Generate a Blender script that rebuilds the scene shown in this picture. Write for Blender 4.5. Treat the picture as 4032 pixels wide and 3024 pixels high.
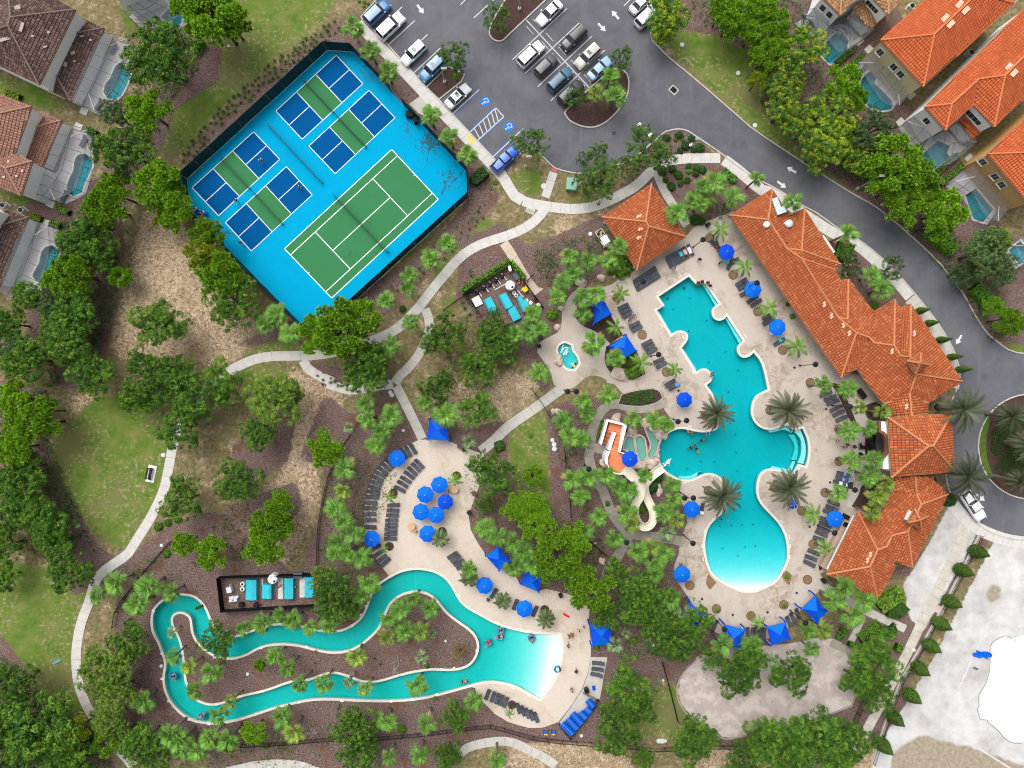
import bpy, bmesh, math, random
import numpy as np
from mathutils import Vector, Matrix, Euler
from mathutils.geometry import delaunay_2d_cdt

for o in list(bpy.data.objects):
    bpy.data.objects.remove(o)
scene = bpy.context.scene
COL = scene.collection
random.seed(7); RNG = np.random.default_rng(7)

# ---------------------------------------------------------------- survey scale
S = 0.041146          # metres per survey unit
H = 111.0             # flying height of the camera
CX, CY = 2016.0, 1512.0

# ---------------------------------------------------------------- camera, sky, sun
cam_d = bpy.data.cameras.new('camera')
cam = bpy.data.objects.new('camera', cam_d); COL.objects.link(cam)
cam.location = (0, 0, H); cam.rotation_euler = (0, 0, 0)
cam_d.sensor_width = 36.0
cam_d.lens = 36.0 * H / (4032 * S)
cam_d.clip_start = 0.5; cam_d.clip_end = 6000
scene.camera = cam

SUN_EL, SUN_AZ = math.radians(57), math.radians(330)   # azimuth clockwise from the top of the frame (+Y)
world = bpy.data.worlds.new('World'); scene.world = world; world.use_nodes = True
wn, wl = world.node_tree.nodes, world.node_tree.links
wn.clear()
sky = wn.new('ShaderNodeTexSky'); sky.sky_type = 'NISHITA'; sky.sun_disc = False
sky.sun_elevation = SUN_EL; sky.sun_rotation = SUN_AZ
sky.air_density = 1.0; sky.dust_density = 6.0; sky.ozone_density = 1.0
hs = wn.new('ShaderNodeHueSaturation'); hs.inputs['Saturation'].default_value = 0.22
bg = wn.new('ShaderNodeBackground'); bg.inputs['Strength'].default_value = 0.15
wo = wn.new('ShaderNodeOutputWorld')
wl.new(sky.outputs[0], hs.inputs['Color']); wl.new(hs.outputs[0], bg.inputs['Color']); wl.new(bg.outputs[0], wo.inputs['Surface'])

sun_d = bpy.data.lights.new('sun', 'SUN'); sun_d.energy = 0.9; sun_d.angle = math.radians(50); sun_d.color = (1.0, 0.965, 0.91)
sun = bpy.data.objects.new('sun', sun_d); COL.objects.link(sun); sun.location = (0, 0, 150)
sd = Vector((math.sin(SUN_AZ) * math.cos(SUN_EL), math.cos(SUN_AZ) * math.cos(SUN_EL), math.sin(SUN_EL)))
sun.rotation_euler = (-sd).to_track_quat('-Z', 'Y').to_euler()

vs = scene.view_settings
vs.view_transform = 'Standard'; vs.look = 'None'; vs.gamma = 1.0; vs.exposure = 0.5; vs.use_curve_mapping = False
scene.render.engine = 'CYCLES'
scene.cycles.max_bounces = 6; scene.cycles.diffuse_bounces = 2; scene.cycles.glossy_bounces = 2
scene.cycles.transparent_max_bounces = 12; scene.cycles.transmission_bounces = 4; scene.cycles.volume_bounces = 0
scene.cycles.caustics_reflective = False; scene.cycles.caustics_refractive = False
scene.cycles.use_denoising = True; scene.cycles.filter_width = 1.05

# ---------------------------------------------------------------- survey points
def P(s):
    """'21 100,200 300,400 | O 5,6': sheet code then points on that sheet -> survey units."""
    out = []
    for part in s.split('|'):
        tk = part.split()
        c = tk[0]
        for t in tk[1:]:
            v = [float(q) for q in t.split(',')]
            if c == 'O':
                r = [v[0] * 1.82278, v[1] * 1.82278]
            elif c == 'S':
                r = [v[0], v[1]]
            else:
                r = [int(c[0]) * 1000 + v[0] / 2.212, int(c[1]) * 750 + v[1] / 2.212]
            out.append(tuple(r + v[2:]))
    return out
def W(p, h=0.0):
    """survey point of something standing h above ground, as sighted from above -> world position"""
    k = (H - h) / H
    return Vector(((p[0] - CX) * S * k, (CY - p[1]) * S * k, h))
def XY(pts, h=0.0):
    return [tuple(W(p, h)[:2]) for p in pts]
def wdir(dx, dy):
    v = Vector((dx, -dy)); v.normalize(); return v
def ang(dx, dy):
    return math.atan2(-dy, dx)

def smooth(pts, closed=True, n=4, corner=50):
    """Catmull-Rom through pts, corners sharper than `corner` degrees stay sharp"""
    m = len(pts); pts = [Vector(p[:2]) for p in pts]; out = []
    def is_c(i):
        if not closed and (i == 0 or i == m - 1): return True
        a = pts[i] - pts[i - 1]; b = pts[(i + 1) % m] - pts[i]
        if a.length < 1e-6 or b.length < 1e-6: return True
        return abs(a.angle_signed(b)) > math.radians(corner)
    for i in range(m if closed else m - 1):
        p1, p2 = pts[i], pts[(i + 1) % m]
        p0 = p1 - (p2 - p1) if is_c(i) else pts[i - 1]
        p3 = p2 + (p2 - p1) if is_c((i + 1) % m) else pts[(i + 2) % m]
        for k in range(n):
            t = k / n
            q = 0.5 * ((2 * p1) + (-p0 + p2) * t + (2 * p0 - 5 * p1 + 4 * p2 - p3) * t * t + (-p0 + 3 * p1 - 3 * p2 + p3) * t ** 3)
            out.append((q.x, q.y))
    if not closed: out.append((pts[-1].x, pts[-1].y))
    return out
def resample(pts, step):
    P_ = [Vector(p[:2]) for p in pts]; L = [0]
    for a, b in zip(P_, P_[1:]): L.append(L[-1] + (b - a).length)
    n = max(1, round(L[-1] / step)); out = []; j = 0
    for k in range(n + 1):
        d = L[-1] * k / n
        while j < len(L) - 2 and L[j + 1] < d: j += 1
        t = (d - L[j]) / max(1e-9, L[j + 1] - L[j]); out.append(tuple(P_[j].lerp(P_[j + 1], t)))
    return out
def inside(poly, X, Y):
    X = np.asarray(X); Y = np.asarray(Y); r = np.zeros(X.shape, bool)
    n = len(poly)
    for i in range(n):
        x1, y1 = poly[i][:2]; x2, y2 = poly[(i + 1) % n][:2]
        if y1 == y2: continue
        c = ((y1 > Y) != (y2 > Y)) & (X < (x2 - x1) * (Y - y1) / (y2 - y1) + x1)
        r ^= c
    return r
def area(poly):
    return 0.5 * sum(poly[i][0] * poly[(i + 1) % len(poly)][1] - poly[(i + 1) % len(poly)][0] * poly[i][1] for i in range(len(poly)))
def ccw(poly):
    return list(poly) if area(poly) > 0 else list(poly)[::-1]
def offset(poly, d):
    """grow a polygon outward by d"""
    poly = ccw(poly); n = len(poly); out = []
    for i in range(n):
        a = Vector(poly[i - 1][:2]); b = Vector(poly[i][:2]); c = Vector(poly[(i + 1) % n][:2])
        e1 = (b - a); e2 = (c - b)
        if e1.length < 1e-9: e1 = e2
        if e2.length < 1e-9: e2 = e1
        n1 = Vector((e1.y, -e1.x)).normalized(); n2 = Vector((e2.y, -e2.x)).normalized()
        m = n1 + n2
        if m.length < 1e-6: m = n1
        m.normalize(); k = d / max(0.45, m.dot(n1)); out.append((b.x + m.x * k, b.y + m.y * k))
    return out
def tri(outer, holes=(), extra=()):
    """triangulate a polygon with holes (and extra inner points)"""
    V = []; E = []
    for lp in [outer] + list(holes):
        o = len(V); V += [Vector(p[:2]) for p in lp]; E += [(o + i, o + (i + 1) % len(lp)) for i in range(len(lp))]
    V += [Vector(p[:2]) for p in extra]
    r = delaunay_2d_cdt(V, E, [], 0, 1e-5)
    vs_, fs = np.array([v[:] for v in r[0]]), r[2]
    F = np.array([f[:3] for f in fs if len(f) == 3])
    c = vs_[F].mean(1); k = inside(outer, c[:, 0], c[:, 1])
    for h in holes: k &= ~inside(h, c[:, 0], c[:, 1])
    return vs_, F[k]

# ---------------------------------------------------------------- mesh building
class MB:
    def __init__(s): s.v = []; s.f = []; s.m = []; s.mi = 0
    def add(s, V, F):
        o = len(s.v); s.v += [tuple(p) for p in V]; s.f += [tuple(i + o for i in f) for f in F]; s.m += [s.mi] * len(F); return s
    def box(s, c, d, rz=0.0, rot=None, taper=1.0):
        x, y, z = d[0] / 2, d[1] / 2, d[2] / 2; V = []
        M_ = (rot if rot else Matrix.Rotation(rz, 3, 'Z'))
        for k in (-1, 1):
            t = taper if k > 0 else 1
            for a, b in ((-1, -1), (1, -1), (1, 1), (-1, 1)):
                V.append(Vector(c) + M_ @ Vector((a * x * t, b * y * t, k * z)))
        return s.add(V, [(3, 2, 1, 0), (4, 5, 6, 7), (0, 1, 5, 4), (1, 2, 6, 5), (2, 3, 7, 6), (3, 0, 4, 7)])
    def tube(s, pts, r, n=8, caps=True, flat=1.0):
        pts = [Vector(p) for p in pts]; R = r if isinstance(r, (list, tuple)) else [r] * len(pts); V = []; F = []
        for i, p in enumerate(pts):
            d = (pts[min(i + 1, len(pts) - 1)] - pts[max(i - 1, 0)]); d.normalize()
            u = d.orthogonal().normalized() if abs(d.z) > .9 else Vector((-d.y, d.x, 0)).normalized()
            w = d.cross(u)
            for k in range(n):
                a = 2 * math.pi * k / n; V.append(p + (u * math.cos(a) + w * math.sin(a) * flat) * R[i])
        for i in range(len(pts) - 1):
            for k in range(n):
                F.append((i * n + k, i * n + (k + 1) % n, (i + 1) * n + (k + 1) % n, (i + 1) * n + k))
        if caps: F += [tuple(range(n))[::-1], tuple((len(pts) - 1) * n + k for k in range(n))]
        return s.add(V, F)
    def lathe(s, prof, c=(0, 0, 0), n=16, rot=None):
        V = []; F = []
        for r, z in prof:
            for k in range(n):
                a = 2 * math.pi * k / n; p = Vector((r * math.cos(a), r * math.sin(a), z)); V.append((rot @ p if rot else p) + Vector(c))
        for i in range(len(prof) - 1):
            for k in range(n): F.append((i * n + k, i * n + (k + 1) % n, (i + 1) * n + (k + 1) % n, (i + 1) * n + k))
        F += [tuple(range(n))[::-1], tuple((len(prof) - 1) * n + k for k in range(n))]
        return s.add(V, F)
    def prism(s, poly, z0, z1, holes=()):
        """closed slab between z0 and z1 (numbers or functions of x, y)"""
        poly = ccw(poly); f0 = z0 if callable(z0) else (lambda x, y: z0); f1 = z1 if callable(z1) else (lambda x, y: z1)
        V, F = tri(poly, holes); o = len(V)
        s.add([(x, y, f1(x, y)) for x, y in V], F)
        s.add([(x, y, f0(x, y)) for x, y in V], [t[::-1] for t in F.tolist()])
        for lp in [poly] + [ccw(h)[::-1] for h in holes]:
            n = len(lp)
            s.add([(x, y, f0(x, y)) for x, y in lp] + [(x, y, f1(x, y)) for x, y in lp], [(i, (i + 1) % n, n + (i + 1) % n, n + i) for i in range(n)])
        return s
    def sheet(s, poly, z, holes=(), extra=()):
        V, F = tri(ccw(poly), holes, extra); f = z if callable(z) else (lambda x, y: z)
        return s.add([(x, y, f(x, y)) for x, y in V], F)
    def mesh(s, name, mats, smooth_=False):
        me = bpy.data.meshes.new(name); me.from_pydata(s.v, [], s.f)
        for m in (mats if isinstance(mats, (list, tuple)) else [mats]): me.materials.append(m)
        if len(me.materials) > 1: me.polygons.foreach_set('material_index', s.m)
        me.validate(); 
        if smooth_: me.polygons.foreach_set('use_smooth', [True] * len(me.polygons))
        me.update(); return me
    def build(s, name, mats, parent=None, smooth_=False):
        return put(name, s.mesh(name, mats, smooth_), parent)
def put(name, me, parent=None, loc=None, rz=None):
    o = bpy.data.objects.new(name, me); COL.objects.link(o)
    if parent: o.parent = parent
    if loc is not None: o.location = loc
    if rz is not None: o.rotation_euler[2] = rz
    return o
def struct(o, kind='structure'):
    o['kind'] = kind; return o
def tag(o, label, cat, group=None):
    o['label'] = label; o['category'] = cat
    if group: o['group'] = group
    return o
def empty(name, loc=(0, 0, 0), rz=0.0):
    o = bpy.data.objects.new(name, None); COL.objects.link(o); o.location = loc; o.rotation_euler = (0, 0, rz); o.empty_display_size = .2; return o
def clone(o, parent=None):
    c = o.copy(); COL.objects.link(c); c.parent = parent
    for ch in KID.get(o.name, []): KID.setdefault(c.name, []).append(clone(ch, c))
    return c
KID = {}
def register(o):
    """remember the children of a prototype so that copies are cheap"""
    KID[o.name] = [c for c in bpy.data.objects if c.parent == o]
    for c in KID[o.name]: register(c)
    return o
PROTO_USED = set()
def place(proto, loc, rz=0.0, sc=1.0):
    """first use moves the prototype itself, later uses copy it with its parts"""
    if proto.name in PROTO_USED: o = clone(proto)
    else: PROTO_USED.add(proto.name); o = proto
    o.location = loc; o.rotation_euler = (0, 0, rz)
    o.scale = (sc, sc, sc) if not isinstance(sc, (tuple, list)) else sc
    return o

# labels for scattered repeats: said by the landmark they stand beside, then by order
PENDING = []
def auto(o, phrase, cat, p, group=None, lm=None):
    o['category'] = cat
    if group: o['group'] = group
    PENDING.append((o, phrase, (p[0], p[1]), lm)); return o
LM = [(n, x * 1.82278, y * 1.82278) for n, x, y in [
 ('brown-roofed house', 90, 80), ('salmon-roofed house', 70, 310), ('cut-off brown house', 40, 540), ('screened pool at the top', 340, 20),
 ('brown house pool cage', 220, 160), ('salmon house pool cage', 150, 340), ('upper blue courts', 640, 140), ('tennis court corner', 930, 470), ('left fence of the courts', 400, 420), ('lower fence of the courts', 560, 640),
 ('bottom corner of the courts', 690, 690), ('sidewalk beside the courts', 960, 240), ('top parking row', 900, 60), ('upper parking island', 1090, 20), ('teardrop parking island', 1290, 190),
 ('blue parking spaces', 1090, 270), ('driveway bend', 1480, 300), ('small oval lawn', 1550, 150), ('tan-roofed house', 1800, 30), ('big orange-roofed house', 1990, 110), ('second orange house', 2080, 230), ('ochre-walled house', 2160, 380),
 ('middle of the driveway', 1850, 420), ('outer driveway kerb', 2100, 600), ('square pavilion roof', 1395, 490), ('clubhouse north end', 1680, 450), ('clubhouse gable notch', 1900, 600), ('clubhouse terrace', 1820, 830),
 ('upper pump enclosure', 1090, 630), ('round spa', 1225, 770), ('pool top corner', 1490, 620), ('two blue shade canopies', 1310, 710), ('pool middle', 1600, 830), ('slide tower', 1330, 960), ('slide loop', 1400, 1090),
 ('grotto pools', 1410, 940), ('shallow pool end', 1610, 1200), ('entrance roof', 1985, 960), ('clubhouse south wing', 1900, 1150), ('roundabout', 2180, 960), ('gravel yard', 2010, 1200), ('white yard', 2120, 1450),
 ('sand court', 1640, 1500), ('tube rack', 1250, 1540), ('lower cabanas', 1630, 1360), ('umbrella cluster', 940, 1090), ('curved lounger rows', 820, 1080), ('top cabana of the river deck', 945, 930), ('side cabanas of the river deck', 1110, 1225),
 ('beach of the river', 1200, 1440), ('right end of the river island', 980, 1390), ('middle of the river island', 750, 1400), ('left end of the river island', 420, 1430), ('hook of the river', 370, 1320), ('bottom bend of the river', 460, 1550),
 ('lower pump enclosure', 580, 1270), ('park bench', 325, 1020), ('round lawn', 180, 960), ('lower left lawn', 80, 1330), ('curved footpath', 170, 1450), ('path fork', 650, 780), ('straight paths', 880, 880), ('sandy clearing', 350, 600), ('oak clump', 380, 850),
 ('black iron fence', 700, 1080), ('bottom fence', 1000, 1600), ('dry slope', 620, 1000), ('left woodland', 90, 700), ('small green triangle', 1140, 960), ('bottom edge of the photo', 700, 1650)]]
ORD = 'first second third fourth fifth sixth seventh eighth ninth tenth eleventh twelfth thirteenth fourteenth fifteenth sixteenth seventeenth eighteenth nineteenth twentieth'.split()
def ordinal(i): return ORD[i] if i < 20 else 'twenty-' + ORD[i - 20]
def resolve_labels():
    g = {}
    for o, ph, p, lm in PENDING:
        if lm is None:
            n, x, y = min(LM, key=lambda q: (q[1] - p[0]) ** 2 + (q[2] - p[1]) ** 2)
            dx, dy = p[0] - x, p[1] - y
            if abs(dx) > abs(dy): d = 'right of' if dx > 0 else 'left of'
            else: d = 'below' if dy > 0 else 'above'
            lm = f'{d} the {n}'
        g.setdefault((ph, lm), []).append((p[0], p[1], o))
    for (ph, lm), L in g.items():
        top = lm.endswith('^'); lm = lm.rstrip('^'); L.sort(key=lambda q: (q[1], q[0]) if top else (q[0], q[1]))
        for i, (x, y, o) in enumerate(L):
            o['label'] = f'{ph} {lm}' if len(L) == 1 else f'{ph} {lm}, {ordinal(i)} from ' + ('top' if top else 'left')

# ---------------------------------------------------------------- materials
def new_mat(name):
    m = bpy.data.materials.new(name); m.use_nodes = True; nt = m.node_tree
    b = nt.nodes['Principled BSDF']; return m, nt, b
def node(nt, t, **kw):
    n = nt.nodes.new(t)
    for k, v in kw.items():
        if k.startswith('i_'):
            key = k[2:]; n.inputs[int(key) if key.isdigit() else key].default_value = v
        else: setattr(n, k, v)
    return n
def noise(nt, scale, detail=3.0, rough=.55, vec=None, dist=0.0):
    n = node(nt, 'ShaderNodeTexNoise'); n.inputs['Scale'].default_value = scale; n.inputs['Detail'].default_value = detail
    n.inputs['Roughness'].default_value = rough; n.inputs['Distortion'].default_value = dist
    if vec: nt.links.new(vec, n.inputs['Vector'])
    return n.outputs['Fac']
def ramp(nt, fac, stops):
    r = node(nt, 'ShaderNodeValToRGB'); e = r.color_ramp.elements
    while len(e) < len(stops): e.new(.5)
    for k, (p, c) in enumerate(stops): e[k].position = p; e[k].color = (*c, 1) if len(c) == 3 else c
    nt.links.new(fac, r.inputs[0]); return r.outputs[0]
def mix(nt, fac, a, b, mode='MIX'):
    n = node(nt, 'ShaderNodeMix', data_type='RGBA', blend_type=mode)
    for s_, v in ((n.inputs[0], fac), (n.inputs[6], a), (n.inputs[7], b)):
        if isinstance(v, (int, float)): s_.default_value = v
        elif isinstance(v, tuple): s_.default_value = (*v, 1) if len(v) == 3 else v
        else: nt.links.new(v, s_)
    return n.outputs[2]
def math_(nt, op, a, b=None, c=None, clamp=False):
    n = node(nt, 'ShaderNodeMath', operation=op, use_clamp=clamp)
    for s_, v in zip(n.inputs, (a, b, c)):
        if v is None: continue
        if isinstance(v, (int, float)): s_.default_value = v
        else: nt.links.new(v, s_)
    return n.outputs[0]
def smoothstep(nt, x, a, b):
    n = node(nt, 'ShaderNodeMapRange', interpolation_type='SMOOTHSTEP'); n.inputs['From Min'].default_value = a; n.inputs['From Max'].default_value = b
    nt.links.new(x, n.inputs['Value']); return n.outputs[0]
def pos(nt): return node(nt, 'ShaderNodeNewGeometry').outputs['Position']
def bump(nt, b, h, strength=.3, dist=.05):
    n = node(nt, 'ShaderNodeBump'); n.inputs['Strength'].default_value = strength; n.inputs['Distance'].default_value = dist
    nt.links.new(h, n.inputs['Height']); nt.links.new(n.outputs[0], b.inputs['Normal'])
def mul(c, k): return tuple(min(1, x * k) for x in c)
def M(name, col, rough=.7, var=.15, scale=2.0, metallic=0.0, spec=.1, orand=0.0, fine=0.0):
    """procedural paint/cloth/concrete: colour broken up by two noises, optional change from object to object"""
    m, nt, b = new_mat(name)
    p = node(nt, 'ShaderNodeTexCoord').outputs['Object'] if orand else pos(nt)
    f = noise(nt, scale, 4, .6, p)
    c = ramp(nt, f, [(.25, mul(col, 1 - var)), (.5, col), (.75, mul(col, 1 + var))])
    if fine:
        f2 = noise(nt, scale * 9, 2, .6, p); c = mix(nt, 1.0, c, ramp(nt, f2, [(.3, (1 - fine,) * 3), (.7, (1 + 0 * fine,) * 3)]), 'MULTIPLY')
    if orand:
        r = node(nt, 'ShaderNodeObjectInfo').outputs['Random']
        c = mix(nt, 1.0, c, ramp(nt, r, [(0, (1 - orand,) * 3), (1, (1, 1, 1))]), 'MULTIPLY')
    nt.links.new(c, b.inputs['Base Color'])
    b.inputs['Roughness'].default_value = rough; b.inputs['Metallic'].default_value = metallic; b.inputs['Specular IOR Level'].default_value = spec
    return m
MAT = {}
def mm(name, *a, **k):
    if name not in MAT: MAT[name] = M(name, *a, **k)
    return MAT[name]
# ================================================================ surface materials
def ground_material():
    m, nt, b = new_mat('ground'); L = nt.links
    p = pos(nt)
    sa = node(nt, 'ShaderNodeSeparateColor'); aa = node(nt, 'ShaderNodeAttribute', attribute_name='cover_a'); L.new(aa.outputs['Color'], sa.inputs[0])
    sb = node(nt, 'ShaderNodeSeparateColor'); ab = node(nt, 'ShaderNodeAttribute', attribute_name='cover_b'); L.new(ab.outputs['Color'], sb.inputs[0])
    n0 = noise(nt, .12, 4, .6, p); n1 = noise(nt, .45, 5, .65, p); n2 = noise(nt, 1.6, 4, .65, p); n3 = noise(nt, 5.5, 3, .7, p); n4 = noise(nt, 14, 2, .6, p)
    def edge(ch, k=.55, nz=n2):
        j = math_(nt, 'ADD', ch, math_(nt, 'MULTIPLY', math_(nt, 'SUBTRACT', nz, .5), k)); return smoothstep(nt, j, .36, .62)
    # bare sand clods: pale lumps in brown soil
    n5 = noise(nt, 2.1, 7, .72, p, 1.4)
    tan = ramp(nt, n5, [(.38, (.14, .095, .058)), (.46, (.26, .185, .115)), (.52, (.38, .29, .19)), (.63, (.54, .445, .315))])
    tan = mix(nt, smoothstep(nt, n0, .5, .72), tan, mix(nt, n5, (.09, .075, .03), (.3, .21, .14)))
    dry = ramp(nt, n2, [(.28, (.08, .085, .028)), (.46, (.15, .13, .06)), (.6, (.21, .165, .09)), (.78, (.31, .245, .15))])
    dry = mix(nt, smoothstep(nt, n1, .5, .68), dry, tan)
    gr = ramp(nt, n1, [(.3, (.062, .13, .014)), (.5, (.11, .165, .028)), (.68, (.17, .175, .055))])
    gr = mix(nt, smoothstep(nt, n3, .6, .78), gr, (.055, .05, .022))
    gr = mix(nt, math_(nt, 'MULTIPLY', smoothstep(nt, n2, .5, .62), smoothstep(nt, n0, .38, .62)), gr, tan)
    gr = mix(nt, smoothstep(nt, n0, .48, .7), gr, mix(nt, n3, (.11, .12, .04), (.2, .19, .085)))
    mu = ramp(nt, noise(nt, 4.2, 6, .75, p, .6), [(.3, (.028, .016, .014)), (.45, (.11, .072, .065)), (.58, (.195, .138, .125)), (.75, (.31, .24, .22))])
    mu = mix(nt, smoothstep(nt, n1, .5, .7), mu, ramp(nt, n4, [(.3, (.065, .03, .018)), (.7, (.2, .095, .055))]))
    wh = ramp(nt, mix(nt, .5, n0, n1), [(.3, (.28, .265, .25)), (.45, (.42, .41, .4)), (.62, (.56, .555, .55))])
    wh = mix(nt, smoothstep(nt, n4, .62, .75), wh, (.3, .29, .28))
    mud = ramp(nt, n2, [(.3, (.22, .18, .13)), (.7, (.36, .31, .24))])
    sand = ramp(nt, n3, [(.2, (.3, .23, .19)), (.4, (.47, .41, .37)), (.75, (.56, .51, .48))])
    sand = mix(nt, math_(nt, 'MULTIPLY', smoothstep(nt, n4, .5, .58), smoothstep(nt, n1, .42, .55)), sand, (.16, .1, .075))
    c = mix(nt, edge(sa.outputs[2], 1.1), dry, tan)
    c = mix(nt, edge(sa.outputs[0], .9), c, gr)
    c = mix(nt, edge(sa.outputs[1], .5), c, mu)
    c = mix(nt, edge(sb.outputs[0], .35), c, wh)
    c = mix(nt, edge(sb.outputs[1], .6, n1), c, mud)
    c = mix(nt, edge(sb.outputs[2], .2), c, sand)
    L.new(c, b.inputs['Base Color']); b.inputs['Roughness'].default_value = .95; b.inputs['Specular IOR Level'].default_value = .1
    bump(nt, b, n3, .5, .12)
    return m

def asphalt_material():
    m, nt, b = new_mat('asphalt'); p = pos(nt)
    n0 = noise(nt, .09, 4, .6, p, .6); n1 = noise(nt, .5, 4, .65, p, .8); n2 = noise(nt, 12, 2, .7, p)
    mp = node(nt, 'ShaderNodeMapping'); mp.inputs['Rotation'].default_value = (0, 0, math.radians(-40)); mp.inputs['Scale'].default_value = (.5, .04, 1); nt.links.new(p, mp.inputs[0])
    n3 = noise(nt, 1.6, 3, .5, mp.outputs[0])
    c = ramp(nt, n1, [(.25, (.068, .07, .087)), (.5, (.106, .109, .128)), (.75, (.16, .163, .182))])
    c = mix(nt, .55, c, ramp(nt, n0, [(.3, (.062, .063, .076)), (.7, (.175, .175, .19))]))
    c = mix(nt, smoothstep(nt, n3, .55, .8), c, (.14, .135, .14))
    c = mix(nt, .25, c, ramp(nt, n2, [(.3, (.03, .03, .035)), (.7, (.16, .155, .16))]))
    nt.links.new(c, b.inputs['Base Color']); b.inputs['Roughness'].default_value = .85; b.inputs['Specular IOR Level'].default_value = .12
    return m

def deck_material(name, base, stain=(.26, .2, .14), tile=.42):
    m, nt, b = new_mat(name); p = pos(nt)
    mp = node(nt, 'ShaderNodeMapping'); mp.inputs['Rotation'].default_value = (0, 0, math.radians(34)); nt.links.new(p, mp.inputs[0])
    br = node(nt, 'ShaderNodeTexBrick'); br.offset = .5; br.inputs['Scale'].default_value = 1.0
    br.inputs['Brick Width'].default_value = tile * 1.5; br.inputs['Row Height'].default_value = tile; br.inputs['Mortar Size'].default_value = .02; br.inputs['Mortar Smooth'].default_value = .3
    br.inputs['Color1'].default_value = (*base, 1); br.inputs['Color2'].default_value = (*mul(base, .87), 1); br.inputs['Mortar'].default_value = (*mul(base, .66), 1)
    nt.links.new(mp.outputs[0], br.inputs['Vector'])
    n0 = noise(nt, .13, 5, .62, p, .5); n1 = noise(nt, .8, 5, .7, p, .8); n2 = noise(nt, 6, 3, .7, p)
    c = mix(nt, .6, br.outputs[0], mix(nt, n1, mul(base, .88), mul(base, 1.12)))
    dirty = math_(nt, 'MULTIPLY', smoothstep(nt, n0, .46, .62), smoothstep(nt, n1, .4, .6))
    c = mix(nt, math_(nt, 'MULTIPLY', dirty, .85), c, stain)
    c = mix(nt, .12, c, ramp(nt, n2, [(.35, (.1, .08, .06)), (.65, mul(base, 1.3))]))
    nt.links.new(c, b.inputs['Base Color']); b.inputs['Roughness'].default_value = .8; b.inputs['Specular IOR Level'].default_value = .2
    return m

def court_material(name, col, stains=()):
    m, nt, b = new_mat(name); p = pos(nt)
    n1 = noise(nt, .35, 5, .65, p, .4); n2 = noise(nt, 3, 3, .6, p)
    c = mix(nt, n1, mul(col, .9), mul(col, 1.1))
    c = mix(nt, .12, c, mix(nt, n2, mul(col, .6), mul(col, 1.35)))
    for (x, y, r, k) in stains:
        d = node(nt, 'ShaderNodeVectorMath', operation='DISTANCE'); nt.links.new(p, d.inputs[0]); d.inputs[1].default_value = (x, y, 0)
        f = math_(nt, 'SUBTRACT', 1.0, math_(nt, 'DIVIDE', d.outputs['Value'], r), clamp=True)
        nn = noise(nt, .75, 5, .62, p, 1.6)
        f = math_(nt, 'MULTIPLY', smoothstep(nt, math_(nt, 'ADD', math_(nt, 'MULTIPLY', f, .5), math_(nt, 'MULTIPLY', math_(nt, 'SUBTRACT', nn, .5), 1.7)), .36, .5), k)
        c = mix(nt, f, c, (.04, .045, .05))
    nt.links.new(c, b.inputs['Base Color']); b.inputs['Roughness'].default_value = .8; b.inputs['Specular IOR Level'].default_value = .04
    return m

def water_material(name, ext, gloss=.04, amount=.3):
    """clear water: see-through surface with a sky sheen, colour from how much water the light crosses"""
    m = bpy.data.materials.new(name); m.use_nodes = True; nt = m.node_tree; nt.nodes.clear(); L = nt.links
    o = node(nt, 'ShaderNodeOutputMaterial'); t = node(nt, 'ShaderNodeBsdfTransparent'); g = node(nt, 'ShaderNodeBsdfGlossy'); g.inputs['Roughness'].default_value = gloss
    p = pos(nt); n = noise(nt, 1.5, 4, .6, p, .6); bp = node(nt, 'ShaderNodeBump'); bp.inputs['Strength'].default_value = .45; bp.inputs['Distance'].default_value = .1; L.new(n, bp.inputs['Height']); L.new(bp.outputs[0], g.inputs['Normal'])
    fr = node(nt, 'ShaderNodeFresnel'); fr.inputs['IOR'].default_value = 1.33; L.new(bp.outputs[0], fr.inputs['Normal'])
    mx = node(nt, 'ShaderNodeMixShader'); L.new(math_(nt, 'MULTIPLY', fr.outputs[0], amount), mx.inputs[0]); L.new(t.outputs[0], mx.inputs[1]); L.new(g.outputs[0], mx.inputs[2])
    L.new(mx.outputs[0], o.inputs['Surface'])
    k = max(ext); v = node(nt, 'ShaderNodeVolumeAbsorption'); v.inputs['Density'].default_value = k; v.inputs['Color'].default_value = (*[1 - e / k for e in ext], 1)
    L.new(v.outputs[0], o.inputs['Volume'])
    return m
def plaster_material(name, col):
    m, nt, b = new_mat(name); p = pos(nt)
    n1 = noise(nt, .6, 5, .65, p, .6); n2 = noise(nt, 2.4, 4, .6, p, 1.5)
    c = mix(nt, n1, mul(col, .92), mul(col, 1.06)); c = mix(nt, math_(nt, 'MULTIPLY', smoothstep(nt, n2, .5, .7), .4), c, mul(col, 1.25))  # pale blotches paint rippling caustic light into the mottled plaster
    nt.links.new(c, b.inputs['Base Color']); b.inputs['Roughness'].default_value = .8; return m

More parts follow.
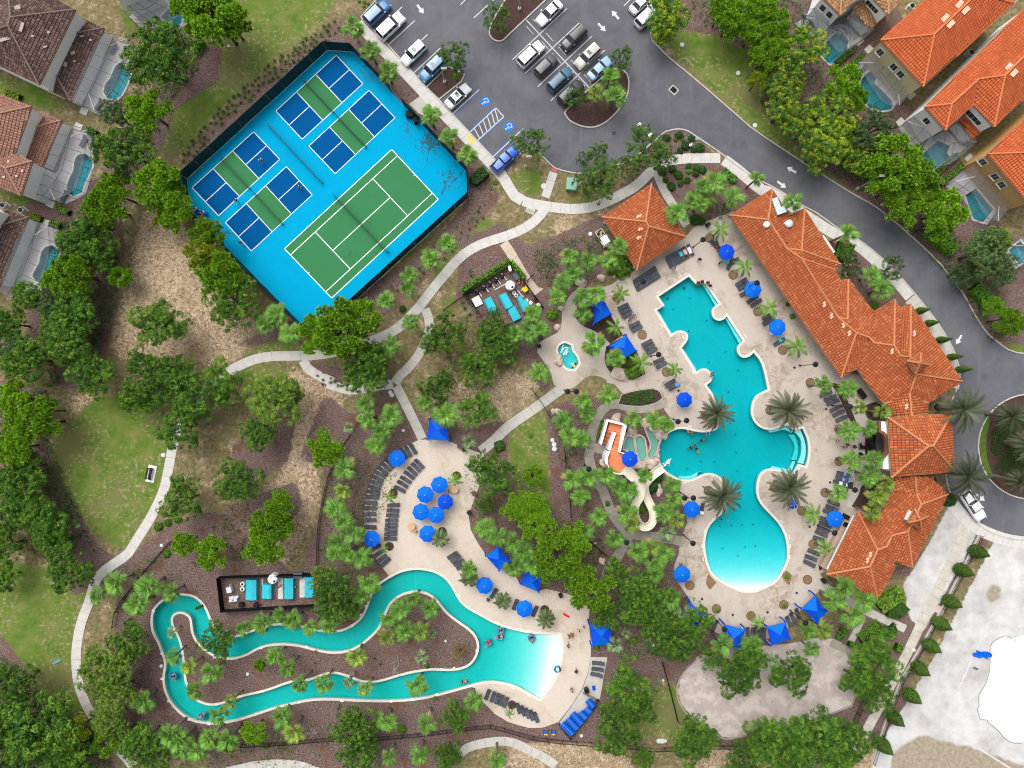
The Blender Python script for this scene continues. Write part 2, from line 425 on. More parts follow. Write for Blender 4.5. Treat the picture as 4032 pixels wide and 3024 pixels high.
G_MAT = ground_material()
ASPH = asphalt_material()
CONC = mm('pale concrete', (.46, .44, .4), .85, .12, 1.2, fine=.12)
CONC_W = mm('white concrete', (.53, .51, .48), .85, .1, 1.0, fine=.1)
CONC_G = mm('grey walkway concrete', (.3, .275, .24), .85, .2, .8, fine=.15)
JOINT = mm('joint dirt', (.16, .13, .1), .95, .2, 3)
KERB = mm('kerb concrete', (.42, .4, .37), .85, .15, 1.5)
PAINT_W = mm('white road paint', (.62, .62, .62), .7, .08, 3, fine=.15)
PAINT_B = mm('blue road paint', (.02, .16, .55), .7, .12, 3, fine=.1)
PAINT_Y = mm('yellow tactile paint', (.72, .5, .1), .7, .1, 3)
PAINT_R = mm('red tactile paint', (.42, .12, .1), .7, .15, 3)
COPING = mm('cream coping stone', (.6, .56, .49), .75, .08, 2)
MULCH = mm('mulch bed', (.082, .05, .042), .95, .55, 5, fine=.5)
STEELB = mm('black painted metal', (.012, .012, .013), .5, .1, 3)
PLAST_W = mm('white plastic', (.72, .72, .7), .5, .05, 3)

# ================================================================ outlines of the pools
MAIN = smooth(P('''21 1575,748 1640,818 1705,800 1835,985 1790,1020 1775,1060 1790,1110 1830,1132 1872,1125 1905,1095 2045,1310 2010,1345 1994,1385 2010,1430 2050,1456 2100,1445 2140,1410 2212,1515
 | 32 52,72 -40,120 -78,175 -95,250 -85,320 -40,385 20,418 90,425 150,405 215,385 282,430 352,412 388,490 404,570 402,660 380,742 318,722 268,805 200,785 80,762 0,790 -35,850 -48,930 -40,1010 0,1085 80,1170 150,1250 200,1350 220,1460 215,1560 180,1640
 | 33 110,85 0,140 | 23 2150,165 2050,165 1950,130 1850,70 1775,5 | 22 1735,1560 1716,1450 1720,1370 1745,1280 1800,1210 1865,1150 1895,1080 1905,1000 1890,900 1850,840 1785,806 1720,806 1650,835 1590,858 1510,855 1430,822 1372,780 1330,720 1311,640 1316,570 1342,510 1390,460 1450,426 1520,416 1590,430 1680,446 1760,440 1815,420 1840,360 1835,260 1795,135 1728,36 1770,0
 | 21 1782,1615 1742,1562 1690,1552 1640,1580 1512,1372 1558,1310 1566,1262 1545,1232 1500,1220 1460,1230 1420,1252 1296,1045 1362,1000 1310,925'''), n=3)
RIV_O = smooth(P('''03 1540,208 1620,210 1700,232 1770,300 1810,380 1850,480 1900,550 2000,580 2100,560 2212,520 | 13 150,472 300,470 430,490 560,520 700,530 800,510 900,450 960,380 1000,290 1030,200 1080,130 1160,70 1250,20 1340,-8 1430,-16 1520,-4 1600,22 1680,80 1740,170 1790,260 1870,330 1980,390 2100,455
 | 23 0,495 150,530 300,545 455,550 470,650 460,760 430,880 370,990 280,1110 200,1070 100,1010 0,975 | 13 2080,955 1980,965 1880,990 1700,1040 1500,1090 1300,1115 1100,1120 900,1115 700,1105 500,1110 300,1150 150,1190 0,1240 | 03 2050,1290 1900,1312 1780,1310 1660,1280 1560,1210 1480,1110 1440,1000 1435,900 1450,800 1420,700 1380,600 1340,520 1330,420 1350,330 1420,260 1480,222'''), n=2)
RIV_I = smooth(P('''03 1580,350 1640,375 1670,420 1680,510 1710,590 1770,660 1860,722 1960,750 2060,745 2160,710 | 13 0,680 100,640 250,625 400,640 520,670 640,695 760,695 870,665 980,590 1080,490 1120,400 1170,290 1240,220 1330,180 1420,168 1520,190 1600,250 1680,350 1780,430 1880,500 1940,570 1960,650 1940,740 1890,810 1810,850 1700,865 1550,860 1400,880 1270,910 1140,950 1030,970 930,960 850,930 760,900 680,890 590,910 480,950 330,965 200,1010 80,1050
 | 03 2180,1075 2080,1100 1980,1140 1880,1165 1790,1160 1690,1110 1640,1030 1610,950 1600,850 1590,750 1570,640 1540,560 1500,480 1490,410 1520,365'''), n=2)
SPA = smooth(P('21 500,1328 455,1345 434,1385 445,1430 475,1475 485,1520 530,1555 585,1552 617,1505 600,1450 562,1400 552,1350'), n=2)
HP = {  # pools of the houses
 'brown': P('00 1010,570 1060,545 1100,590 1140,645 1115,720 1060,830 1000,868 940,858 900,800 920,730 960,680'),
 'salmon': P('00 680,1350 740,1340 800,1390 805,1460 740,1600 715,1680 640,1710 590,1680 580,1620 610,1540 640,1480 650,1400'),
 'cutoff': P('01 400,490 460,475 520,540 500,600 440,690 450,750 400,810 330,800 290,760 290,720 340,630 360,540'),
 'top': P('00 1450,90 1560,-10 1605,20 1605,140 1560,240 1470,210 1400,150'),
 'tan': P('30 530,400 640,285 668,302 700,280 762,360 740,400 755,430 640,530 590,560 490,460'),
 'orange': P('30 865,690 940,618 1005,670 982,725 1135,880 1130,950 1060,965 950,945 850,830'),
 'second': P('30 1345,1390 1530,1222 1640,1268 1615,1330 1640,1370 1450,1515 1400,1480'),
 'ochre': P('31 1770,40 1860,-20 2020,170 1925,280 1840,250'),
 'edge': P('31 2145,520 2250,440 2350,560 2240,650'),
}
HPW = {k: ccw(XY(smooth(v, n=2))) for k, v in HP.items()}
MAINW = ccw(XY(MAIN)); RIVOW = ccw(XY(RIV_O)); RIVIW = ccw(XY(RIV_I)); SPAW = ccw(XY(SPA))

# ================================================================ ground sheet
COVER = {
 'm': '''O 390,340 480,245 600,145 690,75 740,40 790,30 830,100 1020,330 1060,400 1010,440 700,120 410,385
; O 1020,380 1085,425 900,625 820,690 700,770 640,720 660,690 900,560 1000,450
; O 410,90 480,80 470,180 380,235 345,330 265,470 250,600 255,660 225,770 200,840 120,840 100,700 100,600 190,430 260,300 330,180
; O 0,810 110,850 90,920 110,1000 210,1180 290,1240 150,1290 130,1200 60,1140 0,1130 ; O 0,1370 60,1450 130,1560 220,1600 270,1700 -60,1700 -60,1370
; O 270,1215 340,1150 420,1110 500,1110 640,1250 690,1120 700,1000 740,930 800,850 860,840 930,930 1000,930 1190,880 1280,850 1290,900 1245,1000 1300,1180 1330,1450 1435,1480 1430,1600 1000,1610 560,1605 330,1640 260,1620 235,1500 250,1300
; O 1160,520 1300,500 1330,560 1240,640 1200,760 1180,860 1120,760 1080,700 1120,560 ; O 1185,880 1480,850 1500,1300 1420,1400 1300,1420 1290,1150 1230,1000
; O 1400,285 1480,275 1600,390 1660,420 1580,500 1440,480 1380,430 1220,500 1120,555 1150,600 1290,510 1330,440 ; O 1780,520 1960,560 1980,680 1880,670
; O 1490,-40 1900,-40 1960,60 1930,200 2050,300 2150,480 2300,620 2300,760 2150,740 2060,620 1960,500 1850,420 1760,360 1650,250 1650,130 1560,80 1440,60
; O 1330,1440 1450,1480 1470,1620 1960,1600 1960,1330 1800,1340 1740,1400 1480,1330 ; O 1900,1250 1975,1250 1950,1340 1880,1480 1890,1600 1960,1480 2080,1230 2140,1170 2090,1130
; O 640,780 760,800 730,840 660,800 ; O 700,850 760,900 700,960 680,1000 640,1000 ; O 820,620 1000,480 1030,470 900,600 850,680 ; O 470,760 640,690 650,730 ; O 1060,180 1100,240 1060,260
; O 480,1100 640,1040 650,1100 560,1200 490,1220 ; O 560,850 650,850 600,960 520,1000 ; O 1000,520 1080,480 1200,600 1190,700 1080,690 980,650 ; O 1000,650 1200,700 1160,760 1040,720
; O 450,1600 900,1560 1000,1600 980,1700 440,1700 ; O 60,420 250,380 270,560 130,640 60,760 ; O 500,960 640,900 620,1000 500,1080''',
 'g': '''O 1330,1500 1420,1500 1430,1590 1340,1600 ; O 540,-30 740,-30 690,60 590,130 470,240 390,335 340,350 350,270 400,200 480,110
; O 1470,60 1500,45 1540,55 1565,95 1640,120 1665,170 1655,240 1760,310 1840,380 1810,410 1650,300 1500,160 1430,100
; O 200,860 330,850 380,960 350,1090 280,1190 215,1170 140,1080 100,970 ; O -40,1210 180,1240 200,1290 165,1370 165,1480 215,1590 130,1550 60,1460 -40,1340
; O 1100,890 1180,880 1188,1110 1130,1130 1100,1000 ; O 930,690 960,640 1070,530 1100,530 1000,620 950,700 ; O 910,590 960,510 1060,470 1080,490 960,600
; O 510,770 640,700 650,760 520,790 ; O 500,800 640,795 620,830 520,840 ; O 245,-20 420,60 330,95 270,70 ; O -20,160 120,200 175,255 110,240 -20,200 ; O -20,400 120,440 60,455 -20,425
; O 1430,1480 1460,1480 1550,1600 1440,1610 ; O 1095,370 1170,360 1165,430 1110,415 ; O 1210,420 1330,420 1300,450 1205,440 ; O 2140,690 2250,740 2250,770 2180,760 ; O 540,660 640,700 560,730
; O 640,1610 1000,1640 1000,1700 640,1700 ; O 1200,870 1290,880 1260,900''',
 't': '''O 300,470 350,440 420,520 480,600 560,690 540,770 480,790 340,770 230,780 270,640 ; O 490,100 550,110 480,190 420,225 ; O 530,800 720,805 745,880 700,960 640,1020 600,960 640,880
; O 120,860 250,850 285,960 250,1080 200,1040 200,940 ; O 1190,460 1290,470 1300,500 1180,530 ; O 570,1060 680,960 690,1100 600,1250 480,1230 ; O 40,1220 130,1220 200,1300 150,1380
; O 1000,640 1110,510 1125,520 1010,650 ; O 940,840 1080,800 1190,820 1060,950 960,910 ; O 1080,1600 1330,1610 1400,1700 1100,1700 ; O 1500,1600 1960,1600 1900,1700 1500,1700 ; O 230,230 330,285 290,295 210,260 ; O 255,60 320,100 290,110
; O 1830,60 1950,100 1870,150 ; O 1840,110 1890,90 1900,130 ; O 2000,320 2060,340 2020,370 ; O 2090,500 2212,560 2212,620 2120,600''',
 'w': '''O 1950,1262 2010,1170 2050,1090 2110,1150 2080,1210 1990,1370 1960,1330 ; O 2148,1165 2400,1120 2400,1800 1900,1800 1880,1640 2000,1450 2110,1240''',
 'd': '''O 1990,1590 1930,1620 1900,1800 2400,1800 2400,1720 2100,1620 ; O 2070,1390 2085,1390 2085,1430 2072,1430 ; O 2130,1270 2160,1260 2160,1300 2130,1310''',
 's': '''S 2741,2590 2692,2648 2669,2693 2664,2743 2687,2788 2719,2824 2836,2901 2859,2910 2950,2895 3149,2860 3244,2820 3353,2785 3372,2725 3371,2657 3320,2540 3271,2515 3220,2515 3100,2540 2900,2550 2800,2550''',
}
def box_blur(a, r):
    for ax in (0, 1):
        c = np.cumsum(np.pad(a, [(r + 1, r) if k == ax else (0, 0) for k in (0, 1)], mode='edge'), axis=ax)
        n = a.shape[ax]; i0 = np.arange(n)
        a = (np.take(c, i0 + 2 * r + 1, axis=ax) - np.take(c, i0, axis=ax)) / (2 * r + 1)
    return a
CELL = .3; X0, X1, Y0, Y1 = -105., 105., -82., 82.
gx = np.arange(X0, X1, CELL); gy = np.arange(Y0, Y1, CELL); GXX, GYY = np.meshgrid(gx, gy)
MASK = {}
for key, s_ in COVER.items():
    a = np.zeros(GXX.shape)
    for ps in s_.split(';'):
        a = np.maximum(a, inside(XY(P(ps.strip())), GXX, GYY).astype(float))
    r = {'m': 2, 'g': 4, 't': 6, 'w': 1, 'd': 3, 's': 1}[key]
    MASK[key] = box_blur(box_blur(a, r), r)
def mask_at(key, x, y):
    i = np.clip(((np.asarray(y) - Y0) / CELL).astype(int), 0, len(gy) - 1); j = np.clip(((np.asarray(x) - X0) / CELL).astype(int), 0, len(gx) - 1)
    return MASK[key][i, j]
for q in ('O 1095,890 1180,880 1190,1110 1130,1130 1095,1000', 'O 1420,1470 1460,1480 1560,1600 1430,1610', 'O 1330,1500 1420,1500 1430,1590 1340,1600'):
    MASK['m'] *= 1 - box_blur(inside(XY(P(q)), GXX, GYY).astype(float), 4)
HOLES = [MAINW, RIVOW, SPAW] + list(HPW.values())
def build_ground():
    st = .62; ax = np.arange(-100, 100.1, st); ay = np.arange(-78, 78.1, st)
    gx_, gy_ = np.meshgrid(ax, ay); gx_ = gx_ + RNG.uniform(-.15, .15, gx_.shape); gy_ = gy_ + RNG.uniform(-.15, .15, gy_.shape)
    px, py = gx_.ravel(), gy_.ravel(); k = np.ones(len(px), bool)
    for h in HOLES:
        if h is RIVOW: k &= ~(inside(h, px, py) & ~inside(RIVIW, px, py))
        else: k &= ~inside(h, px, py)
    ex = [(x, y) for x, y in zip(px[k], py[k])]
    for R in (160, 300, 700, 2000):
        ex += [(R * math.cos(a) * 1.2, R * math.sin(a)) for a in np.linspace(0, 2 * math.pi, 24, endpoint=False)]
    out = [(-4000, -4000), (4000, -4000), (4000, 4000), (-4000, 4000)]
    V, F = tri(out, [h for h in HOLES if h is not RIVOW], ex + RIVOW + RIVIW)
    # tri() knows the river only as points: cut the channel here with its own outline
    c = V[F].mean(1); ch = inside(RIVOW, c[:, 0], c[:, 1]) & ~inside(RIVIW, c[:, 0], c[:, 1])
    F = F[~ch]
    me = bpy.data.meshes.new('ground'); me.from_pydata([(x, y, 0) for x, y in V], [], F.tolist())
    a = me.color_attributes.new('cover_a', 'FLOAT_COLOR', 'POINT'); b_ = me.color_attributes.new('cover_b', 'FLOAT_COLOR', 'POINT')
    far = (np.abs(V[:, 0]) > 101) | (np.abs(V[:, 1]) > 79)
    def ch_(q, dflt): 
        v = mask_at(q, V[:, 0], V[:, 1]).copy(); v[far] = dflt; return v
    one = np.ones(len(V))
    a.data.foreach_set('color', np.stack([ch_('g', .4), ch_('m', .2), ch_('t', .1), one], 1).ravel())
    b_.data.foreach_set('color', np.stack([ch_('w', 0), ch_('d', 0), ch_('s', 0), one], 1).ravel())
    me.materials.append(G_MAT); me.update()
    return struct(put('ground', me))
build_ground()

# ================================================================ roads and kerbs
def strip(mb, pts, w, z0, z1, closed=False):
    """upright band of width w along world points"""
    n = len(pts); Lf = []; Rt = []
    for i in range(n):
        a = Vector(pts[i - 1] if (i > 0 or closed) else pts[i]); b = Vector(pts[(i + 1) % n] if (i < n - 1 or closed) else pts[i])
        d = (b - a); d.normalize(); q = Vector((-d.y, d.x)) * (w / 2); p = Vector(pts[i]); Lf.append(p + q); Rt.append(p - q)
    V = []
    for l, r in zip(Lf, Rt): V += [(l.x, l.y, z0), (l.x, l.y, z1), (r.x, r.y, z1), (r.x, r.y, z0)]
    F = []
    for i in range(n if closed else n - 1):
        a = 4 * i; b = 4 * ((i + 1) % n)
        for k in range(3): F.append((a + k, a + k + 1, b + k + 1, b + k))
    if not closed: F += [(0, 1, 2, 3), (4 * n - 1, 4 * n - 2, 4 * n - 3, 4 * n - 4)]
    return mb.add(V, F)
ROAD_W = P('10 1085,-20 930,150 1170,395 1500,760 1610,870 2080,1370 2200,1510')
ROAD_S = smooth(P('''20 60,1400 130,1320 230,1300 310,1370 380,1440 440,1475 610,1510 800,1490 920,1440 1020,1420 1130,1350 1340,1170 1400,1140 1480,1125 1560,1140 1640,1190 1860,1340 2100,1520
 | 31 150,0 330,120 480,200 660,330 840,430 1020,570 1210,760 1380,960 1490,1100 1610,1280 1690,1450 1710,1590 | 32 1690,80 1640,200 1600,400 1600,800 1640,980 1720,1080 1850,1220 2000,1320 2212,1380 2600,1400'''), False, 3)
ROAD_E = smooth(P('''31 2600,1440 2212,1410 2050,1320 1950,1230 1850,1080 1750,900 1550,640 1300,400 1000,150 740,0 | 30 0,1180 | 20 2000,1010 1700,750 1400,500 1330,430 1262,360 1245,300 1260,240 1400,100 1500,-60'''), False, 3)
road = MB().sheet(XY(ROAD_W + ROAD_S + ROAD_E), .012).build('road', ASPH); struct(road)
for nm, ln, off in (('kerb', ROAD_W, 0), ('kerb', ROAD_S, 0), ('kerb', ROAD_E, 0)):
    struct(strip(MB(), XY(ln), .2, -.05, .13).build(nm, KERB))
ISL = {
 'tear': smooth(P('20 690,790 510,960 500,1000 540,1052 620,1092 700,1110 780,1100 870,1050 960,960 1030,850 1052,750 1042,660 990,610 900,615'), n=3),
 'top': smooth(P('10 2050,290 2080,340 2130,360 2180,345 2212,310 | 20 330,0 400,-80 200,-160 60,-120 -60,60 -140,200'), n=3),
 'mid': P('10 1503,762 1690,578 1835,650 1805,712 1613,866'),
 'ring': [(4058 + 207 * math.cos(a), 1758 + 207 * math.sin(a)) for a in np.linspace(0, 2 * math.pi, 48, endpoint=False)],
}
ISLW = {k: ccw(XY(v)) for k, v in ISL.items()}
HEDGE_G = mm('dense ground cover', (.045, .075, .02), .9, .5, 2.5, fine=.4)
LAWN = mm('lawn turf', (.085, .15, .022), .95, .3, 1.2, fine=.3)
for k, poly in ISLW.items():
    isl = MB().sheet(offset(poly, -.1), .1).build('planting_island', MULCH); struct(isl)
    strip(MB(), poly, .2, -.05, .14, True).build('kerb', KERB, isl)
struct(MB().sheet(XY(smooth(P('32 1950,300 1990,330 1960,450 1950,560 1960,680 2000,800 1975,830 1930,760 1900,640 1895,520 1915,400'), n=3)), .115).build('lawn_strip', LAWN))

# paint on the road
def marking(name, pts, w, mat, z=.019, parent=road):
    return strip(MB(), XY(pts), w, z - .002, z).build(name, mat, parent)
for s_ in ('10 1062,272 1290,60', '10 1170,393 1400,180', '10 1282,513 1513,300', '10 1392,635 1622,420', '10 1800,40 1870,-30', '10 1915,155 2095,-8', '20 158,172 716,772', '20 40,520 512,75', '20 150,640 620,200', '20 260,755 732,315', '20 373,877 842,437',
           '20 -10,0 60,58', '20 1010,50 1075,-12', '20 1120,170 1255,40', '10 1732,990 1962,780', '10 2080,1368 2345,1120', '10 1880,1152 2106,940', '10 2106,940 2176,1016', '10 1945,1226 2176,1016', '10 1880,1152 1945,1226',
           '10 1920,1120 1965,1205', '10 1962,1085 1998,1175', '10 1998,1050 2030,1145', '10 2034,1017 2065,1115', '10 2070,984 2098,1085', '10 2098,950 2128,1058'):
    marking('stall_line', P(s_), .13, PAINT_W)
for s_ in ('10 1745,1003 1975,793', '10 1873,1143 2100,932', '10 1952,1233 2183,1022', '10 2074,1362 2339,1114'):
    marking('stall_line', P(s_), .1, PAINT_B)
def arrow(p, dx, dy, L=1.75, parent=road):
    c = W(p); d = wdir(dx, dy); q = Vector((-d.y, d.x)); V = []
    for a, b in ((-.5, -.1), (.05, -.1), (.05, -.3), (.5, 0), (.05, .3), (.05, .1), (-.5, .1)):
        v = Vector(c[:2]) + d * a * L + q * b * L; V.append((v.x, v.y))
    return MB().sheet(V, .019).build('arrow_marking', PAINT_W, parent)
for s_, dx, dy in (('10 1450,80', .6, .8), ('20 935,130', -.65, -.76), ('20 818,238', .7, .72), ('30 258,1480', -.85, -.5), ('30 172,1608', .8, .6), ('31 1715,1300', -.5, .86), ('32 1905,1015', .75, .65)):
    arrow(P(s_)[0], dx, dy)
def wheelchair(p, dx, dy):
    c = Vector(W(p)[:2]); d = wdir(dx, dy); q = Vector((-d.y, d.x))
    f = lambda a, b: tuple(c + q * a + d * b)
    sq = MB().sheet([f(-.72, -.72), f(.72, -.72), f(.72, .72), f(-.72, .72)], .019).build('parking_symbol', PAINT_B, road)
    mb = MB(); A = [f(-.05 + .36 * math.cos(t), -.2 + .36 * math.sin(t)) for t in np.linspace(2.3, 6.4, 14)]
    strip(mb, A, .1, .022, .025); strip(mb, [f(-.08, .45), f(-.05, -.05), f(.28, -.05), f(.42, -.42)], .11, .022, .025); strip(mb, [f(-.06, .2), f(.25, .2)], .09, .022, .025)
    mb.sheet([f(-.08 + .12 * math.cos(t), .58 + .1 * math.sin(t)) for t in np.linspace(0, 6.28, 10, endpoint=False)], .025)
    mb.build('wheelchair_sign', PAINT_W, sq)
wheelchair(P('10 2015,885')[0], -.7, .7); wheelchair(P('20 8,1105')[0], -.7, .7)
STOP = mm('wheel stop concrete', (.4, .39, .37), .9, .15, 3)
for s_ in ('20 250,205', '20 190,266', '20 363,328', '20 472,447', '20 580,560', '20 692,685', '20 325,400', '20 432,520'):
    p = P(s_)[0]; c = W(p)
    o = MB().box((0, 0, .075), (1.8, .16, .13), taper=.85).build('wheel_stop', STOP); o.location = (c.x, c.y, .014); o.rotation_euler[2] = ang(.65, .75)
    auto(o, 'concrete wheel stop at a parking bay', 'wheel stop', p, 'wheel stops in the car park')
def quad_sheet(name, s_, z, mat, parent=None): return MB().sheet(XY(P(s_)), z).build(name, mat, parent)
gr = quad_sheet('drain_frame', '20 1436,735 1492,785 1450,832 1396,782', .018, CONC, road)
mb = MB(); a, b, c_, d_ = XY(P('20 1437,748 1478,785 1449,818 1408,782'))
mb.sheet([a, b, c_, d_], .02)
mb.build('drain_grate', STEELB, gr)
c = W(P('20 925,1160')[0]); MB().lathe([(.36, .013), (.36, .02), (.3, .022)], (c.x, c.y, 0), 20).build('manhole_cover', mm('iron cover', (.06, .06, .062), .6, .2, 6), road)

# ================================================================ footpaths of cast slabs
def path(pts, w, mat=CONC, step=1.55, z=.06, name='footpath', closed=False):
    cl = XY(smooth(P(pts), False, 6)); cl = resample(cl, step)
    n = len(cl); base = strip(MB(), resample(cl, step / 2), w * .985, -.03, z - .035).build(name, JOINT); struct(base)
    Lf, Rt = [], []
    for i in range(n):
        d = Vector(cl[min(i + 1, n - 1)]) - Vector(cl[max(i - 1, 0)]); d.normalize(); q = Vector((-d.y, d.x)) * (w / 2); p = Vector(cl[i]); Lf.append(p + q); Rt.append(p - q)
    for i in range(n - 1):
        g = .011
        a, b, c2, d2 = Lf[i], Lf[i + 1], Rt[i + 1], Rt[i]
        a_, b_ = a.lerp(b, g), b.lerp(a, g); d_, c_ = d2.lerp(c2, g), c2.lerp(d2, g)
        zz = z + random.uniform(-.004, .004)
        MB().prism([tuple(d_), tuple(c_), tuple(b_), tuple(a_)], z - .05, zz).build('slab', mat, base)
    return base
SW = 1.72
PATHS = [
 ('10 905,205 1130,440 1450,775 1560,895 2040,1400 2180,1560 | 20 20,1650 | 21 60,50 130,90', SW, CONC_W),
 ('21 130,92 220,118 340,138 500,160 620,160 750,140 900,80 1050,0 | 20 1130,1610 1250,1490 1350,1415 1500,1385 1680,1378 1850,1378', 1.62, CONC_W),
 ('20 1880,1392 2000,1480 2212,1655 | 31 90,20 300,165 480,285 630,375 790,450 900,530 1010,630 1180,800 1290,930', 1.8, CONC_W),
 ('31 1290,940 1350,1010 1470,1170 1580,1340 1650,1480 1680,1600 | 32 1660,60', 2.0, CONC),
 ('21 330,150 260,240 160,320 0,392 | 11 2000,460 1850,540 1740,640 1640,760 1540,880 1450,1000 1350,1110 1240,1210 1100,1280 900,1360 700,1410 520,1435 350,1440 150,1445 0,1472 | 01 2080,1530 2000,1572 | S 820,1525 745,1610 692,1710 | 02 1490,650 1462,800 1430,940 1370,1080 1290,1230 1180,1400 1110,1510 | 03 860,40 775,270 722,400 690,520 666,680 664,800 674,920 700,1030 762,1180 850,1320 960,1480 1090,1610 1160,1700', 1.55, CONC_W),
 ('11 425,1478 480,1560 580,1620 740,1690 | 12 600,12 700,42 820,78 940,70 1100,40 1210,30', 1.5, CONC_W),
 ('11 1490,1030 1520,1110 1530,1200 1490,1320 1430,1440 1330,1560 1240,1640 | 12 1225,20', 1.45, CONC),
 ('12 1240,45 1360,280 1468,505', 1.5, CONC),
 ('12 1975,612 2090,520 | 22 0,400 230,240 470,65', 1.62, CONC),
 ('11 2175,455 | 21 20,540 150,760 225,860', 1.5, mm('buff concrete', (.5, .42, .33), .85, .12, 1.2, fine=.12)),
 ('20 398,1500 350,1650 | 21 325,60', 1.35, CONC_W),
 ('20 1290,1495 1360,1659 | 21 1440,130 1560,305', 1.35, CONC),
 ('22 1360,190 1180,240 1050,225 950,198 860,215 795,290 745,400 725,480 718,560 705,660 740,800 830,960 890,1120 960,1230 1060,1330 1160,1345 1400,1372 1520,1400', 1.55, CONC_G),
 ('22 1050,1350 960,1520 870,1650 | 23 870,30 800,120', 1.6, CONC_G),
 ('22 735,575 850,605', 1.4, CONC_G),
 ('13 1790,1590 1850,1540 1930,1510 2100,1480 2212,1480 | 23 100,1510 200,1565 300,1610 420,1690', 1.45, CONC),
 ('O 470,1672 560,1652 640,1652 700,1672', 1.4, CONC),
 ('32 1790,1275 1700,1470 1610,1659 | 33 1440,340 1260,720 1100,1030 930,1350 780,1640', 1.55, mm('stained walkway concrete', (.5, .46, .4), .85, .2, .7, fine=.12)),
 ('33 500,110 680,210 900,340 1250,500', 1.3, CONC),
 ('33 770,620 830,500 870,400', 1.1, CONC),
 ('32 1650,1060 1740,1170 1880,1285 2050,1360 2212,1400 2500,1420', 2.0, CONC_W),
 ('33 600,620 680,660 800,700', 1.2, CONC_G),
 ('32 800,290 850,380 900,460', 1.1, CONC), ('32 860,880 800,1010 760,1100', 1.2, CONC),
]
for a in PATHS: path(*a)
quad_sheet('tactile_panel', '20 385,1458 435,1470 427,1503 372,1490', .072, PAINT_R, road)
quad_sheet('tactile_panel', '10 1878,1175 1925,1225 1897,1252 1850,1200', .078, PAINT_Y, road)
struct(MB().prism(XY(P('21 180,90 250,130 222,215 150,185')), -.03, .055).build('pavement_pad', CONC))
struct(MB().prism(XY(P('21 185,885 240,830 310,855 235,915')), -.03, .052).build('pavement_pad', MAT['buff concrete']))
struct(MB().prism(XY(P('10 1352,905 1465,825 1600,965 1480,1010 1430,985')), -.03, .05).build('pavement_pad', CONC))
# sidewalk turns into a pedestrian pad with a meandering drain mark
marking('drain_channel', smooth(P('21 165,175 185,168 192,185 207,190 218,178'), False, 4), .09, MAT['joint dirt'], .062)

# ================================================================ sports courts
FENCE_B = P('S 1289,199 1393,206 1841,680 1845,777 1330,1246 1194,1283 1000,1085 750,827 737,705')
COURT_L = (.0, .285, .5); COURT_D = (.0, .072, .23); COURT_G = (.038, .175, .07)
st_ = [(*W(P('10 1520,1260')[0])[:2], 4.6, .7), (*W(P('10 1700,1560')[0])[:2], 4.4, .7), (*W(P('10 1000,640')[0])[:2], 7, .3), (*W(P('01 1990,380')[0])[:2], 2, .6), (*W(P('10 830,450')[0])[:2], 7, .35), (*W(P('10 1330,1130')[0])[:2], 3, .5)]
COURT = MB().sheet(XY(FENCE_B), .03).build('sports_court_floor', court_material('light blue court', COURT_L, st_)); struct(COURT)
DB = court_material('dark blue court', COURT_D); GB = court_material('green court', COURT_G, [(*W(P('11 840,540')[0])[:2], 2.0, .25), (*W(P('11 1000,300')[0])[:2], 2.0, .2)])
LINE = mm('court line paint', (.78, .8, .8), .7, .04, 3)
NETM = mm('dark net', (.015, .03, .03), .9, .1, 4)
def bil(c, u, v):
    a, b, c2, d = [Vector(q) for q in c]; return tuple((a * (1 - u) + b * u) * (1 - v) + (d * (1 - u) + c2 * u) * v)
def quad(c, u0, u1, v0, v1, z, name, mat, parent): return MB().sheet([bil(c, u0, v0), bil(c, u1, v0), bil(c, u1, v1), bil(c, u0, v1)], z).build(name, mat, parent)
def line(c, u0, v0, u1, v1, w, parent): return strip(MB(), [bil(c, u0, v0), bil(c, u1, v1)], w, .04, .046).build('court_line', LINE, parent)
def net(name, a, b, h, label, sag=.1):
    """net between two posts given in world xy"""
    r = empty(name, (*((Vector(a) + Vector(b)) / 2), .03)); o = Vector(r.location[:2]); a = Vector(a) - o; b = Vector(b) - o; d = (b - a).normalized()
    mb = MB(); n = 12; q = Vector((-d.y, d.x)) * .012; V = []
    for i in range(n + 1):
        t = i / n; p = a.lerp(b, t); z = h - sag * 4 * t * (1 - t)
        V += [(p.x + q.x, p.y + q.y, .03), (p.x + q.x, p.y + q.y, z), (p.x - q.x, p.y - q.y, z), (p.x - q.x, p.y - q.y, .03)]
    mb.add(V, [(4 * i + k, 4 * i + k + 1, 4 * i + 5 + k, 4 * i + 4 + k) for i in range(n) for k in range(3)])
    mb.build('netting', NETM, r)
    for p in (a, b): MB().tube([(p.x, p.y, 0), (p.x, p.y, h + .04)], .05, 10).build('post', STEELB, r)
    MB().tube([(*a.lerp(b, i / n), h - sag * 4 * (i / n) * (1 - i / n) + .02) for i in range(n + 1)], .035, 6).build('top_band', mm('net band', (.1, .14, .13), .7, .1, 4), r)
    tag(r, label, 'net', 'nets on the sports courts'); return r
PB = {'A': ('O 726.7,119.8 783.7,181 652.8,300.8 596.2,240', 'top right dark blue pickleball court'), 'B': ('O 797.3,195.4 853.1,254.7 724.2,375.2 667.6,315.5', 'right dark blue pickleball court'),
      'C': ('O 548,285 604.4,344.2 472.4,466 415.4,405.5', 'far left dark blue pickleball court'), 'D': ('O 618.8,360.1 674.6,420.8 543.1,542.3 487.3,480.8', 'lower left dark blue pickleball court')}
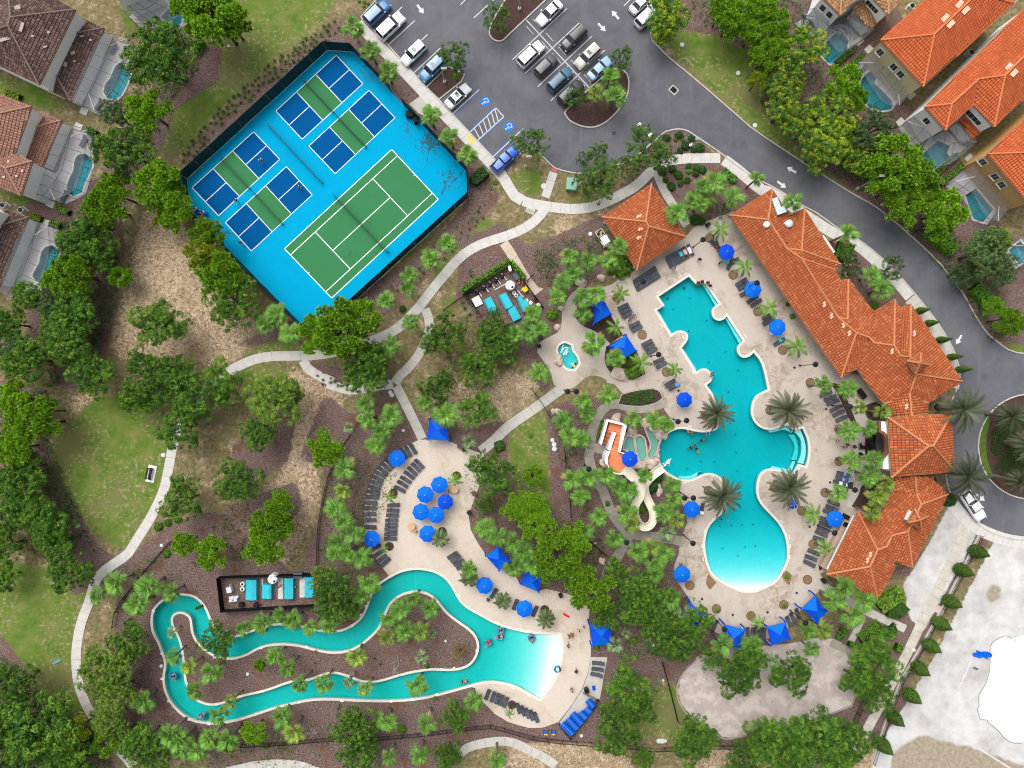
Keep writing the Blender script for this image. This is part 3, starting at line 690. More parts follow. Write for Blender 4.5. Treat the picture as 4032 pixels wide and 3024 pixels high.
for k, (s_, lab) in PB.items():
    c = XY(P(s_)); t = empty('pickleball_court'); struct(t)
    quad(c, 0, 1, 0, .341, .036, 'service_area', DB, t); quad(c, 0, 1, .659, 1, .036, 'service_area', DB, t); quad(c, 0, 1, .341, .659, .036, 'kitchen_area', GB, t)
    for a in ((0, 0, 1, 0), (1, 0, 1, 1), (1, 1, 0, 1), (0, 1, 0, 0), (0, .341, 1, .341), (0, .659, 1, .659), (.5, 0, .5, .341), (.5, .659, .5, 1)): line(c, *a, .1, t)
    a, b = bil(c, -.08, .5), bil(c, 1.08, .5)
    net('court_net', a, b, .9, f'dark low net across the {lab}')
c = XY(P('O 846.2,323.1 946.6,430.7 716.5,643.8 614.8,537.4')); t = empty('tennis_court'); struct(t)
quad(c, 0, 1, 0, 1, .036, 'playing_area', GB, t)
for a in ((0, 0, 1, 0), (1, 0, 1, 1), (1, 1, 0, 1), (0, 1, 0, 0), (.125, 0, .125, 1), (.875, 0, .875, 1), (.125, .231, .875, .231), (.125, .769, .875, .769), (.5, .231, .5, .769), (.5, 0, .5, .012), (.5, .988, .5, 1)): line(c, *a, .13, t)
net('court_net', bil(c, -.085, .5), bil(c, 1.085, .5), 1.05, 'long dark net across the green tennis court')
a, b = XY(P('10 125,1085 605,1600')); net('divider_net', a, b, 1.0, 'dark divider net between the pairs of pickleball courts', .05)

# windscreen fence round the courts
SCREEN = mm('green windscreen cloth', (.006, .045, .05), .9, .3, 1.5)
def screen_fence():
    r = empty('court_fence', (0, 0, 0)); pts = XY(FENCE_B); hgt = 3.0
    for i in range(len(pts)):
        a, b = Vector(pts[i]), Vector(pts[(i + 1) % len(pts)]); n = max(1, round((b - a).length / 3.0)); d = (b - a).normalized()
        gap = None
        if i == 1: gap = .33
        for k in range(n):
            p, q = a.lerp(b, k / n), a.lerp(b, (k + 1) / n)
            MB().tube([(p.x, p.y, 0), (p.x, p.y, hgt + .05)], .05, 8).build('fence_post', STEELB, r)
            if gap and abs(k / n - gap) < .5 / n * 1.01: continue
            pp, qq = p + d * .06, q - d * .06; w = Vector((-d.y, d.x)) * .02; m_ = (pp + qq) / 2 + w * random.uniform(-3, 3)
            V = []
            for s0 in (pp, m_, qq):
                for z in (.08, hgt * .5, hgt - .05):
                    V.append((s0.x + w.x * (1 if z != hgt * .5 else random.uniform(-2, 3)), s0.y + w.y, z))
            MB().add(V, [(0, 3, 4, 1), (1, 4, 5, 2), (3, 6, 7, 4), (4, 7, 8, 5)]).build('windscreen_panel', SCREEN, r)
        MB().tube([(a.x, a.y, hgt), (b.x, b.y, hgt)], .04, 6).build('top_rail', STEELB, r)
    tag(r, 'tall fence with dark green windscreen cloth around the blue sports courts', 'fence')
screen_fence()

# ================================================================ pools
WATER = water_material('pool water', (2.0, .235, .2)); WATER2 = water_material('house pool water', (.75, .11, .07)); WATER_R = water_material('river water', (2.0, .25, .27))
PLAST = plaster_material('aqua pool plaster', (.5, .66, .68)); PLAST_R = plaster_material('river pool plaster', (.54, .68, .66)); PLAST_D = plaster_material('blue pool plaster', (.1, .38, .42))
def pool(name, outer, inner, depth, water, plaster, label=None, cope=.34, level=-.12, grid=.8, wmat=COPING):
    r = empty(name)
    ox = np.array(outer); xs = np.arange(ox[:, 0].min(), ox[:, 0].max(), grid); ys = np.arange(ox[:, 1].min(), ox[:, 1].max(), grid)
    A, B = np.meshgrid(xs, ys); A, B = A.ravel(), B.ravel(); shr = offset(outer, -.25)
    k = inside(shr, A, B)
    if inner: k &= ~inside(offset(inner, .25), A, B)
    holes = [inner] if inner else []
    MB().sheet(outer, depth, holes, list(zip(A[k], B[k]))).build('pool_floor', plaster, r, True)
    mb = MB()
    for lp, s_ in [(outer, -1)] + ([(inner, 1)] if inner else []):
        n = len(lp)
        mb.add([(x, y, min(.03, depth(x, y) - .3)) for x, y in lp] + [(x, y, .03) for x, y in lp], [((i + 1) % n, i, n + i, n + (i + 1) % n)[::s_] for i in range(n)])
    mb.build('pool_wall', plaster, r)
    wo_ = offset(outer, .04); wi = offset(inner, -.04) if inner else None
    MB().prism(wo_, -3.2, level, [wi] if wi else ()).build('pool_water', water, r)
    if cope:
        mb = MB()
        cpo = offset(outer, cope)
        mb.prism(cpo, -.2, .075, [offset(outer, -.03)]).build('coping', wmat, r)
        if inner: MB().prism(offset(inner, .03), -.2, .075, [offset(inner, -cope)]).build('coping', wmat, r)
    struct(r); return r
beach = P('23 2000,165')[0]; yb = W(beach).y
def main_depth(x, y):
    t = (y - yb - .3) / 12.0
    d = 1.35 * max(0, min(1, t)) ** .75 if x < 48 and y < yb + 15 else 1.35
    return .0 - d - .01
def river_depth(x, y):
    e = W(P('23 470,650')[0]).x; t = (e - x - .2 - .006 * (y + 30) ** 2) / 10.5
    return -.04 - .98 * max(0, min(1, t)) ** .95
MP = pool('swimming_pool', MAINW, None, main_depth, WATER, PLAST)
RP = pool('lazy_river', RIVOW, RIVIW, river_depth, WATER_R, PLAST_R)
SP = pool('spa_pool', SPAW, None, lambda x, y: -.75, WATER, PLAST_R, grid=.5)
for k, poly in HPW.items(): pool('house_pool', poly, None, lambda x, y: -1.15, WATER2, PLAST_D, cope=.25, grid=1.0, wmat=CONC_W)
# benches and steps inside the main pool
def bench(s_, z, w=None, mat=None):
    MB().prism(XY(smooth(P(s_), n=2)) if w is None else XY(P(s_)), -1.6, z).build('pool_step', mat or mm('pale step plaster', (.5, .74, .74), .7, .06, 3), MP)
bench('21 1698,806 1722,800 1840,978 1812,1000', -.42, 1); bench('21 1898,1108 1912,1098 2046,1306 2020,1328', -.42, 1); bench('21 1298,1062 1316,1046 1432,1240 1412,1248', -.42, 1); bench('21 1510,1392 1532,1378 1652,1562 1634,1574', -.42, 1)
bench('32 282,440 340,425 372,500 388,575 386,655 368,725 318,715 345,650 352,575 338,500', -.3); bench('32 60,432 150,412 215,395 280,440 260,455 200,425 120,445 70,450', -.35); bench('32 85,765 200,788 262,795 300,705 280,700 235,770 150,755 90,740', -.35)
bench('32 240,470 300,470 330,575 320,690 270,695 300,600 290,540', -.7); bench('22 1590,855 1650,830 1660,800 1700,790 1650,800 1590,830 1510,835 1480,830 1510,852', -.4)
JET = mm('dark floor jet', (.1, .28, .3), .6, .1, 4)
for s_ in '21 1595,935 1450,1030 1585,1225 1740,1130 1910,1405 1760,1495 2015,1570 | 22 1935,100 1995,470 2000,630 1810,710 1690,710 2015,790 2025,945 2035,1105 1855,1270 1955,1265 2050,1262 2145,1255 1870,1460 2070,1450 2160,1440 2005,1525 1570,770 1640,990'.split('|'):
    for p in P(s_):
        c = W(p, -.6); z = main_depth(c.x, c.y) + .02; mb = MB()
        for k in range(2): mb.box((c.x, c.y, z), (.5, .08, .02), .3 + k * math.pi / 2)
        mb.build('floor_jet', JET, MP)
for s_ in ('21 1540,850', '21 1395,940'):
    c = W(P(s_)[0], -.9); mb = MB()
    for i in range(-1, 2):
        mb.box((c.x + i * .16, c.y, -1.33), (.09, .42, .02), .55); mb.box((c.x, c.y + i * .16, -1.33), (.42, .09, .02), .55)
    mb.build('floor_drain', JET, MP)
# white cross lines on the river floor and round lamps
WLINE = mm('white floor tile', (.72, .78, .76), .6, .05, 3)
for s_ in ('13 1402,0 1404,150', '13 828,510 870,640', '13 58,560 70,640', '13 1968,390 1905,490', '13 1735,870 1752,1000', '13 885,960 858,1090', '03 1440,955 1610,945', '03 2150,1090 2180,1230', '03 1650,345 1700,260'):
    q = XY(P(s_), -.5); strip(MB(), q, .11, -1.0, -.962).build('floor_line', WLINE, RP)
for s_ in '13 1342,70 1664,190 1125,230 1088,298 887,548 232,530 145,1105 1815,905 2190,710 2140,850 1915,422 | 23 25,565 133,757 292,805 245,948 373,830 338,660 88,898 178,618 | 03 2115,620'.split('|'):
    for p in P(s_):
        c = W(p, -.4); z = river_depth(c.x, c.y) + .015; MB().lathe([(.1, 0), (.1, .02), (.05, .03)], (c.x, c.y, z), 10).build('floor_lamp_disc', WLINE, RP)
# skimmer lids set along the river coping
for s_ in '03 1338,342 1413,715 1415,935 1473,1128 1645,1288 1820,1325 2028,560 1890,1155 1872,745 | 13 62,665 460,655 855,470 978,300 1420,178 1945,690 1635,850 75,1040 398,1138 768,1125 1195,1130 1378,1115 1590,1070 1880,998 215,1180'.split('|'):
    for p in P(s_):
        c = W(p); MB().box((c.x, c.y, .085), (.5, .36, .03), random.uniform(-.3, .3)).build('skimmer_lid', PLAST_W, RP)

# ================================================================ decks
DECK_A = deck_material('main pool deck', (.46, .4, .345)); DECK_B = deck_material('river deck', (.55, .475, .4), (.42, .34, .25), .5)
DK1 = P('''21 840,842 950,785 1110,690 1550,400 1620,318 1840,228 1960,180 2212,560 | 31 20,500 330,1100 640,1560 900,1620 | 32 1060,150 1120,300 1120,840 1130,960 1000,1150 840,1150 600,1640
 | 33 500,20 545,70 500,150 460,210 340,330 225,485 100,570 0,590 | 23 2080,585 1960,580 1800,525 1700,430 1580,240 1490,110 1445,40 | 22 1450,1600 1490,1500 1500,1390 1560,1230 1530,1100 1490,1000 1505,900 1480,850 1420,850 1350,800 1300,720 1285,640 1290,560 1330,480 1390,430 1450,400 1420,330 1362,250 1355,150 1330,92 1262,62 1110,80 1000,110 960,66 930,30 860,15
 | 21 860,1655 800,1620 720,1614 660,1640 | 22 600,40 540,70 450,66 400,30 | 21 388,1650 360,1560 255,1410 258,1340 330,1290 430,1240 468,1150 470,1050 500,980 560,890 650,850''')
DK1W = ccw(XY(smooth(DK1, n=2, corner=35)))
deck1 = MB().prism(DK1W, -.02, .045, [offset(MAINW, .03), offset(SPAW, .03)]).build('pool_deck', DECK_A); struct(deck1)
DK2 = P('''12 1430,515 1510,508 1690,520 1800,570 2012,640 2000,700 1960,920 1900,1080 1870,1180 1890,1300 1950,1410 2030,1530 2212,1590 | 23 110,115 260,172 330,150 520,195 640,260 712,320 702,430 722,620 722,740 690,900 640,1030 550,1170 440,1310 300,1360 180,1362 0,1310
 | 13 2100,1240 2000,1140 1930,1040 1885,985 1980,958 2090,948 | 23 0,968 100,1003 200,1062 280,1103 372,985 432,878 463,760 473,650 458,546 300,541 150,526 0,490 | 13 2100,450 1980,385 1872,325 1793,255 1743,165 1683,75 1602,17 1520,-8 1430,-20 1340,-12 1250,14 1185,45
 | 12 1130,1640 1040,1520 980,1400 960,1250 965,1090 1000,920 1060,790 1180,660 1300,580''')
DK2W = ccw(XY(DK2))
deck2 = MB().prism(DK2W, -.02, .05).build('pool_deck', DECK_B); struct(deck2)
struct(MB().prism(XY(P('23 724,745 866,748 800,1112 762,1110 585,1400 448,1316 552,1176 645,1034 694,902')), -.02, .04).build('storage_pad', CONC))
# planting beds let into the deck
BEDS = ['21 600,1010 840,965 900,1090 1005,1260 890,1335 760,1232 650,1182 585,1110', '21 850,1380 890,1335 1030,1262 1120,1395 1182,1540 1200,1600 1100,1645 960,1645 870,1560 838,1480',
 '32 560,0 640,90 770,360 832,380 760,200 690,30', '32 880,215 985,180 1030,205 1110,250 1115,335 960,350 900,300', '32 870,905 1020,800 1120,835 1130,960 1050,1100 990,1150 840,1120 775,1092 840,985', '32 740,870 800,880 790,950 745,930', '32 600,1380 640,1350 660,1390 600,1560 500,1659 490,1620 540,1510',
 '22 990,118 1110,85 1262,68 1325,98 1345,150 1290,190 1180,218 1050,215 960,200']
for s_ in BEDS:
    poly = ccw(XY(smooth(P(s_), n=3))); b_ = MB().sheet(poly, .07).build('planting_bed', MULCH); struct(b_)
    strip(MB(), poly, .1, .0, .1, True).build('bed_edging', CONC, b_)
PEB = mm('tan pebbles', (.27, .17, .1), .9, .6, 7, fine=.5); RIM = mm('planter rim', (.1, .075, .055), .8, .2, 4)
def tree_well(p, r=.72, fill=PEB):
    c = W(p); o = MB().lathe([(r, -.01), (r, .085), (r - .1, .085), (r - .1, .06)], (c.x, c.y, 0), 28).build('tree_well', fill); struct(o)
    mb = MB(); n = 28
    V = [((r * k) * math.cos(2 * math.pi * i / n) + c.x, (r * k) * math.sin(2 * math.pi * i / n) + c.y, z) for k, z in ((1.06, .03), (1.06, .11), (.94, .11), (.94, .03)) for i in range(n)]
    mb.add(V, [(q * n + i, q * n + (i + 1) % n, (q + 1) * n + (i + 1) % n, (q + 1) * n + i) for q in range(3) for i in range(n)]).build('well_rim', RIM, o)
for p in P('21 1755,415 1960,735 950,935 1168,1257 1380,1580 2175,1055 | 31 180,1390 | 32 70,255 110,930 345,1130 445,1420 420,15 670,420 670,698 550,972 | 23 1585,120 1815,325 2115,385 | 33 395,70 190,290 | 22 1715,300 1745,955'): tree_well(p)
for p in P('12 1765,825 1215,975 1180,1440 1640,1310 | 23 320,330 35,1160'): tree_well(p, .68, MULCH)
for s_ in ('23 1745,20 1815,95 1760,160 1722,100', '33 165,20 215,-10 260,30 240,120 200,90'):
    struct(MB().prism(XY(smooth(P(s_), n=2)), .0, .07).build('planting_bed', PEB))
# depth numbers stencilled on the deck
STEN = mm('stencil paint', (.72, .71, .68), .8, .1, 4)
for s_, dx, dy in (('21 1505,750', .8, -.5), ('21 1548,725', .8, -.5), ('21 1310,885', .8, -.5), ('21 1802,865', .5, .8), ('21 1340,1180', .5, .8), ('21 1528,1275', .5, .8), ('21 2070,1268', .5, .8), ('21 1610,1580', .5, .8), ('22 1585,398', 1, .2), ('22 1540,888', 1, 0), ('22 1715,1310', -.2, 1), ('22 1690,1440', 0, 1),
                   ('22 1700,1555', .1, 1), ('32 172,1225', .6, .8), ('32 238,1360', .2, 1), ('32 245,1440', 0, 1), ('32 240,1535', -.1, 1), ('32 325,760', .3, -.9), ('23 95,500', 1, .1), ('23 185,515', 1, .1), ('23 275,527', 1, 0), ('23 385,532', 1, 0), ('23 40,1010', .9, .4), ('23 180,1082', .8, .5), ('13 2070,972', 1, 0), ('13 2165,980', 1, .1), ('13 2120,440', .9, .4), ('13 1790,210', .4, .9)):
    p = P(s_)[0]; c = W(p); a = ang(dx, dy); mb = MB()
    d = Vector((math.cos(a), math.sin(a))); q = Vector((-d.y, d.x))
    for k, (u, wv, hh) in enumerate(((-.28, .1, .2), (-.12, .06, .22), (.04, .12, .18), (.22, .1, .22))):
        mb.box((c.x + d.x * u, c.y + d.y * u, .053 + .0), (wv, hh, .006), a)
    mb.build('depth_marking', STEN, deck1 if 'O' not in s_ and not s_.startswith(('13', '23')) else deck2)
# sand court rim
struct(strip(MB(), XY(smooth(P('S 2741,2598 2692,2648 2669,2693 2667,2743 2687,2788 2719,2824 2790,2870 2836,2901 2870,2910 2950,2893 3149,2856 3244,2820 3353,2779 3370,2725 3371,2657 3316,2544 3271,2526'), False, 4)), .22, -.05, .1).build('sand_court_kerb', mm('weathered kerb', (.3, .26, .22), .9, .2, 1.5)))
# low slab frame in the white yard and a long crack with sealant
yard = strip(MB(), XY(P('33 2040,310 1565,1340 2300,1800')), .3, -.02, .02).build('yard_slab_edge', mm('grey slab edge', (.5, .49, .48), .9, .2, 1.0)); struct(yard)
struct(MB().sheet(XY(P('33 2160,590 2110,575 2035,610 1998,655 1995,740 1990,860 1965,950 1940,1010 1900,1080 1900,1170 1890,1200 1910,1280 1970,1288 2070,1385 2115,1440 2175,1480 2500,1500 2500,500')), .008).build('pale_slab', mm('fresh white slab', (.78, .78, .78), .85, .03, .5)))
strip(MB(), XY(P('33 2040,310 2212,390 2400,470')), .12, -.02, .02).build('yard_slab_edge', MAT['grey slab edge'], yard)
strip(MB(), XY(smooth(P('33 2220,620 2165,575 2110,563 2030,600 1990,650 1985,740 1985,860 1960,950 1930,1010 1890,1080 1890,1170 1875,1200 1900,1290 1965,1295 1975,1325 2060,1390 2110,1450 2170,1490 2260,1500'), False, 4)), .09, -.01, .012).build('crack_seam', mm('crack filler', (.2, .19, .18), .9, .2, 3), yard)
# ================================================================ plants
def leaf_material(name, hue=.0, rnd=(.72, 1.18), trans=.25, warm=.0):
    """leaf colour is carried leaf by leaf; each plant is a little lighter, darker or yellower than the next"""
    m = bpy.data.materials.new(name); m.use_nodes = True; nt = m.node_tree; nt.nodes.clear(); L = nt.links
    o = node(nt, 'ShaderNodeOutputMaterial'); at = node(nt, 'ShaderNodeAttribute', attribute_name='leaf'); oi = node(nt, 'ShaderNodeObjectInfo')
    k = ramp(nt, oi.outputs['Random'], [(0, (rnd[0],) * 3), (.5, (1, 1, 1)), (1, (rnd[1], rnd[1] * .98, rnd[1] * .9))])
    c = mix(nt, 1.0, at.outputs['Color'], k, 'MULTIPLY')
    d = node(nt, 'ShaderNodeBsdfDiffuse'); t = node(nt, 'ShaderNodeBsdfTranslucent'); g = node(nt, 'ShaderNodeBsdfGlossy'); g.inputs['Roughness'].default_value = .45
    L.new(c, d.inputs[0]); L.new(mix(nt, 1.0, c, (1.0, 1.05, .5), 'MULTIPLY'), t.inputs[0]); g.inputs[0].default_value = (.9, .95, .9, 1)
    m1 = node(nt, 'ShaderNodeMixShader'); m1.inputs[0].default_value = trans; L.new(d.outputs[0], m1.inputs[1]); L.new(t.outputs[0], m1.inputs[2])
    m2 = node(nt, 'ShaderNodeMixShader'); m2.inputs[0].default_value = .015; L.new(m1.outputs[0], m2.inputs[1]); L.new(g.outputs[0], m2.inputs[2])
    L.new(m2.outputs[0], o.inputs['Surface']); return m
LEAF = leaf_material('tree leaves'); PALML = leaf_material('palm leaves', trans=.2, rnd=(.8, 1.15)); NEEDLE = leaf_material('pine needles', rnd=(.75, 1.12), trans=.3); SHRUBL = leaf_material('shrub leaves', rnd=(.75, 1.2))
BARK = mm('bark', (.12, .095, .075), .95, .4, 6, fine=.3); PBARK = mm('palm bark', (.17, .145, .12), .95, .3, 8, fine=.3); DEAD = mm('bleached wood', (.36, .33, .3), .9, .2, 6)

def leaf_mesh(name, V, F, C, mat):
    me = bpy.data.meshes.new(name); me.from_pydata(V.tolist() if hasattr(V, 'tolist') else V, [], F.tolist() if hasattr(F, 'tolist') else F)
    a = me.color_attributes.new('leaf', 'FLOAT_COLOR', 'POINT'); C = np.clip(np.asarray(C, float), 0, 1)
    a.data.foreach_set('color', np.concatenate([C, np.ones((len(C), 1))], 1).ravel()); me.materials.append(mat); me.update(); return me
def unit(v): return v / np.maximum(1e-9, np.linalg.norm(v, axis=-1, keepdims=True))
def leaf_quads(c, nrm, size, rng, asp=.6):
    """kite-shaped leaves at c facing nrm"""
    n = len(c); r = unit(rng.normal(size=(n, 3))); u = unit(np.cross(nrm, r)); w = np.cross(nrm, u); s_ = np.asarray(size).reshape(-1, 1)
    bend = nrm * s_ * .22
    V = np.stack([c - u * s_, c + w * s_ * asp - bend, c + u * s_, c - w * s_ * asp - bend], 1).reshape(-1, 3)
    return V, np.arange(4 * n).reshape(-1, 4)
def crown_leaves(rng, lobes, clumps, leaves, crad, lsize, cols, tipcol=None, tipfrac=0.0, flat=.75, up=-.25):
    Cc, Nn, Sz, Co = [], [], [], []
    cols = np.array(cols)
    for (lc, lr) in lobes:
        d = unit(rng.normal(size=(clumps * 2, 3))); d = d[d[:, 2] > up][:clumps]
        cc = lc + d * lr * rng.uniform(.72, 1.02, (len(d), 1)) * np.array([1, 1, flat])
        for q, dq in zip(cc, d):
            k = rng.integers(int(leaves * .7), int(leaves * 1.3)); e = unit(rng.normal(size=(k, 3)) + dq * .7 + np.array([0, 0, .5])); cr = crad * rng.uniform(.65, 1.25)
            Cc.append(q + e * cr * rng.uniform(.55, 1.05, (k, 1))); Nn.append(unit(e + rng.normal(size=(k, 3)) * .55)); Sz.append(lsize * rng.uniform(.65, 1.25, k))
            t = rng.random(); base = cols[rng.integers(len(cols))] * rng.uniform(.78, 1.2)
            col = base * rng.uniform(.8, 1.22, (k, 1)) * np.array([1, 1, 1])
            if tipcol is not None and t < tipfrac: col = col * .35 + np.array(tipcol) * .65 * rng.uniform(.8, 1.15, (k, 1))
            Co.append(col)
    c = np.concatenate(Cc); V, F = leaf_quads(c, np.concatenate(Nn), np.concatenate(Sz), rng)
    return V, F, np.repeat(np.concatenate(Co), 4, 0)
def limbs(rng, h0, ends, r0=.17, name='trunk'):
    mb = MB(); lean = rng.normal(size=2) * .15
    mb.tube([(0, 0, -.1), (lean[0] * .4, lean[1] * .4, h0 * .5), (lean[0], lean[1], h0)], [r0 * 1.35, r0, r0 * .85], 9)
    for e in ends:
        e = Vector(e); b = Vector((lean[0], lean[1], h0 * rng.uniform(.75, 1.0))); m_ = b.lerp(e, .5) + Vector((0, 0, .25)) + Vector(rng.normal(size=3) * .12)
        mb.tube([b, m_, e], [r0 * .55, r0 * .36, r0 * .12], 6)
    return mb
OAK_C = [(.055, .145, .015), (.075, .185, .018), (.1, .215, .02), (.045, .12, .018)]
def oak_variant(seed, cols=OAK_C, tip=(.19, .33, .035), tf=.28, nl=15, dens=1.0, spread=1.0):
    rng = np.random.default_rng(seed); lobes = [(np.array([0, 0, 5.0]), 2.1)]; ends = []
    for i in range(nl):
        a = 2.4 * i + rng.uniform(-.5, .5); rr = rng.uniform(1.1, 2.75) * spread; z = 5.6 - .33 * rr + rng.uniform(-.7, .8)
        lobes.append((np.array([rr * math.cos(a), rr * math.sin(a), z]), rng.uniform(.8, 1.45))); ends.append((rr * .85 * math.cos(a), rr * .85 * math.sin(a), z - .1))
    V, F, C = crown_leaves(rng, lobes, int(20 * dens), 30, .42, .125, cols, tip, tf)
    return leaf_mesh('crown', V, F, C, LEAF), limbs(rng, 2.7, ends).mesh('trunk', BARK, True)
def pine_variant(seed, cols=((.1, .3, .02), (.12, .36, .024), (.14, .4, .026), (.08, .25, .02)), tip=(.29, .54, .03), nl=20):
    rng = np.random.default_rng(seed); Vs, Fs, Cs, o = [], [], [], 0; ends = []; cols = np.array(cols)
    for i in range(nl):
        a = 2.4 * i + rng.uniform(-.6, .6); rr = rng.uniform(.5, 3.0) ; z = 7.6 - .45 * rr + rng.uniform(-.9, .7); lr = rng.uniform(.75, 1.15); lc = np.array([rr * math.cos(a), rr * math.sin(a), z]); ends.append(tuple(lc - np.array([0, 0, .2])))
        for j in range(30):
            d = unit(rng.normal(size=3) + np.array([0, 0, .35])); c = lc + d * lr * rng.uniform(.45, 1.05) * np.array([1, 1, .6]); nb = 13
            e = unit(rng.normal(size=(nb, 3)) + np.array([0, 0, .75]) + d * .4); ln = rng.uniform(.32, .52, (nb, 1)); w = unit(np.cross(e, rng.normal(size=(nb, 3)))) * .075
            V = np.stack([c + e * .04 - w, c + e * .04 + w, c + e * ln + w * .7, c + e * ln - w * .7], 1).reshape(-1, 3)
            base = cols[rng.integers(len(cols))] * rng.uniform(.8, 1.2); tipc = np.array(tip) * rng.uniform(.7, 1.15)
            col = np.stack([base * .35, base * .35, tipc, tipc], 0); Vs.append(V); Cs.append(np.tile(col, (nb, 1)))  # blade bases darkened to paint shade between tufts; tips keep needle colour
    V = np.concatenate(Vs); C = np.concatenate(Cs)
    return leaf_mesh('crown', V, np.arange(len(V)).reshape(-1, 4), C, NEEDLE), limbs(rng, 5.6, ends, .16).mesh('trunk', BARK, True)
def fan_palm_variant(seed, col=(.135, .285, .045), old=(.3, .25, .09), nf=21):
    rng = np.random.default_rng(seed); V, F, C = [], [], []
    def quad_(a, b, c, d, c0, c1):
        o = len(V); V.extend([a, b, c, d]); F.append((o, o + 1, o + 2, o + 3)); C.extend([c0, c0, c1, c1])
    for i in range(nf):
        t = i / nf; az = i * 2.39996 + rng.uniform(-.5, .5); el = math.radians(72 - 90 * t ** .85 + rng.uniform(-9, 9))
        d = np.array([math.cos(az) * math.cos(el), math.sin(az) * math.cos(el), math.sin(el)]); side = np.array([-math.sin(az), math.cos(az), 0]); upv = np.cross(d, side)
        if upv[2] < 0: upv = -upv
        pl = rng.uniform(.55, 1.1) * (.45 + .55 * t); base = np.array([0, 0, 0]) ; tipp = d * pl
        k = rng.uniform(.45, .85) + .6 * (1 - t); c_ = np.array(col) * k  # lower fans coloured darker, painting shaded gaps beneath the upper ones
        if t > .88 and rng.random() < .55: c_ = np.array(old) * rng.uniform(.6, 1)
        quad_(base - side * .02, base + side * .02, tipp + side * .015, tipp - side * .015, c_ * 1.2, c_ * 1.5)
        nb = 11; BL = rng.uniform(.85, 1.2)
        for j in range(nb):
            s_ = (j / (nb - 1) - .5) * 2; a = s_ * math.radians(50); fold = .28 * abs(s_)
            bd = unit(d * math.cos(a) + side * math.sin(a) + upv * (fold - .1)); ln = 1.12 * BL * (1 - .42 * abs(s_) ** 1.5) * rng.uniform(.9, 1.08)
            wv = np.cross(bd, upv); wv = unit(wv) * .06; lift = upv * (.03 if j % 2 else -.03)
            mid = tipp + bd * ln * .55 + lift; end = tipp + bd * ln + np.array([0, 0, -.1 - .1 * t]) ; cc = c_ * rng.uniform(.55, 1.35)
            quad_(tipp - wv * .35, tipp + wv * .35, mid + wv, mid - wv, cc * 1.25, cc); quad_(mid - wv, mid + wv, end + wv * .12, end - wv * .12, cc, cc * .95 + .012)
    me = leaf_mesh('crown', [tuple(v) for v in V], F, C, PALML); return me
def feather_palm_variant(seed, nf, length, col, stiff=.9, dark=.75, e0=75, e1=-5, leaflet=.5, segs=15, lw=.05):
    rng = np.random.default_rng(seed); V, F, C = [], [], []
    for i in range(nf):
        t = i / nf; az = i * 2.39996 + rng.uniform(-.2, .2); el = math.radians(e0 + (e1 - e0) * t + rng.uniform(-6, 6)); Lf = length * rng.uniform(.88, 1.08); p = np.array([0., 0., 0.]); st = Lf / segs
        c_ = np.array(col) * rng.uniform(dark, 1.2); hd = np.array([math.cos(az), math.sin(az), 0]); side = np.array([-math.sin(az), math.cos(az), 0])
        for s_ in range(segs):
            d = hd * math.cos(el) + np.array([0, 0, math.sin(el)]); q = p + d * st; u = np.cross(d, side); u = u if u[2] > 0 else -u
            o = len(V); V.extend([p - side * .025, p + side * .025, q + side * .02, q - side * .02]); F.append((o, o + 1, o + 2, o + 3)); C.extend([c_ * 1.35] * 4)
            f = s_ / segs; ll = leaflet * (math.sin(math.pi * min(1, .18 + f * .85)) ** .6)
            if s_ > 1:
                for sg in (-1, 1):
                    for e in (0, .5):
                        b = p + d * st * e; tip_ = b + side * sg * ll * .85 + d * ll * .55 + u * .05 * rng.uniform(-1, 1) - np.array([0, 0, .12 * ll]); cc = c_ * rng.uniform(.8, 1.2); o = len(V)
                        V.extend([b - d * lw, b + d * lw, tip_ + d * .015, tip_ - d * .015]); F.append((o, o + 1, o + 2, o + 3)); C.extend([cc] * 4)
            p = q; el -= (1.0 - stiff) * .55 + .03
    return leaf_mesh('crown', [tuple(v) for v in V], F, C, PALML)
def palm_trunk(h, r, boots=False):
    mb = MB(); n = 8; pts = [(0, 0, -.05 + (h + .05) * i / n) for i in range(n + 1)]; mb.tube(pts, [r * (1.25 if i == 0 else 1.0 + .06 * (i % 2)) for i in range(n + 1)], 10)
    for i in range(10): 
        a = i * 2.4; mb.tube([(r * .7 * math.cos(a), r * .7 * math.sin(a), h - .75 + .06 * i), (r * 1.9 * math.cos(a), r * 1.9 * math.sin(a), h - .35 + .04 * i)], [.05, .03], 5)
    return mb.mesh('trunk', PBARK, True)
def plant_proto(name, crown, trunk, zc=0.0):
    e = empty(name); c = put('crown', crown, e)
    if zc: c.location = (0, 0, zc)
    if trunk: put('trunk', trunk, e)
    return register(e)
YEL = [(.13, .24, .026), (.08, .2, .024), (.065, .165, .024)]
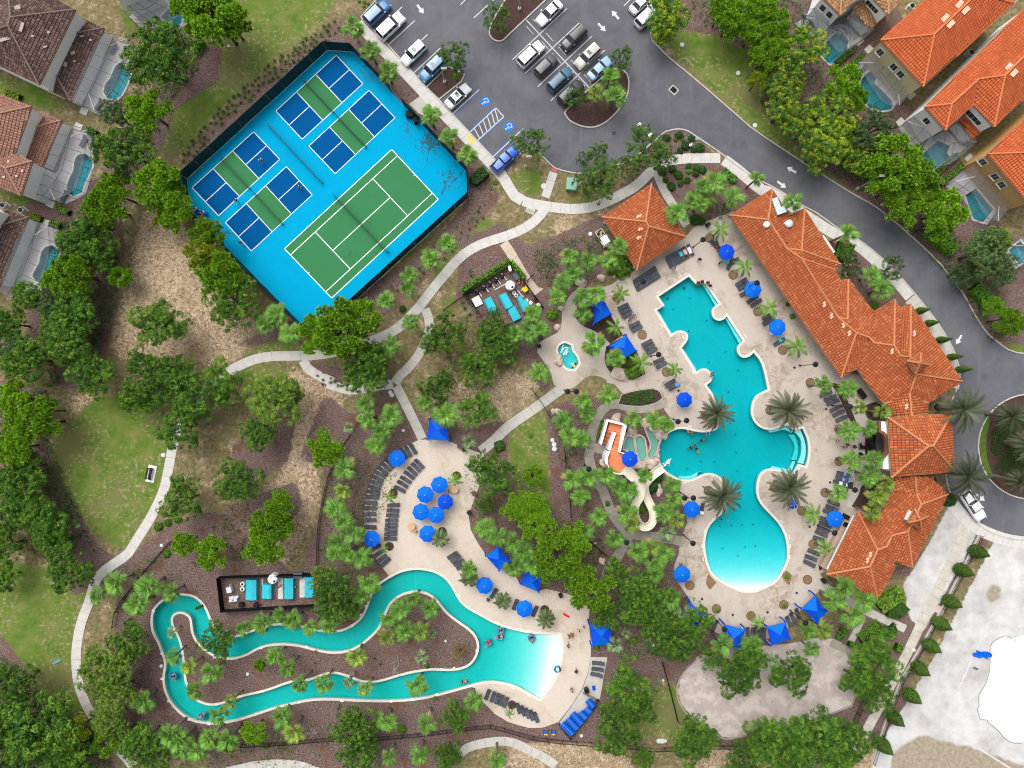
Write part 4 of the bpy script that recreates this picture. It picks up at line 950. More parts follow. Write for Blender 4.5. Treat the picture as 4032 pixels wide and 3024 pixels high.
PROTO = {
 'oak': [plant_proto('oak_tree', *oak_variant(s_)) for s_ in (11, 12, 13, 14, 15, 16)],
 'oaklight': [plant_proto('oak_tree', *oak_variant(s_, [(.13, .23, .03), (.1, .2, .03), (.15, .25, .036)], (.24, .32, .04), .3)) for s_ in (21, 22, 23)],
 'oakgrey': [plant_proto('elm_tree', *oak_variant(s_, [(.09, .16, .055), (.11, .185, .065), (.075, .14, .048)], (.15, .24, .055), .2)) for s_ in (31, 32, 33)],
 'gold': [plant_proto('golden_rain_tree', *oak_variant(s_, YEL, (.42, .5, .03), .4)) for s_ in (41, 42, 43)],
 'lot': [plant_proto('street_tree', *oak_variant(s_, [(.055, .13, .025), (.07, .16, .026), (.09, .18, .03)], (.17, .26, .036), .15, 11, .8, 1.1)) for s_ in (51, 52, 53)],
 'pine': [plant_proto('pine_tree', *pine_variant(s_)) for s_ in (61, 62, 63, 64)],
 'pinegold': [plant_proto('pine_tree', *pine_variant(s_, ((.2, .36, .025), (.16, .34, .025), (.26, .4, .03)), (.46, .56, .04), 14)) for s_ in (65, 66)],
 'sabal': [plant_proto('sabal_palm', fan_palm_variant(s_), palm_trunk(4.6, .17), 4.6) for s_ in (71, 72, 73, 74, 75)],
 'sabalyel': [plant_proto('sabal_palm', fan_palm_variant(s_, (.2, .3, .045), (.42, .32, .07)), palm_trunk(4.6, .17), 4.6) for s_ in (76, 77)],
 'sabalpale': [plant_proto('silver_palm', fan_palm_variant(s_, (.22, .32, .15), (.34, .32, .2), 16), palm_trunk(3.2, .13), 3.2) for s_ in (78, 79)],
 'queen': [plant_proto('queen_palm', feather_palm_variant(s_, 9, 2.35, (.12, .25, .026), .86, .6, 42, -4, .36, 16, .04), palm_trunk(3.6, .13), 3.6) for s_ in (81, 82, 83)],
 'date': [plant_proto('date_palm', feather_palm_variant(s_, 34, 3.35, (.085, .1, .055), .9, .5, 80, -10, .36, 18, .045), palm_trunk(6.0, .34), 6.0) for s_ in (91, 92, 93)],
 'pygmy': [plant_proto('pindo_palm', feather_palm_variant(s_, 22, 1.95, (.14, .19, .07), .8, .55, 70, -8, .34, 14), palm_trunk(2.6, .16), 2.6) for s_ in (94, 95)],
}
# standard size (crown radius, sighting height of the crown, is it scaled in height too)
STD = {'oak': (3.75, 5.0), 'oaklight': (3.75, 5.0), 'oakgrey': (3.75, 5.0), 'gold': (3.75, 5.0), 'lot': (3.9, 5.0), 'pine': (3.45, 7.2), 'pinegold': (3.4, 7.2), 'sabal': (1.75, 4.7), 'sabalyel': (1.75, 4.7), 'sabalpale': (1.9, 3.2), 'queen': (2.0, 3.6), 'date': (3.15, 6.0), 'pygmy': (1.85, 2.7)}
SAY = {'oak': ('round dark green oak', 'tree', 'oak trees of the grounds'), 'oaklight': ('light green bushy oak', 'tree', 'oak trees of the grounds'), 'oakgrey': ('grey-green feathery elm', 'tree', 'elm trees of the grounds'), 'gold': ('tree with yellow blossom clumps', 'tree', 'yellow blossoming trees'),
 'lot': ('small open-crowned tree', 'tree', 'trees of the car park'), 'pine': ('bright green tufted pine', 'tree', 'pine trees of the grounds'), 'pinegold': ('yellow-green tufted pine', 'tree', 'pine trees of the grounds'), 'sabal': ('fan-leaved sabal palm', 'palm', 'sabal palms'), 'sabalyel': ('yellowing fan-leaved palm', 'palm', 'sabal palms'),
 'sabalpale': ('pale silvery fan palm', 'palm', 'silver palms'), 'queen': ('slender feather palm', 'palm', 'feather palms on the decks'), 'date': ('big grey-green date palm', 'palm', 'date palms'), 'pygmy': ('bushy feather-leaved palm', 'palm', 'bushy palms on the river deck')}
def grow(kind, s_):
    for part in s_.split('|'):
        code = part.split()[0]
        for p in P(part):
            r = p[2] * S * (1.82278 if code == 'O' else 1 if code == 'S' else 1 / 2.212); std, hc = STD[kind]; k = r / std
            pr = random.choice(PROTO[kind]); big = kind in ('oak', 'oaklight', 'oakgrey', 'gold', 'lot', 'pine', 'pinegold')
            kz = max(.45, k ** .8) if big else 1.0 if kind in ('date',) else random.uniform(.85, 1.15)
            h = hc * kz; c = W(p, h)
            o = place(pr, (c.x, c.y, 0), random.uniform(0, 6.28), (k * random.uniform(.94, 1.06), k * random.uniform(.94, 1.06), kz))
            if not big: o.rotation_euler = (random.uniform(-.05, .05), random.uniform(-.05, .05), random.uniform(0, 6.28))
            ph, cat, grp = SAY[kind]; auto(o, ph, cat, p, grp)
grow('oak', '''O 347,124,82 268,322,68 180,530,58 215,545,45 205,500,40 159,659,54 149,734,62 57,778,60 345,702,62 500,649,58 203,810,52 300,858,46 372,800,50 312,785,38 420,850,58 478,828,50 392,920,54 345,840,50 560,935,45 515,1040,55
 395,1080,52 50,1065,56 95,1120,52 130,1172,50 20,1120,50 150,1240,48 75,1565,85 30,1480,56 150,1640,60 30,1610,70 20,1560,60 280,1388,46 310,1603,50 345,1630,40 469,1385,42 727,1290,60 764,1575,52 780,1625,42 982,1548,34 968,1630,34 790,800,62 815,770,40 957,722,48 1066,715,46 1085,745,40 1032,792,46 945,838,40 1032,888,44
 1063,1020,50 1048,1090,22 1380,1272,46 1372,1318,42 1455,1385,56 1425,1350,40 1500,1340,44 1362,1480,58 1385,1530,36 1333,1575,56 1500,1595,56 1390,1640,26 1595,1455,52 1620,1420,42 1713,1455,48 1890,1430,62 1850,1470,38 1700,1600,62 1775,1590,66 1840,1600,50 1650,1590,46 1720,1650,50 1800,1650,50 1600,1640,40 1895,1500,40 120,700,40 40,880,40 20,1040,46 60,1010,40 10,1180,40 5,1250,36 1310,1330,34 1330,1230,30 1420,1300,40 1540,1420,34 1660,1620,44 60,640,40 20,700,44''')
grow('oaklight', 'O 590,868,66 625,850,40 222,1440,58 250,1500,50 235,1555,44 190,560,40 205,455,40 700,1250,36 262,1590,36 100,1160,36')
grow('oakgrey', 'O 125,650,45 160,700,45 248,248,36 1884,280,48 2124,545,60 2160,580,40 2080,590,36 1900,315,36 30,760,46')
grow('gold', 'O 1439,37,52 1432,70,34 1740,105,50 1695,174,46 1670,150,36 1695,235,54 1725,265,46 1795,248,54 1795,305,50 1765,330,44 1830,285,40 2150,520,36 1850,340,36 1425,12,26 1775,290,40')
grow('lot', 'O 978,130,42 1144,307,42 1290,332,30 1303,387,50 1270,395,34 1397,315,52 1430,345,34 1345,126,30 1246,213,28 1074,37,34 1260,345,18 1360,360,30')
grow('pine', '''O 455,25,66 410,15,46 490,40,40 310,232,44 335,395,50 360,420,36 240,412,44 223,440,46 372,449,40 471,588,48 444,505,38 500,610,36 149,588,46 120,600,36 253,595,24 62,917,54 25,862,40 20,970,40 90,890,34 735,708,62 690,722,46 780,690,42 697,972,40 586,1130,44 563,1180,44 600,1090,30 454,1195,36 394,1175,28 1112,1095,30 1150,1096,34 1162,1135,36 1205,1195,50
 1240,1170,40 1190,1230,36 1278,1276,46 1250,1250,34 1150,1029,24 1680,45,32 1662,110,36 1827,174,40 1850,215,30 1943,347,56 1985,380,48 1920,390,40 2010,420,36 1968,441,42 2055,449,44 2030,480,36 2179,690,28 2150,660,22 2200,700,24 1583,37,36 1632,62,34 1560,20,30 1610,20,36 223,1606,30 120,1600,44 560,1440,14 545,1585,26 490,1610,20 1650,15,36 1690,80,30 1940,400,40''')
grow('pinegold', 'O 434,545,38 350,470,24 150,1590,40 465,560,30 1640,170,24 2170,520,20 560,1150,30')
grow('sabal', '''10 850,230,115 1020,440,100 1160,620,105 1540,1010,100 1710,1190,95 1860,1350,100 | 11 1680,450,95 1540,610,100 1345,730,85 1330,860,85 1165,960,95 1375,1150,90 1200,1360,105 190,1090,115 90,1150,95 310,1240,110
 | 12 980,200,95 1180,300,115 1000,330,100 1130,440,100 1040,560,100 790,770,115 700,1110,110 770,1230,100 850,1330,110 730,1400,100 820,1500,100 930,1540,110 700,1500,80 1480,190,75 1680,290,125 2020,1290,105 2120,1370,105 1860,1640,80
 | 03 1000,100,120 860,210,90 1290,130,120 1190,300,120 1490,190,90 1090,760,90 1090,980,105 1240,1130,120 1480,1420,110 1570,1490,120 1720,1560,110 1830,1470,100 1990,1470,110 1500,740,75 1830,890,110 1690,1030,90 1900,1260,95 2130,500,80 1600,1560,90
 | 13 60,450,100 220,390,70 350,430,100 500,490,80 660,380,110 640,490,75 870,330,100 930,230,80 1010,110,110 190,750,85 300,850,85 415,990,85 610,970,95 1430,1000,110 1270,330,105 1160,420,90 1400,250,80 1530,340,95 1310,540,105 1150,1310,110 1510,1320,100 1900,1140,90 980,1640,70 1180,1630,80 1440,1620,90 2110,1630,90 230,1280,105
 | 21 540,570,95 710,620,100 860,610,95 950,490,95 570,720,100 480,800,90 420,930,100 640,930,100 760,910,95 660,1070,100 750,1330,120 930,1460,95 220,1080,95 190,1220,120 290,1230,90 280,1580,100 60,1260,85 1480,190,110 1590,90,90 1680,110,80 1960,60,110 | 20 1800,1590,120 1700,1620,90
 | 22 660,160,95 880,120,100 700,300,90 480,340,95 540,490,110 640,510,90 560,860,110 700,840,110 640,1000,90 860,820,100 1100,330,95 1290,350,95 1390,370,80 1190,820,80 1040,950,115 950,920,80 1030,1140,110 800,1190,90 670,1310,100 930,1370,100 1420,910,90 1450,1040,80 1370,1140,100 1140,1490,105 1360,1500,110 1280,1600,100 50,1420,100 130,1500,110 230,1590,100 60,1620,90
 | 23 1420,250,100 1870,640,110 2130,650,100 1300,30,90 | 33 740,140,110 640,270,110 880,260,115 790,400,110 400,530,90 440,690,80 | 31 275,115,95 740,380,100 960,740,100 1070,860,110 | 32 530,40,90 760,70,95 760,440,100 940,420,85 770,700,100 960,680,100 930,820,110 670,990,90 | 00 1450,260,85 | 20 890,660,90 930,830,110 2165,1560,75''')
grow('sabalyel', '13 340,1390,105 880,740,95 980,1030,75 1450,520,90 1150,580,85 | 22 1080,1240,90 1480,1200,85 1240,1470,90 | 33 540,520,95 | 32 840,220,70 1045,270,85 1080,890,80 1020,1020,110 960,1150,80 | 20 780,800,90 | 03 1650,840,80 2020,1140,70 | 12 770,940,80')
grow('sabalpale', '23 1530,370,100 930,640,90 1040,540,50 | 22 1380,1310,105 | 33 60,790,105 | 12 1870,530,80 820,410,60 | 13 1475,745,70 840,950,75 1560,550,50 | 03 1500,530,60')
grow('queen', '21 1850,350,100 2060,660,95 985,890,85 930,1190,90 1170,1500,110 1450,1560,80 1740,60,105 | 31 60,1020,110 300,1360,110 | 12 1755,860,70 1190,1010,60 1130,1480,42 | 32 450,1160,100 560,1460,90 | 23 10,1230,50 2180,450,70')
grow('date', '22 1810,300,175 1860,1000,190 | 32 215,260,195 250,930,195 1740,240,215 1770,820,215 2190,300,160 2215,860,120 2350,560,190')
grow('pygmy', '13 1870,70,95 2170,260,95 | 23 340,410,100 | 12 1620,1370,100')
# crape myrtles with pink flowers
for p in P('31 780,670,130 1120,680,150'):
    me, tr = oak_variant(int(p[0]), [(.04, .09, .02), (.05, .11, .025)], (.55, .3, .36), .1, 10, .7)
    e = plant_proto('crape_myrtle', me, tr); k = p[2] / 2.212 * S / 4; c = W(p, 3.0); place(e, (c.x, c.y, 0), 1.0, (k, k, .6)); auto(e, 'dark green crape myrtle with pink flowers', 'tree', p, 'crape myrtles')
p = P('13 1790,700,95')[0]; me, tr = oak_variant(5, [(.2, .17, .03), (.16, .15, .03), (.25, .14, .06)], (.35, .2, .08), .3, 9, .55); e = plant_proto('orange_shrub_tree', me, tr); c = W(p, 2); place(e, (c.x, c.y, 0), 0, (.43, .43, .4)); tag(e, 'small golden orange tree at the right end of the river island', 'tree')

# ---------------------------------------------------------------- shrubs, tufts, hedges, cypresses
def ball_mesh(seed, cols, n=420, flat=.8, ls=.11):
    rng = np.random.default_rng(seed); d = unit(rng.normal(size=(n, 3))); d[:, 2] = np.abs(d[:, 2]) ; bumps = 1 + .12 * np.sin(d[:, :1] * 7 + seed) * np.cos(d[:, 1:2] * 6)
    c = d * bumps * rng.uniform(.8, 1.05, (n, 1)) * np.array([.6, .6, .6 * flat * 1.3]); V, F = leaf_quads(c, unit(d + rng.normal(size=(n, 3)) * .5), ls * rng.uniform(.7, 1.2, n), rng)
    col = np.array(cols)[rng.integers(len(cols), size=n)] * rng.uniform(.7, 1.25, (n, 1)); return leaf_mesh('foliage', V, F, np.repeat(col, 4, 0), SHRUBL)
def tuft_mesh(seed, col, n=46, h=.55):
    rng = np.random.default_rng(seed); V, F, C = [], [], []
    for i in range(n):
        a = rng.uniform(0, 6.28); e = rng.uniform(.35, 1.35); d = np.array([math.cos(a) * math.cos(e), math.sin(a) * math.cos(e), math.sin(e)]); w = np.array([-math.sin(a), math.cos(a), 0]) * .025; L = h * rng.uniform(.7, 1.15); mid = d * L * .6; end = d * L + np.array([math.cos(a), math.sin(a), -.3]) * .12
        o = len(V); c = np.array(col) * rng.uniform(.6, 1.3); V += [-w, w, mid + w, mid - w, end]; F += [(o, o + 1, o + 2, o + 3), (o + 3, o + 2, o + 4)]; C += [c * .7, c * .7, c, c, c * 1.2]
    return leaf_mesh('foliage', [tuple(v) for v in V], F, C, SHRUBL)
BALL = [ball_mesh(s_, [(.04, .12, .02), (.055, .15, .024), (.035, .1, .02)]) for s_ in (1, 2, 3)]; BALLL = [ball_mesh(s_, [(.13, .26, .025), (.1, .22, .026)]) for s_ in (4, 5)]
TUFT = [tuft_mesh(s_, (.11, .16, .04)) for s_ in (1, 2, 3, 4)]; TUFTB = [tuft_mesh(s_, (.15, .16, .055)) for s_ in (5, 6)]
def shrub(p, r, pool_, name, phrase, grp, share=None):
    c = W(p, r * .8); o = put(name, random.choice(pool_)); o.location = (c.x, c.y, 0); k = r / .6; o.scale = (k * random.uniform(.9, 1.1), k * random.uniform(.9, 1.1), k * random.uniform(.8, 1.05)); o.rotation_euler[2] = random.uniform(0, 6.28)
    if share: tag(o, share, 'shrub' if 'shrub' in name else 'grass', grp)
    else: auto(o, phrase, 'shrub', p, grp)
    return o
for p in P('20 1498,1168,36 1605,1205,30 1550,1265,36 1678,1280,40 1505,1310,28 1625,1305,26 1390,1195,34 1350,1490,38 1435,1465,34 1575,1442,26 1650,1455,36 1700,1470,36 1490,1520,38 1640,1510,30 1375,1565,28 1565,1565,30 1430,1620,38 1505,1600,26 | 11 1290,1030,30 | 12 1590,100,20 | 32 1650,1040,60 1500,870,30 | 21 1640,250,50 1690,260,40 | 22 1255,925,60 1320,850,40 1240,960,36 | 12 2140,570,50'):
    shrub(p, p[2] / 2.212 * S, BALL, 'round_shrub', 'round dark clipped shrub', 'round clipped shrubs')
for p in P('20 1530,1215,20 1460,1215,18 1580,1490,26 1530,1570,20 | 13 1575,1110,20 100,1530,30 1505,828,22 735,1620,30 1290,1385,36 | 23 780,672,24 1100,610,34 1390,390,30 1830,340,22 | 10 2100,1585,22 2060,1640,14 915,10,14 960,15,16 995,30,14 960,55,12 | 31 230,990,20 270,1095,24 990,1000,44 | 33 200,300,22 225,45,24 | 21 1000,650,95 920,680,60 1080,1500,50 1100,1590,60 1030,1600,50 390,1080,50 | 12 2140,565,45 2100,640,30 | 02 1450,1240,36 1370,1275,40 1440,1510,36 | 22 870,1070,24 1170,1120,40 200,480,20'):
    shrub(p, p[2] / 2.212 * S, BALLL, 'leafy_shrub', 'light green leafy shrub', 'light green shrubs')
# ornamental grasses: many alike tufts in the mulch beds
def scatter(poly, n, rmin, rng=random):
    poly = [tuple(q[:2]) for q in poly]; xs = [q[0] for q in poly]; ys = [q[1] for q in poly]; out = []; t = 0
    while len(out) < n and t < n * 60:
        t += 1; p = (rng.uniform(min(xs), max(xs)), rng.uniform(min(ys), max(ys)))
        if inside(poly, np.array([p[0]]), np.array([p[1]]))[0] and all((p[0] - q[0]) ** 2 + (p[1] - q[1]) ** 2 > rmin ** 2 for q in out): out.append(p)
    return out
for ps, n, lab in (('O 395,365 480,262 590,170 690,98 740,60 725,40 690,60 590,130 470,235 390,330', 95, 'clump of ornamental grass in the mulch strip left of the blue courts'),
                   ('O 1060,430 985,480 900,560 830,630 780,680 800,690 870,640 960,560 1040,480', 46, 'small dark grass clump in the mulch below the blue courts'),
                   ('O 1025,560 1010,640 1040,680 1010,690 985,650', 12, 'low weed clump beside the upper pump enclosure'),
                   ('O 1290,950 1250,960 1240,1010 1300,1130 1310,1230 1290,1280 1275,1180 1225,1050 1215,960', 30, 'brown grass clump left of the slide path'),
                   ('O 650,790 720,810 740,840 690,830', 8, 'young grass clump in the path fork bed'), ('O 480,1110 600,1090 560,1200 500,1230 440,1150', 16, 'wild grass clump on the slope above the lower pump enclosure'),
                   ('O 560,1400 700,1410 900,1410 960,1440 700,1440 560,1430', 10, 'low weed clump on the river island'), ('O 130,1090 220,1200 270,1220 200,1190', 12, 'weed clump along the edge of the round lawn')):
    for p in scatter(P(ps), n, 18):
        k = random.uniform(.42, .75) if n > 90 else random.uniform(.32, .6); shrub(p, k, TUFT if random.random() < .75 else TUFTB, 'grass_clump', '', lab + ' group', lab)
def hedge(s_, w, h, col=(.075, .165, .014), label=None, dens=60, ls=.12):
    pts = XY(P(s_), h); rng = np.random.default_rng(int(abs(pts[0][0] * 10)) + 3); r = empty('hedge', (*pts[0], 0)); o0 = np.array([*pts[0], 0])
    core = strip(MB(), [(x - o0[0], y - o0[1]) for x, y in pts], w * .86, 0, h * .93).build('hedge_core', mm('hedge twigs', (.02, .035, .01), .95, .3, 5), r)
    C, Nn = [], []
    for a, b in zip(pts, pts[1:]):
        a, b = np.array(a), np.array(b); L = np.linalg.norm(b - a); d = (b - a) / L; q = np.array([-d[1], d[0]]); n = int(L * (w + 2 * h) * dens)
        t = rng.uniform(-.02, 1.02, n); s1 = rng.uniform(0, w + 2 * h, n)
        for ti, si in zip(t, s1):
            p2 = a + d * L * ti
            if si < w: off, z, nn = si - w / 2, h + .03 * math.sin(ti * L * 5) + rng.uniform(-.08, .06), (0, 0, 1)
            elif si < w + h: off, z, nn = w / 2, si - w, (q[0], q[1], .2)
            else: off, z, nn = -w / 2, si - w - h, (-q[0], -q[1], .2)
            off += rng.uniform(-.07, .07); C.append((p2[0] + q[0] * off - o0[0], p2[1] + q[1] * off - o0[1], max(.05, z))); Nn.append(nn)
    C, Nn = np.array(C), unit(np.array(Nn) + rng.normal(size=(len(C), 3)) * .5); V, F = leaf_quads(C, unit(Nn), ls * rng.uniform(.7, 1.3, len(C)), rng); col = np.array(col) * 2.1 * rng.uniform(.6, 1.3, (len(C), 1))
    put('foliage', leaf_mesh('foliage', V, F, np.repeat(col, 4, 0), SHRUBL), r); tag(r, label, 'hedge', 'clipped hedges'); return r
hedge('S 1817,1145 1915,1085 2008,1025', .9, 1.5, label='clipped bright hedge along the upper side of the upper pump enclosure'); hedge('S 2012,1028 2040,1062 2066,1095', .7, 1.5, label='short clipped hedge at the right side of the upper pump enclosure')
hedge('33 1030,320 1130,250 1230,190', 2.2, 1.2, (.1, .19, .015), 'broad yellow-green hedge below the clubhouse south wing'); hedge('33 1110,350 1190,370 1260,300', 1.9, .9, (.035, .09, .012), 'dark green hedge block beside the gravel yard')
hedge('33 880,620 970,560 1060,480', 2.2, 1.2, (.085, .17, .015), 'broad light hedge above the big tree by the sand court'); hedge('33 1110,580 1140,500 1130,490', 1.9, .9, (.03, .085, .012), 'dark hedge block by the stained walkway'); hedge('33 770,640 870,670', .9, 1.0, (.06, .14, .012), 'small hedge beside the sand court gate')
hedge('33 680,600 730,500', 1.1, .9, (.04, .1, .012), 'small dark hedge left of the sand court gate'); hedge('33 1180,660 1230,690', 1.2, 1.0, (.06, .13, .012), 'hedge stub below the big tree by the walkway')
hedge('31 1460,330 1570,420 1690,520', 1.9, 1.6, (.07, .17, .012), 'long bright hedge beside the driveway below the pines'); hedge('31 1870,830 1950,910 2030,1000', 1.9, 1.5, (.06, .15, .012), 'bright hedge along the outer driveway kerb'); hedge('30 770,1350 860,1430 950,1510', 1.8, 1.6, (.08, .19, .014), 'vivid green hedge at the driveway below the yellow trees')
hedge('22 805,520 835,350', .8, .7, (.045, .12, .012), 'slim hedge beside the slide tower stairs'); hedge('31 660,500 720,520 790,550', 3.0, 1.1, (.055, .12, .012), 'broad shrub hedge beside the clubhouse gable')
hedge('00 20,790 160,840', .9, .9, (.12, .17, .015), 'yellow-green hedge above the salmon roof'); hedge('00 740,1120 830,1160', 1.0, .9, (.03, .09, .012), 'dark hedge beside the salmon house pool cage'); hedge('01 260,210 350,250', .9, .9, (.12, .17, .015), 'yellow-green hedge by the air conditioner'); hedge('01 430,265 510,305', .9, .9, (.09, .16, .015), 'light hedge above the cut-off brown house cage'); hedge('01 0,1230 140,1310', .9, .9, (.2, .22, .015), 'bright yellow hedge below the cut-off brown house'); hedge('01 480,140 590,190', .9, .9, (.09, .16, .015), 'light hedge below the salmon house pool cage'); hedge('00 1740,330 1680,410', 1.5, 1.2, (.09, .17, .015), 'light green hedge beside the pine at the top lawn')
hedge('30 650,545 820,400', .8, .9, (.07, .12, .015), 'trimmed hedge below the tan house pool'); hedge('30 790,560 890,465', .8, .9, (.07, .12, .015), 'trimmed hedge above the big orange house pool cage'); hedge('30 1540,1490 1720,1340', .8, .9, (.07, .14, .015), 'hedge below the second orange house pool cage'); hedge('30 1570,1600 1760,1430', .8, .9, (.07, .14, .015), 'hedge above the ochre house pool cage'); hedge('03 1700,330 1760,300', .4, .4, (.06, .12, .015), 'tiny hedge at the hook of the river')
hedge('03 450,1530 560,1600 700,1659', 3.0, 1.6, (.07, .2, .012), 'broad vivid hedge at the bottom left corner'); hedge('03 480,1380 700,1450 830,1560', 2.6, 1.2, (.02, .08, .012), 'dark green hedge along the lower left lawn'); 
hedge('10 1930,1490 1990,1560', 2.9, 1.6, (.022, .06, .014), 'big dark shrub hedge at the right corner of the courts')
hedge('20 1880,1480 1990,1570', 1.1, .8, (.06, .14, .015), 'curved low hedge beside the sidewalk near the pavilion')
def cypress(p0, h, r, lab, fat=False):
    rng = np.random.default_rng(int(p0[0] + p0[1])); n = 1700; t = rng.random(n) ** .8; a = rng.uniform(0, 6.28, n); prof = np.where(t < .22, .72 + 1.27 * t, 1.0 - ((t - .22) / .78) ** 1.35)
    rr = r * prof * rng.uniform(.85, 1.05, n); c = np.stack([rr * np.cos(a), rr * np.sin(a), .1 + t * h], 1); nn = unit(np.stack([np.cos(a), np.sin(a), np.full(n, .35)], 1) + rng.normal(size=(n, 3)) * .4)
    V, F = leaf_quads(c, nn, .13 * rng.uniform(.7, 1.2, n), rng); col = np.array((.085, .165, .024)) * rng.uniform(.55, 1.35, (n, 1)); e = empty('cypress'); put('foliage', leaf_mesh('foliage', V, F, np.repeat(col, 4, 0), SHRUBL), e); MB().tube([(0, 0, -.05), (0, 0, h * .6)], [.12, .05], 7).build('trunk', BARK, e); MB().lathe([(r * .6, .1), (r * .88, h * .22), (r * .6, h * .6), (.05, h * .95)], n=10).build('twig_core', mm('hedge twigs', (.02, .035, .01), .95, .3, 5), e)
    c = W(p0); e.location = (c.x, c.y, 0); auto(e, lab[0], 'cypress', p0, 'clipped cypresses', lab[1]); return e
for p in P('31 1365,1053 1440,1162 1545,1305 1640,1452 1715,1560'): cypress((p[0] - 8, p[1]), 3.6, .55, ('narrow cypress', 'in the row by the clubhouse driveway'))
for p in P('32 1830,1470 1700,1630 | 33 1600,240 1515,430 1425,620 1330,815 1260,1050 1115,1240 1020,1480'): cypress(p, 4.0, 1.15, ('fat cone-shaped cypress', 'in the row beside the white yard'))

# ---------------------------------------------------------------- undergrowth nobody could count
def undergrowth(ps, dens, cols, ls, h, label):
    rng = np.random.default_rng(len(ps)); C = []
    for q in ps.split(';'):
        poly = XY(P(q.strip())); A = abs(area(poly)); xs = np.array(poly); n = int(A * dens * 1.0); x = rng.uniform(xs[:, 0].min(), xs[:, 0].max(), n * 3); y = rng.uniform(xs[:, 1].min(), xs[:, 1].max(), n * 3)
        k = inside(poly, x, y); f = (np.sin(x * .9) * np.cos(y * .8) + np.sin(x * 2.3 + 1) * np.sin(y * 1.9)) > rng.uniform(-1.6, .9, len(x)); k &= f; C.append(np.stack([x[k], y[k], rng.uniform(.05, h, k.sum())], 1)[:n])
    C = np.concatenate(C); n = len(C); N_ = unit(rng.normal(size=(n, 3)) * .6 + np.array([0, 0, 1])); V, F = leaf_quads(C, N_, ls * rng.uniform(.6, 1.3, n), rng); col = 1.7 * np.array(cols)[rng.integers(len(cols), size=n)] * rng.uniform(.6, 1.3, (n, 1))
    o = put('undergrowth', leaf_mesh('undergrowth', V, F, np.repeat(col, 4, 0), SHRUBL)); o['kind'] = 'stuff'; o['label'] = label; o['category'] = 'undergrowth'; return o
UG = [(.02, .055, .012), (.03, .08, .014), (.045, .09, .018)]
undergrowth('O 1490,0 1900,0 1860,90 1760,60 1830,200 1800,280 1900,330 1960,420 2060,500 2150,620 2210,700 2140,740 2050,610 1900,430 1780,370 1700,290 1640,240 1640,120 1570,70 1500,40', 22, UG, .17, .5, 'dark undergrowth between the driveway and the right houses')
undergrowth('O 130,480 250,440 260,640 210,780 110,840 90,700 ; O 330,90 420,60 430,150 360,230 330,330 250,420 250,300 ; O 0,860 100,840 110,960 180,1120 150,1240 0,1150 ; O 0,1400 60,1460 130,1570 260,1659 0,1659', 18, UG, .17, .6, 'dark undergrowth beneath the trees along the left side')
undergrowth('O 270,1260 360,1180 420,1120 560,1110 600,1230 480,1240 320,1260 ; O 240,1400 330,1420 330,1600 450,1640 280,1640 ; O 560,1580 1000,1570 1000,1650 560,1659 ; O 1290,1160 1330,1430 1440,1440 1500,1330 1420,1230', 3.5, UG + [(.09, .07, .03)], .12, .3, 'thin ground cover in the mulch around the river')
undergrowth('O 1190,640 1260,610 1340,540 1300,500 1240,540 1180,560 1160,620 ; O 1440,450 1560,390 1590,470 1520,480 ; O 1500,60 1520,40 1540,60', 9, UG, .14, .4, 'leafy ground cover around the pavilion and spa')
for ps, lab in (('32 2080,280 2400,260 2420,860 2150,900 2030,760 1985,600 2000,440 2080,300', 'low dense hedge cover on the roundabout island'), ('22 1000,130 1110,90 1250,70 1290,140 1220,185 1110,205 980,190', 'low dense ground cover in the bed beside the pool path')):
    undergrowth(ps, 130, [(.025, .065, .012), (.035, .08, .014), (.05, .085, .016)], .11, .45, lab)
undergrowth('O 1150,545 1180,530 1290,500 1320,530 1280,560 1200,610 1170,620', 16, [(.03, .08, .012), (.045, .11, .015)], .14, .8, 'dark green shrub mass beside the buff path')
undergrowth('O 1190,890 1240,880 1290,960 1240,1010 1300,1150 1310,1260 1285,1290 1260,1160 1215,1040 ; O 480,1090 620,1080 560,1200 480,1220 ; O 960,700 1060,660 1130,760 1050,860 940,820', 16, [(.09, .06, .03), (.1, .085, .035), (.05, .08, .02), (.035, .06, .015)], .12, .35, 'brown and olive weeds in the beds left of the slide and on the slopes')
undergrowth('O 860,1020 700,960 690,1240 790,1260 800,1180 ; O 1000,1010 1100,1000 1290,1180 1320,1280 1180,1250 1040,1160 ; O 250,1230 340,1190 330,1290 250,1330 ; O 300,1580 620,1560 640,1640 400,1659 ; O 1280,1240 1500,1290 1480,1400 1340,1440', 9, [(.05, .11, .02), (.07, .15, .025), (.035, .08, .015)], .14, .45, 'leafy green ground cover beneath the palms')
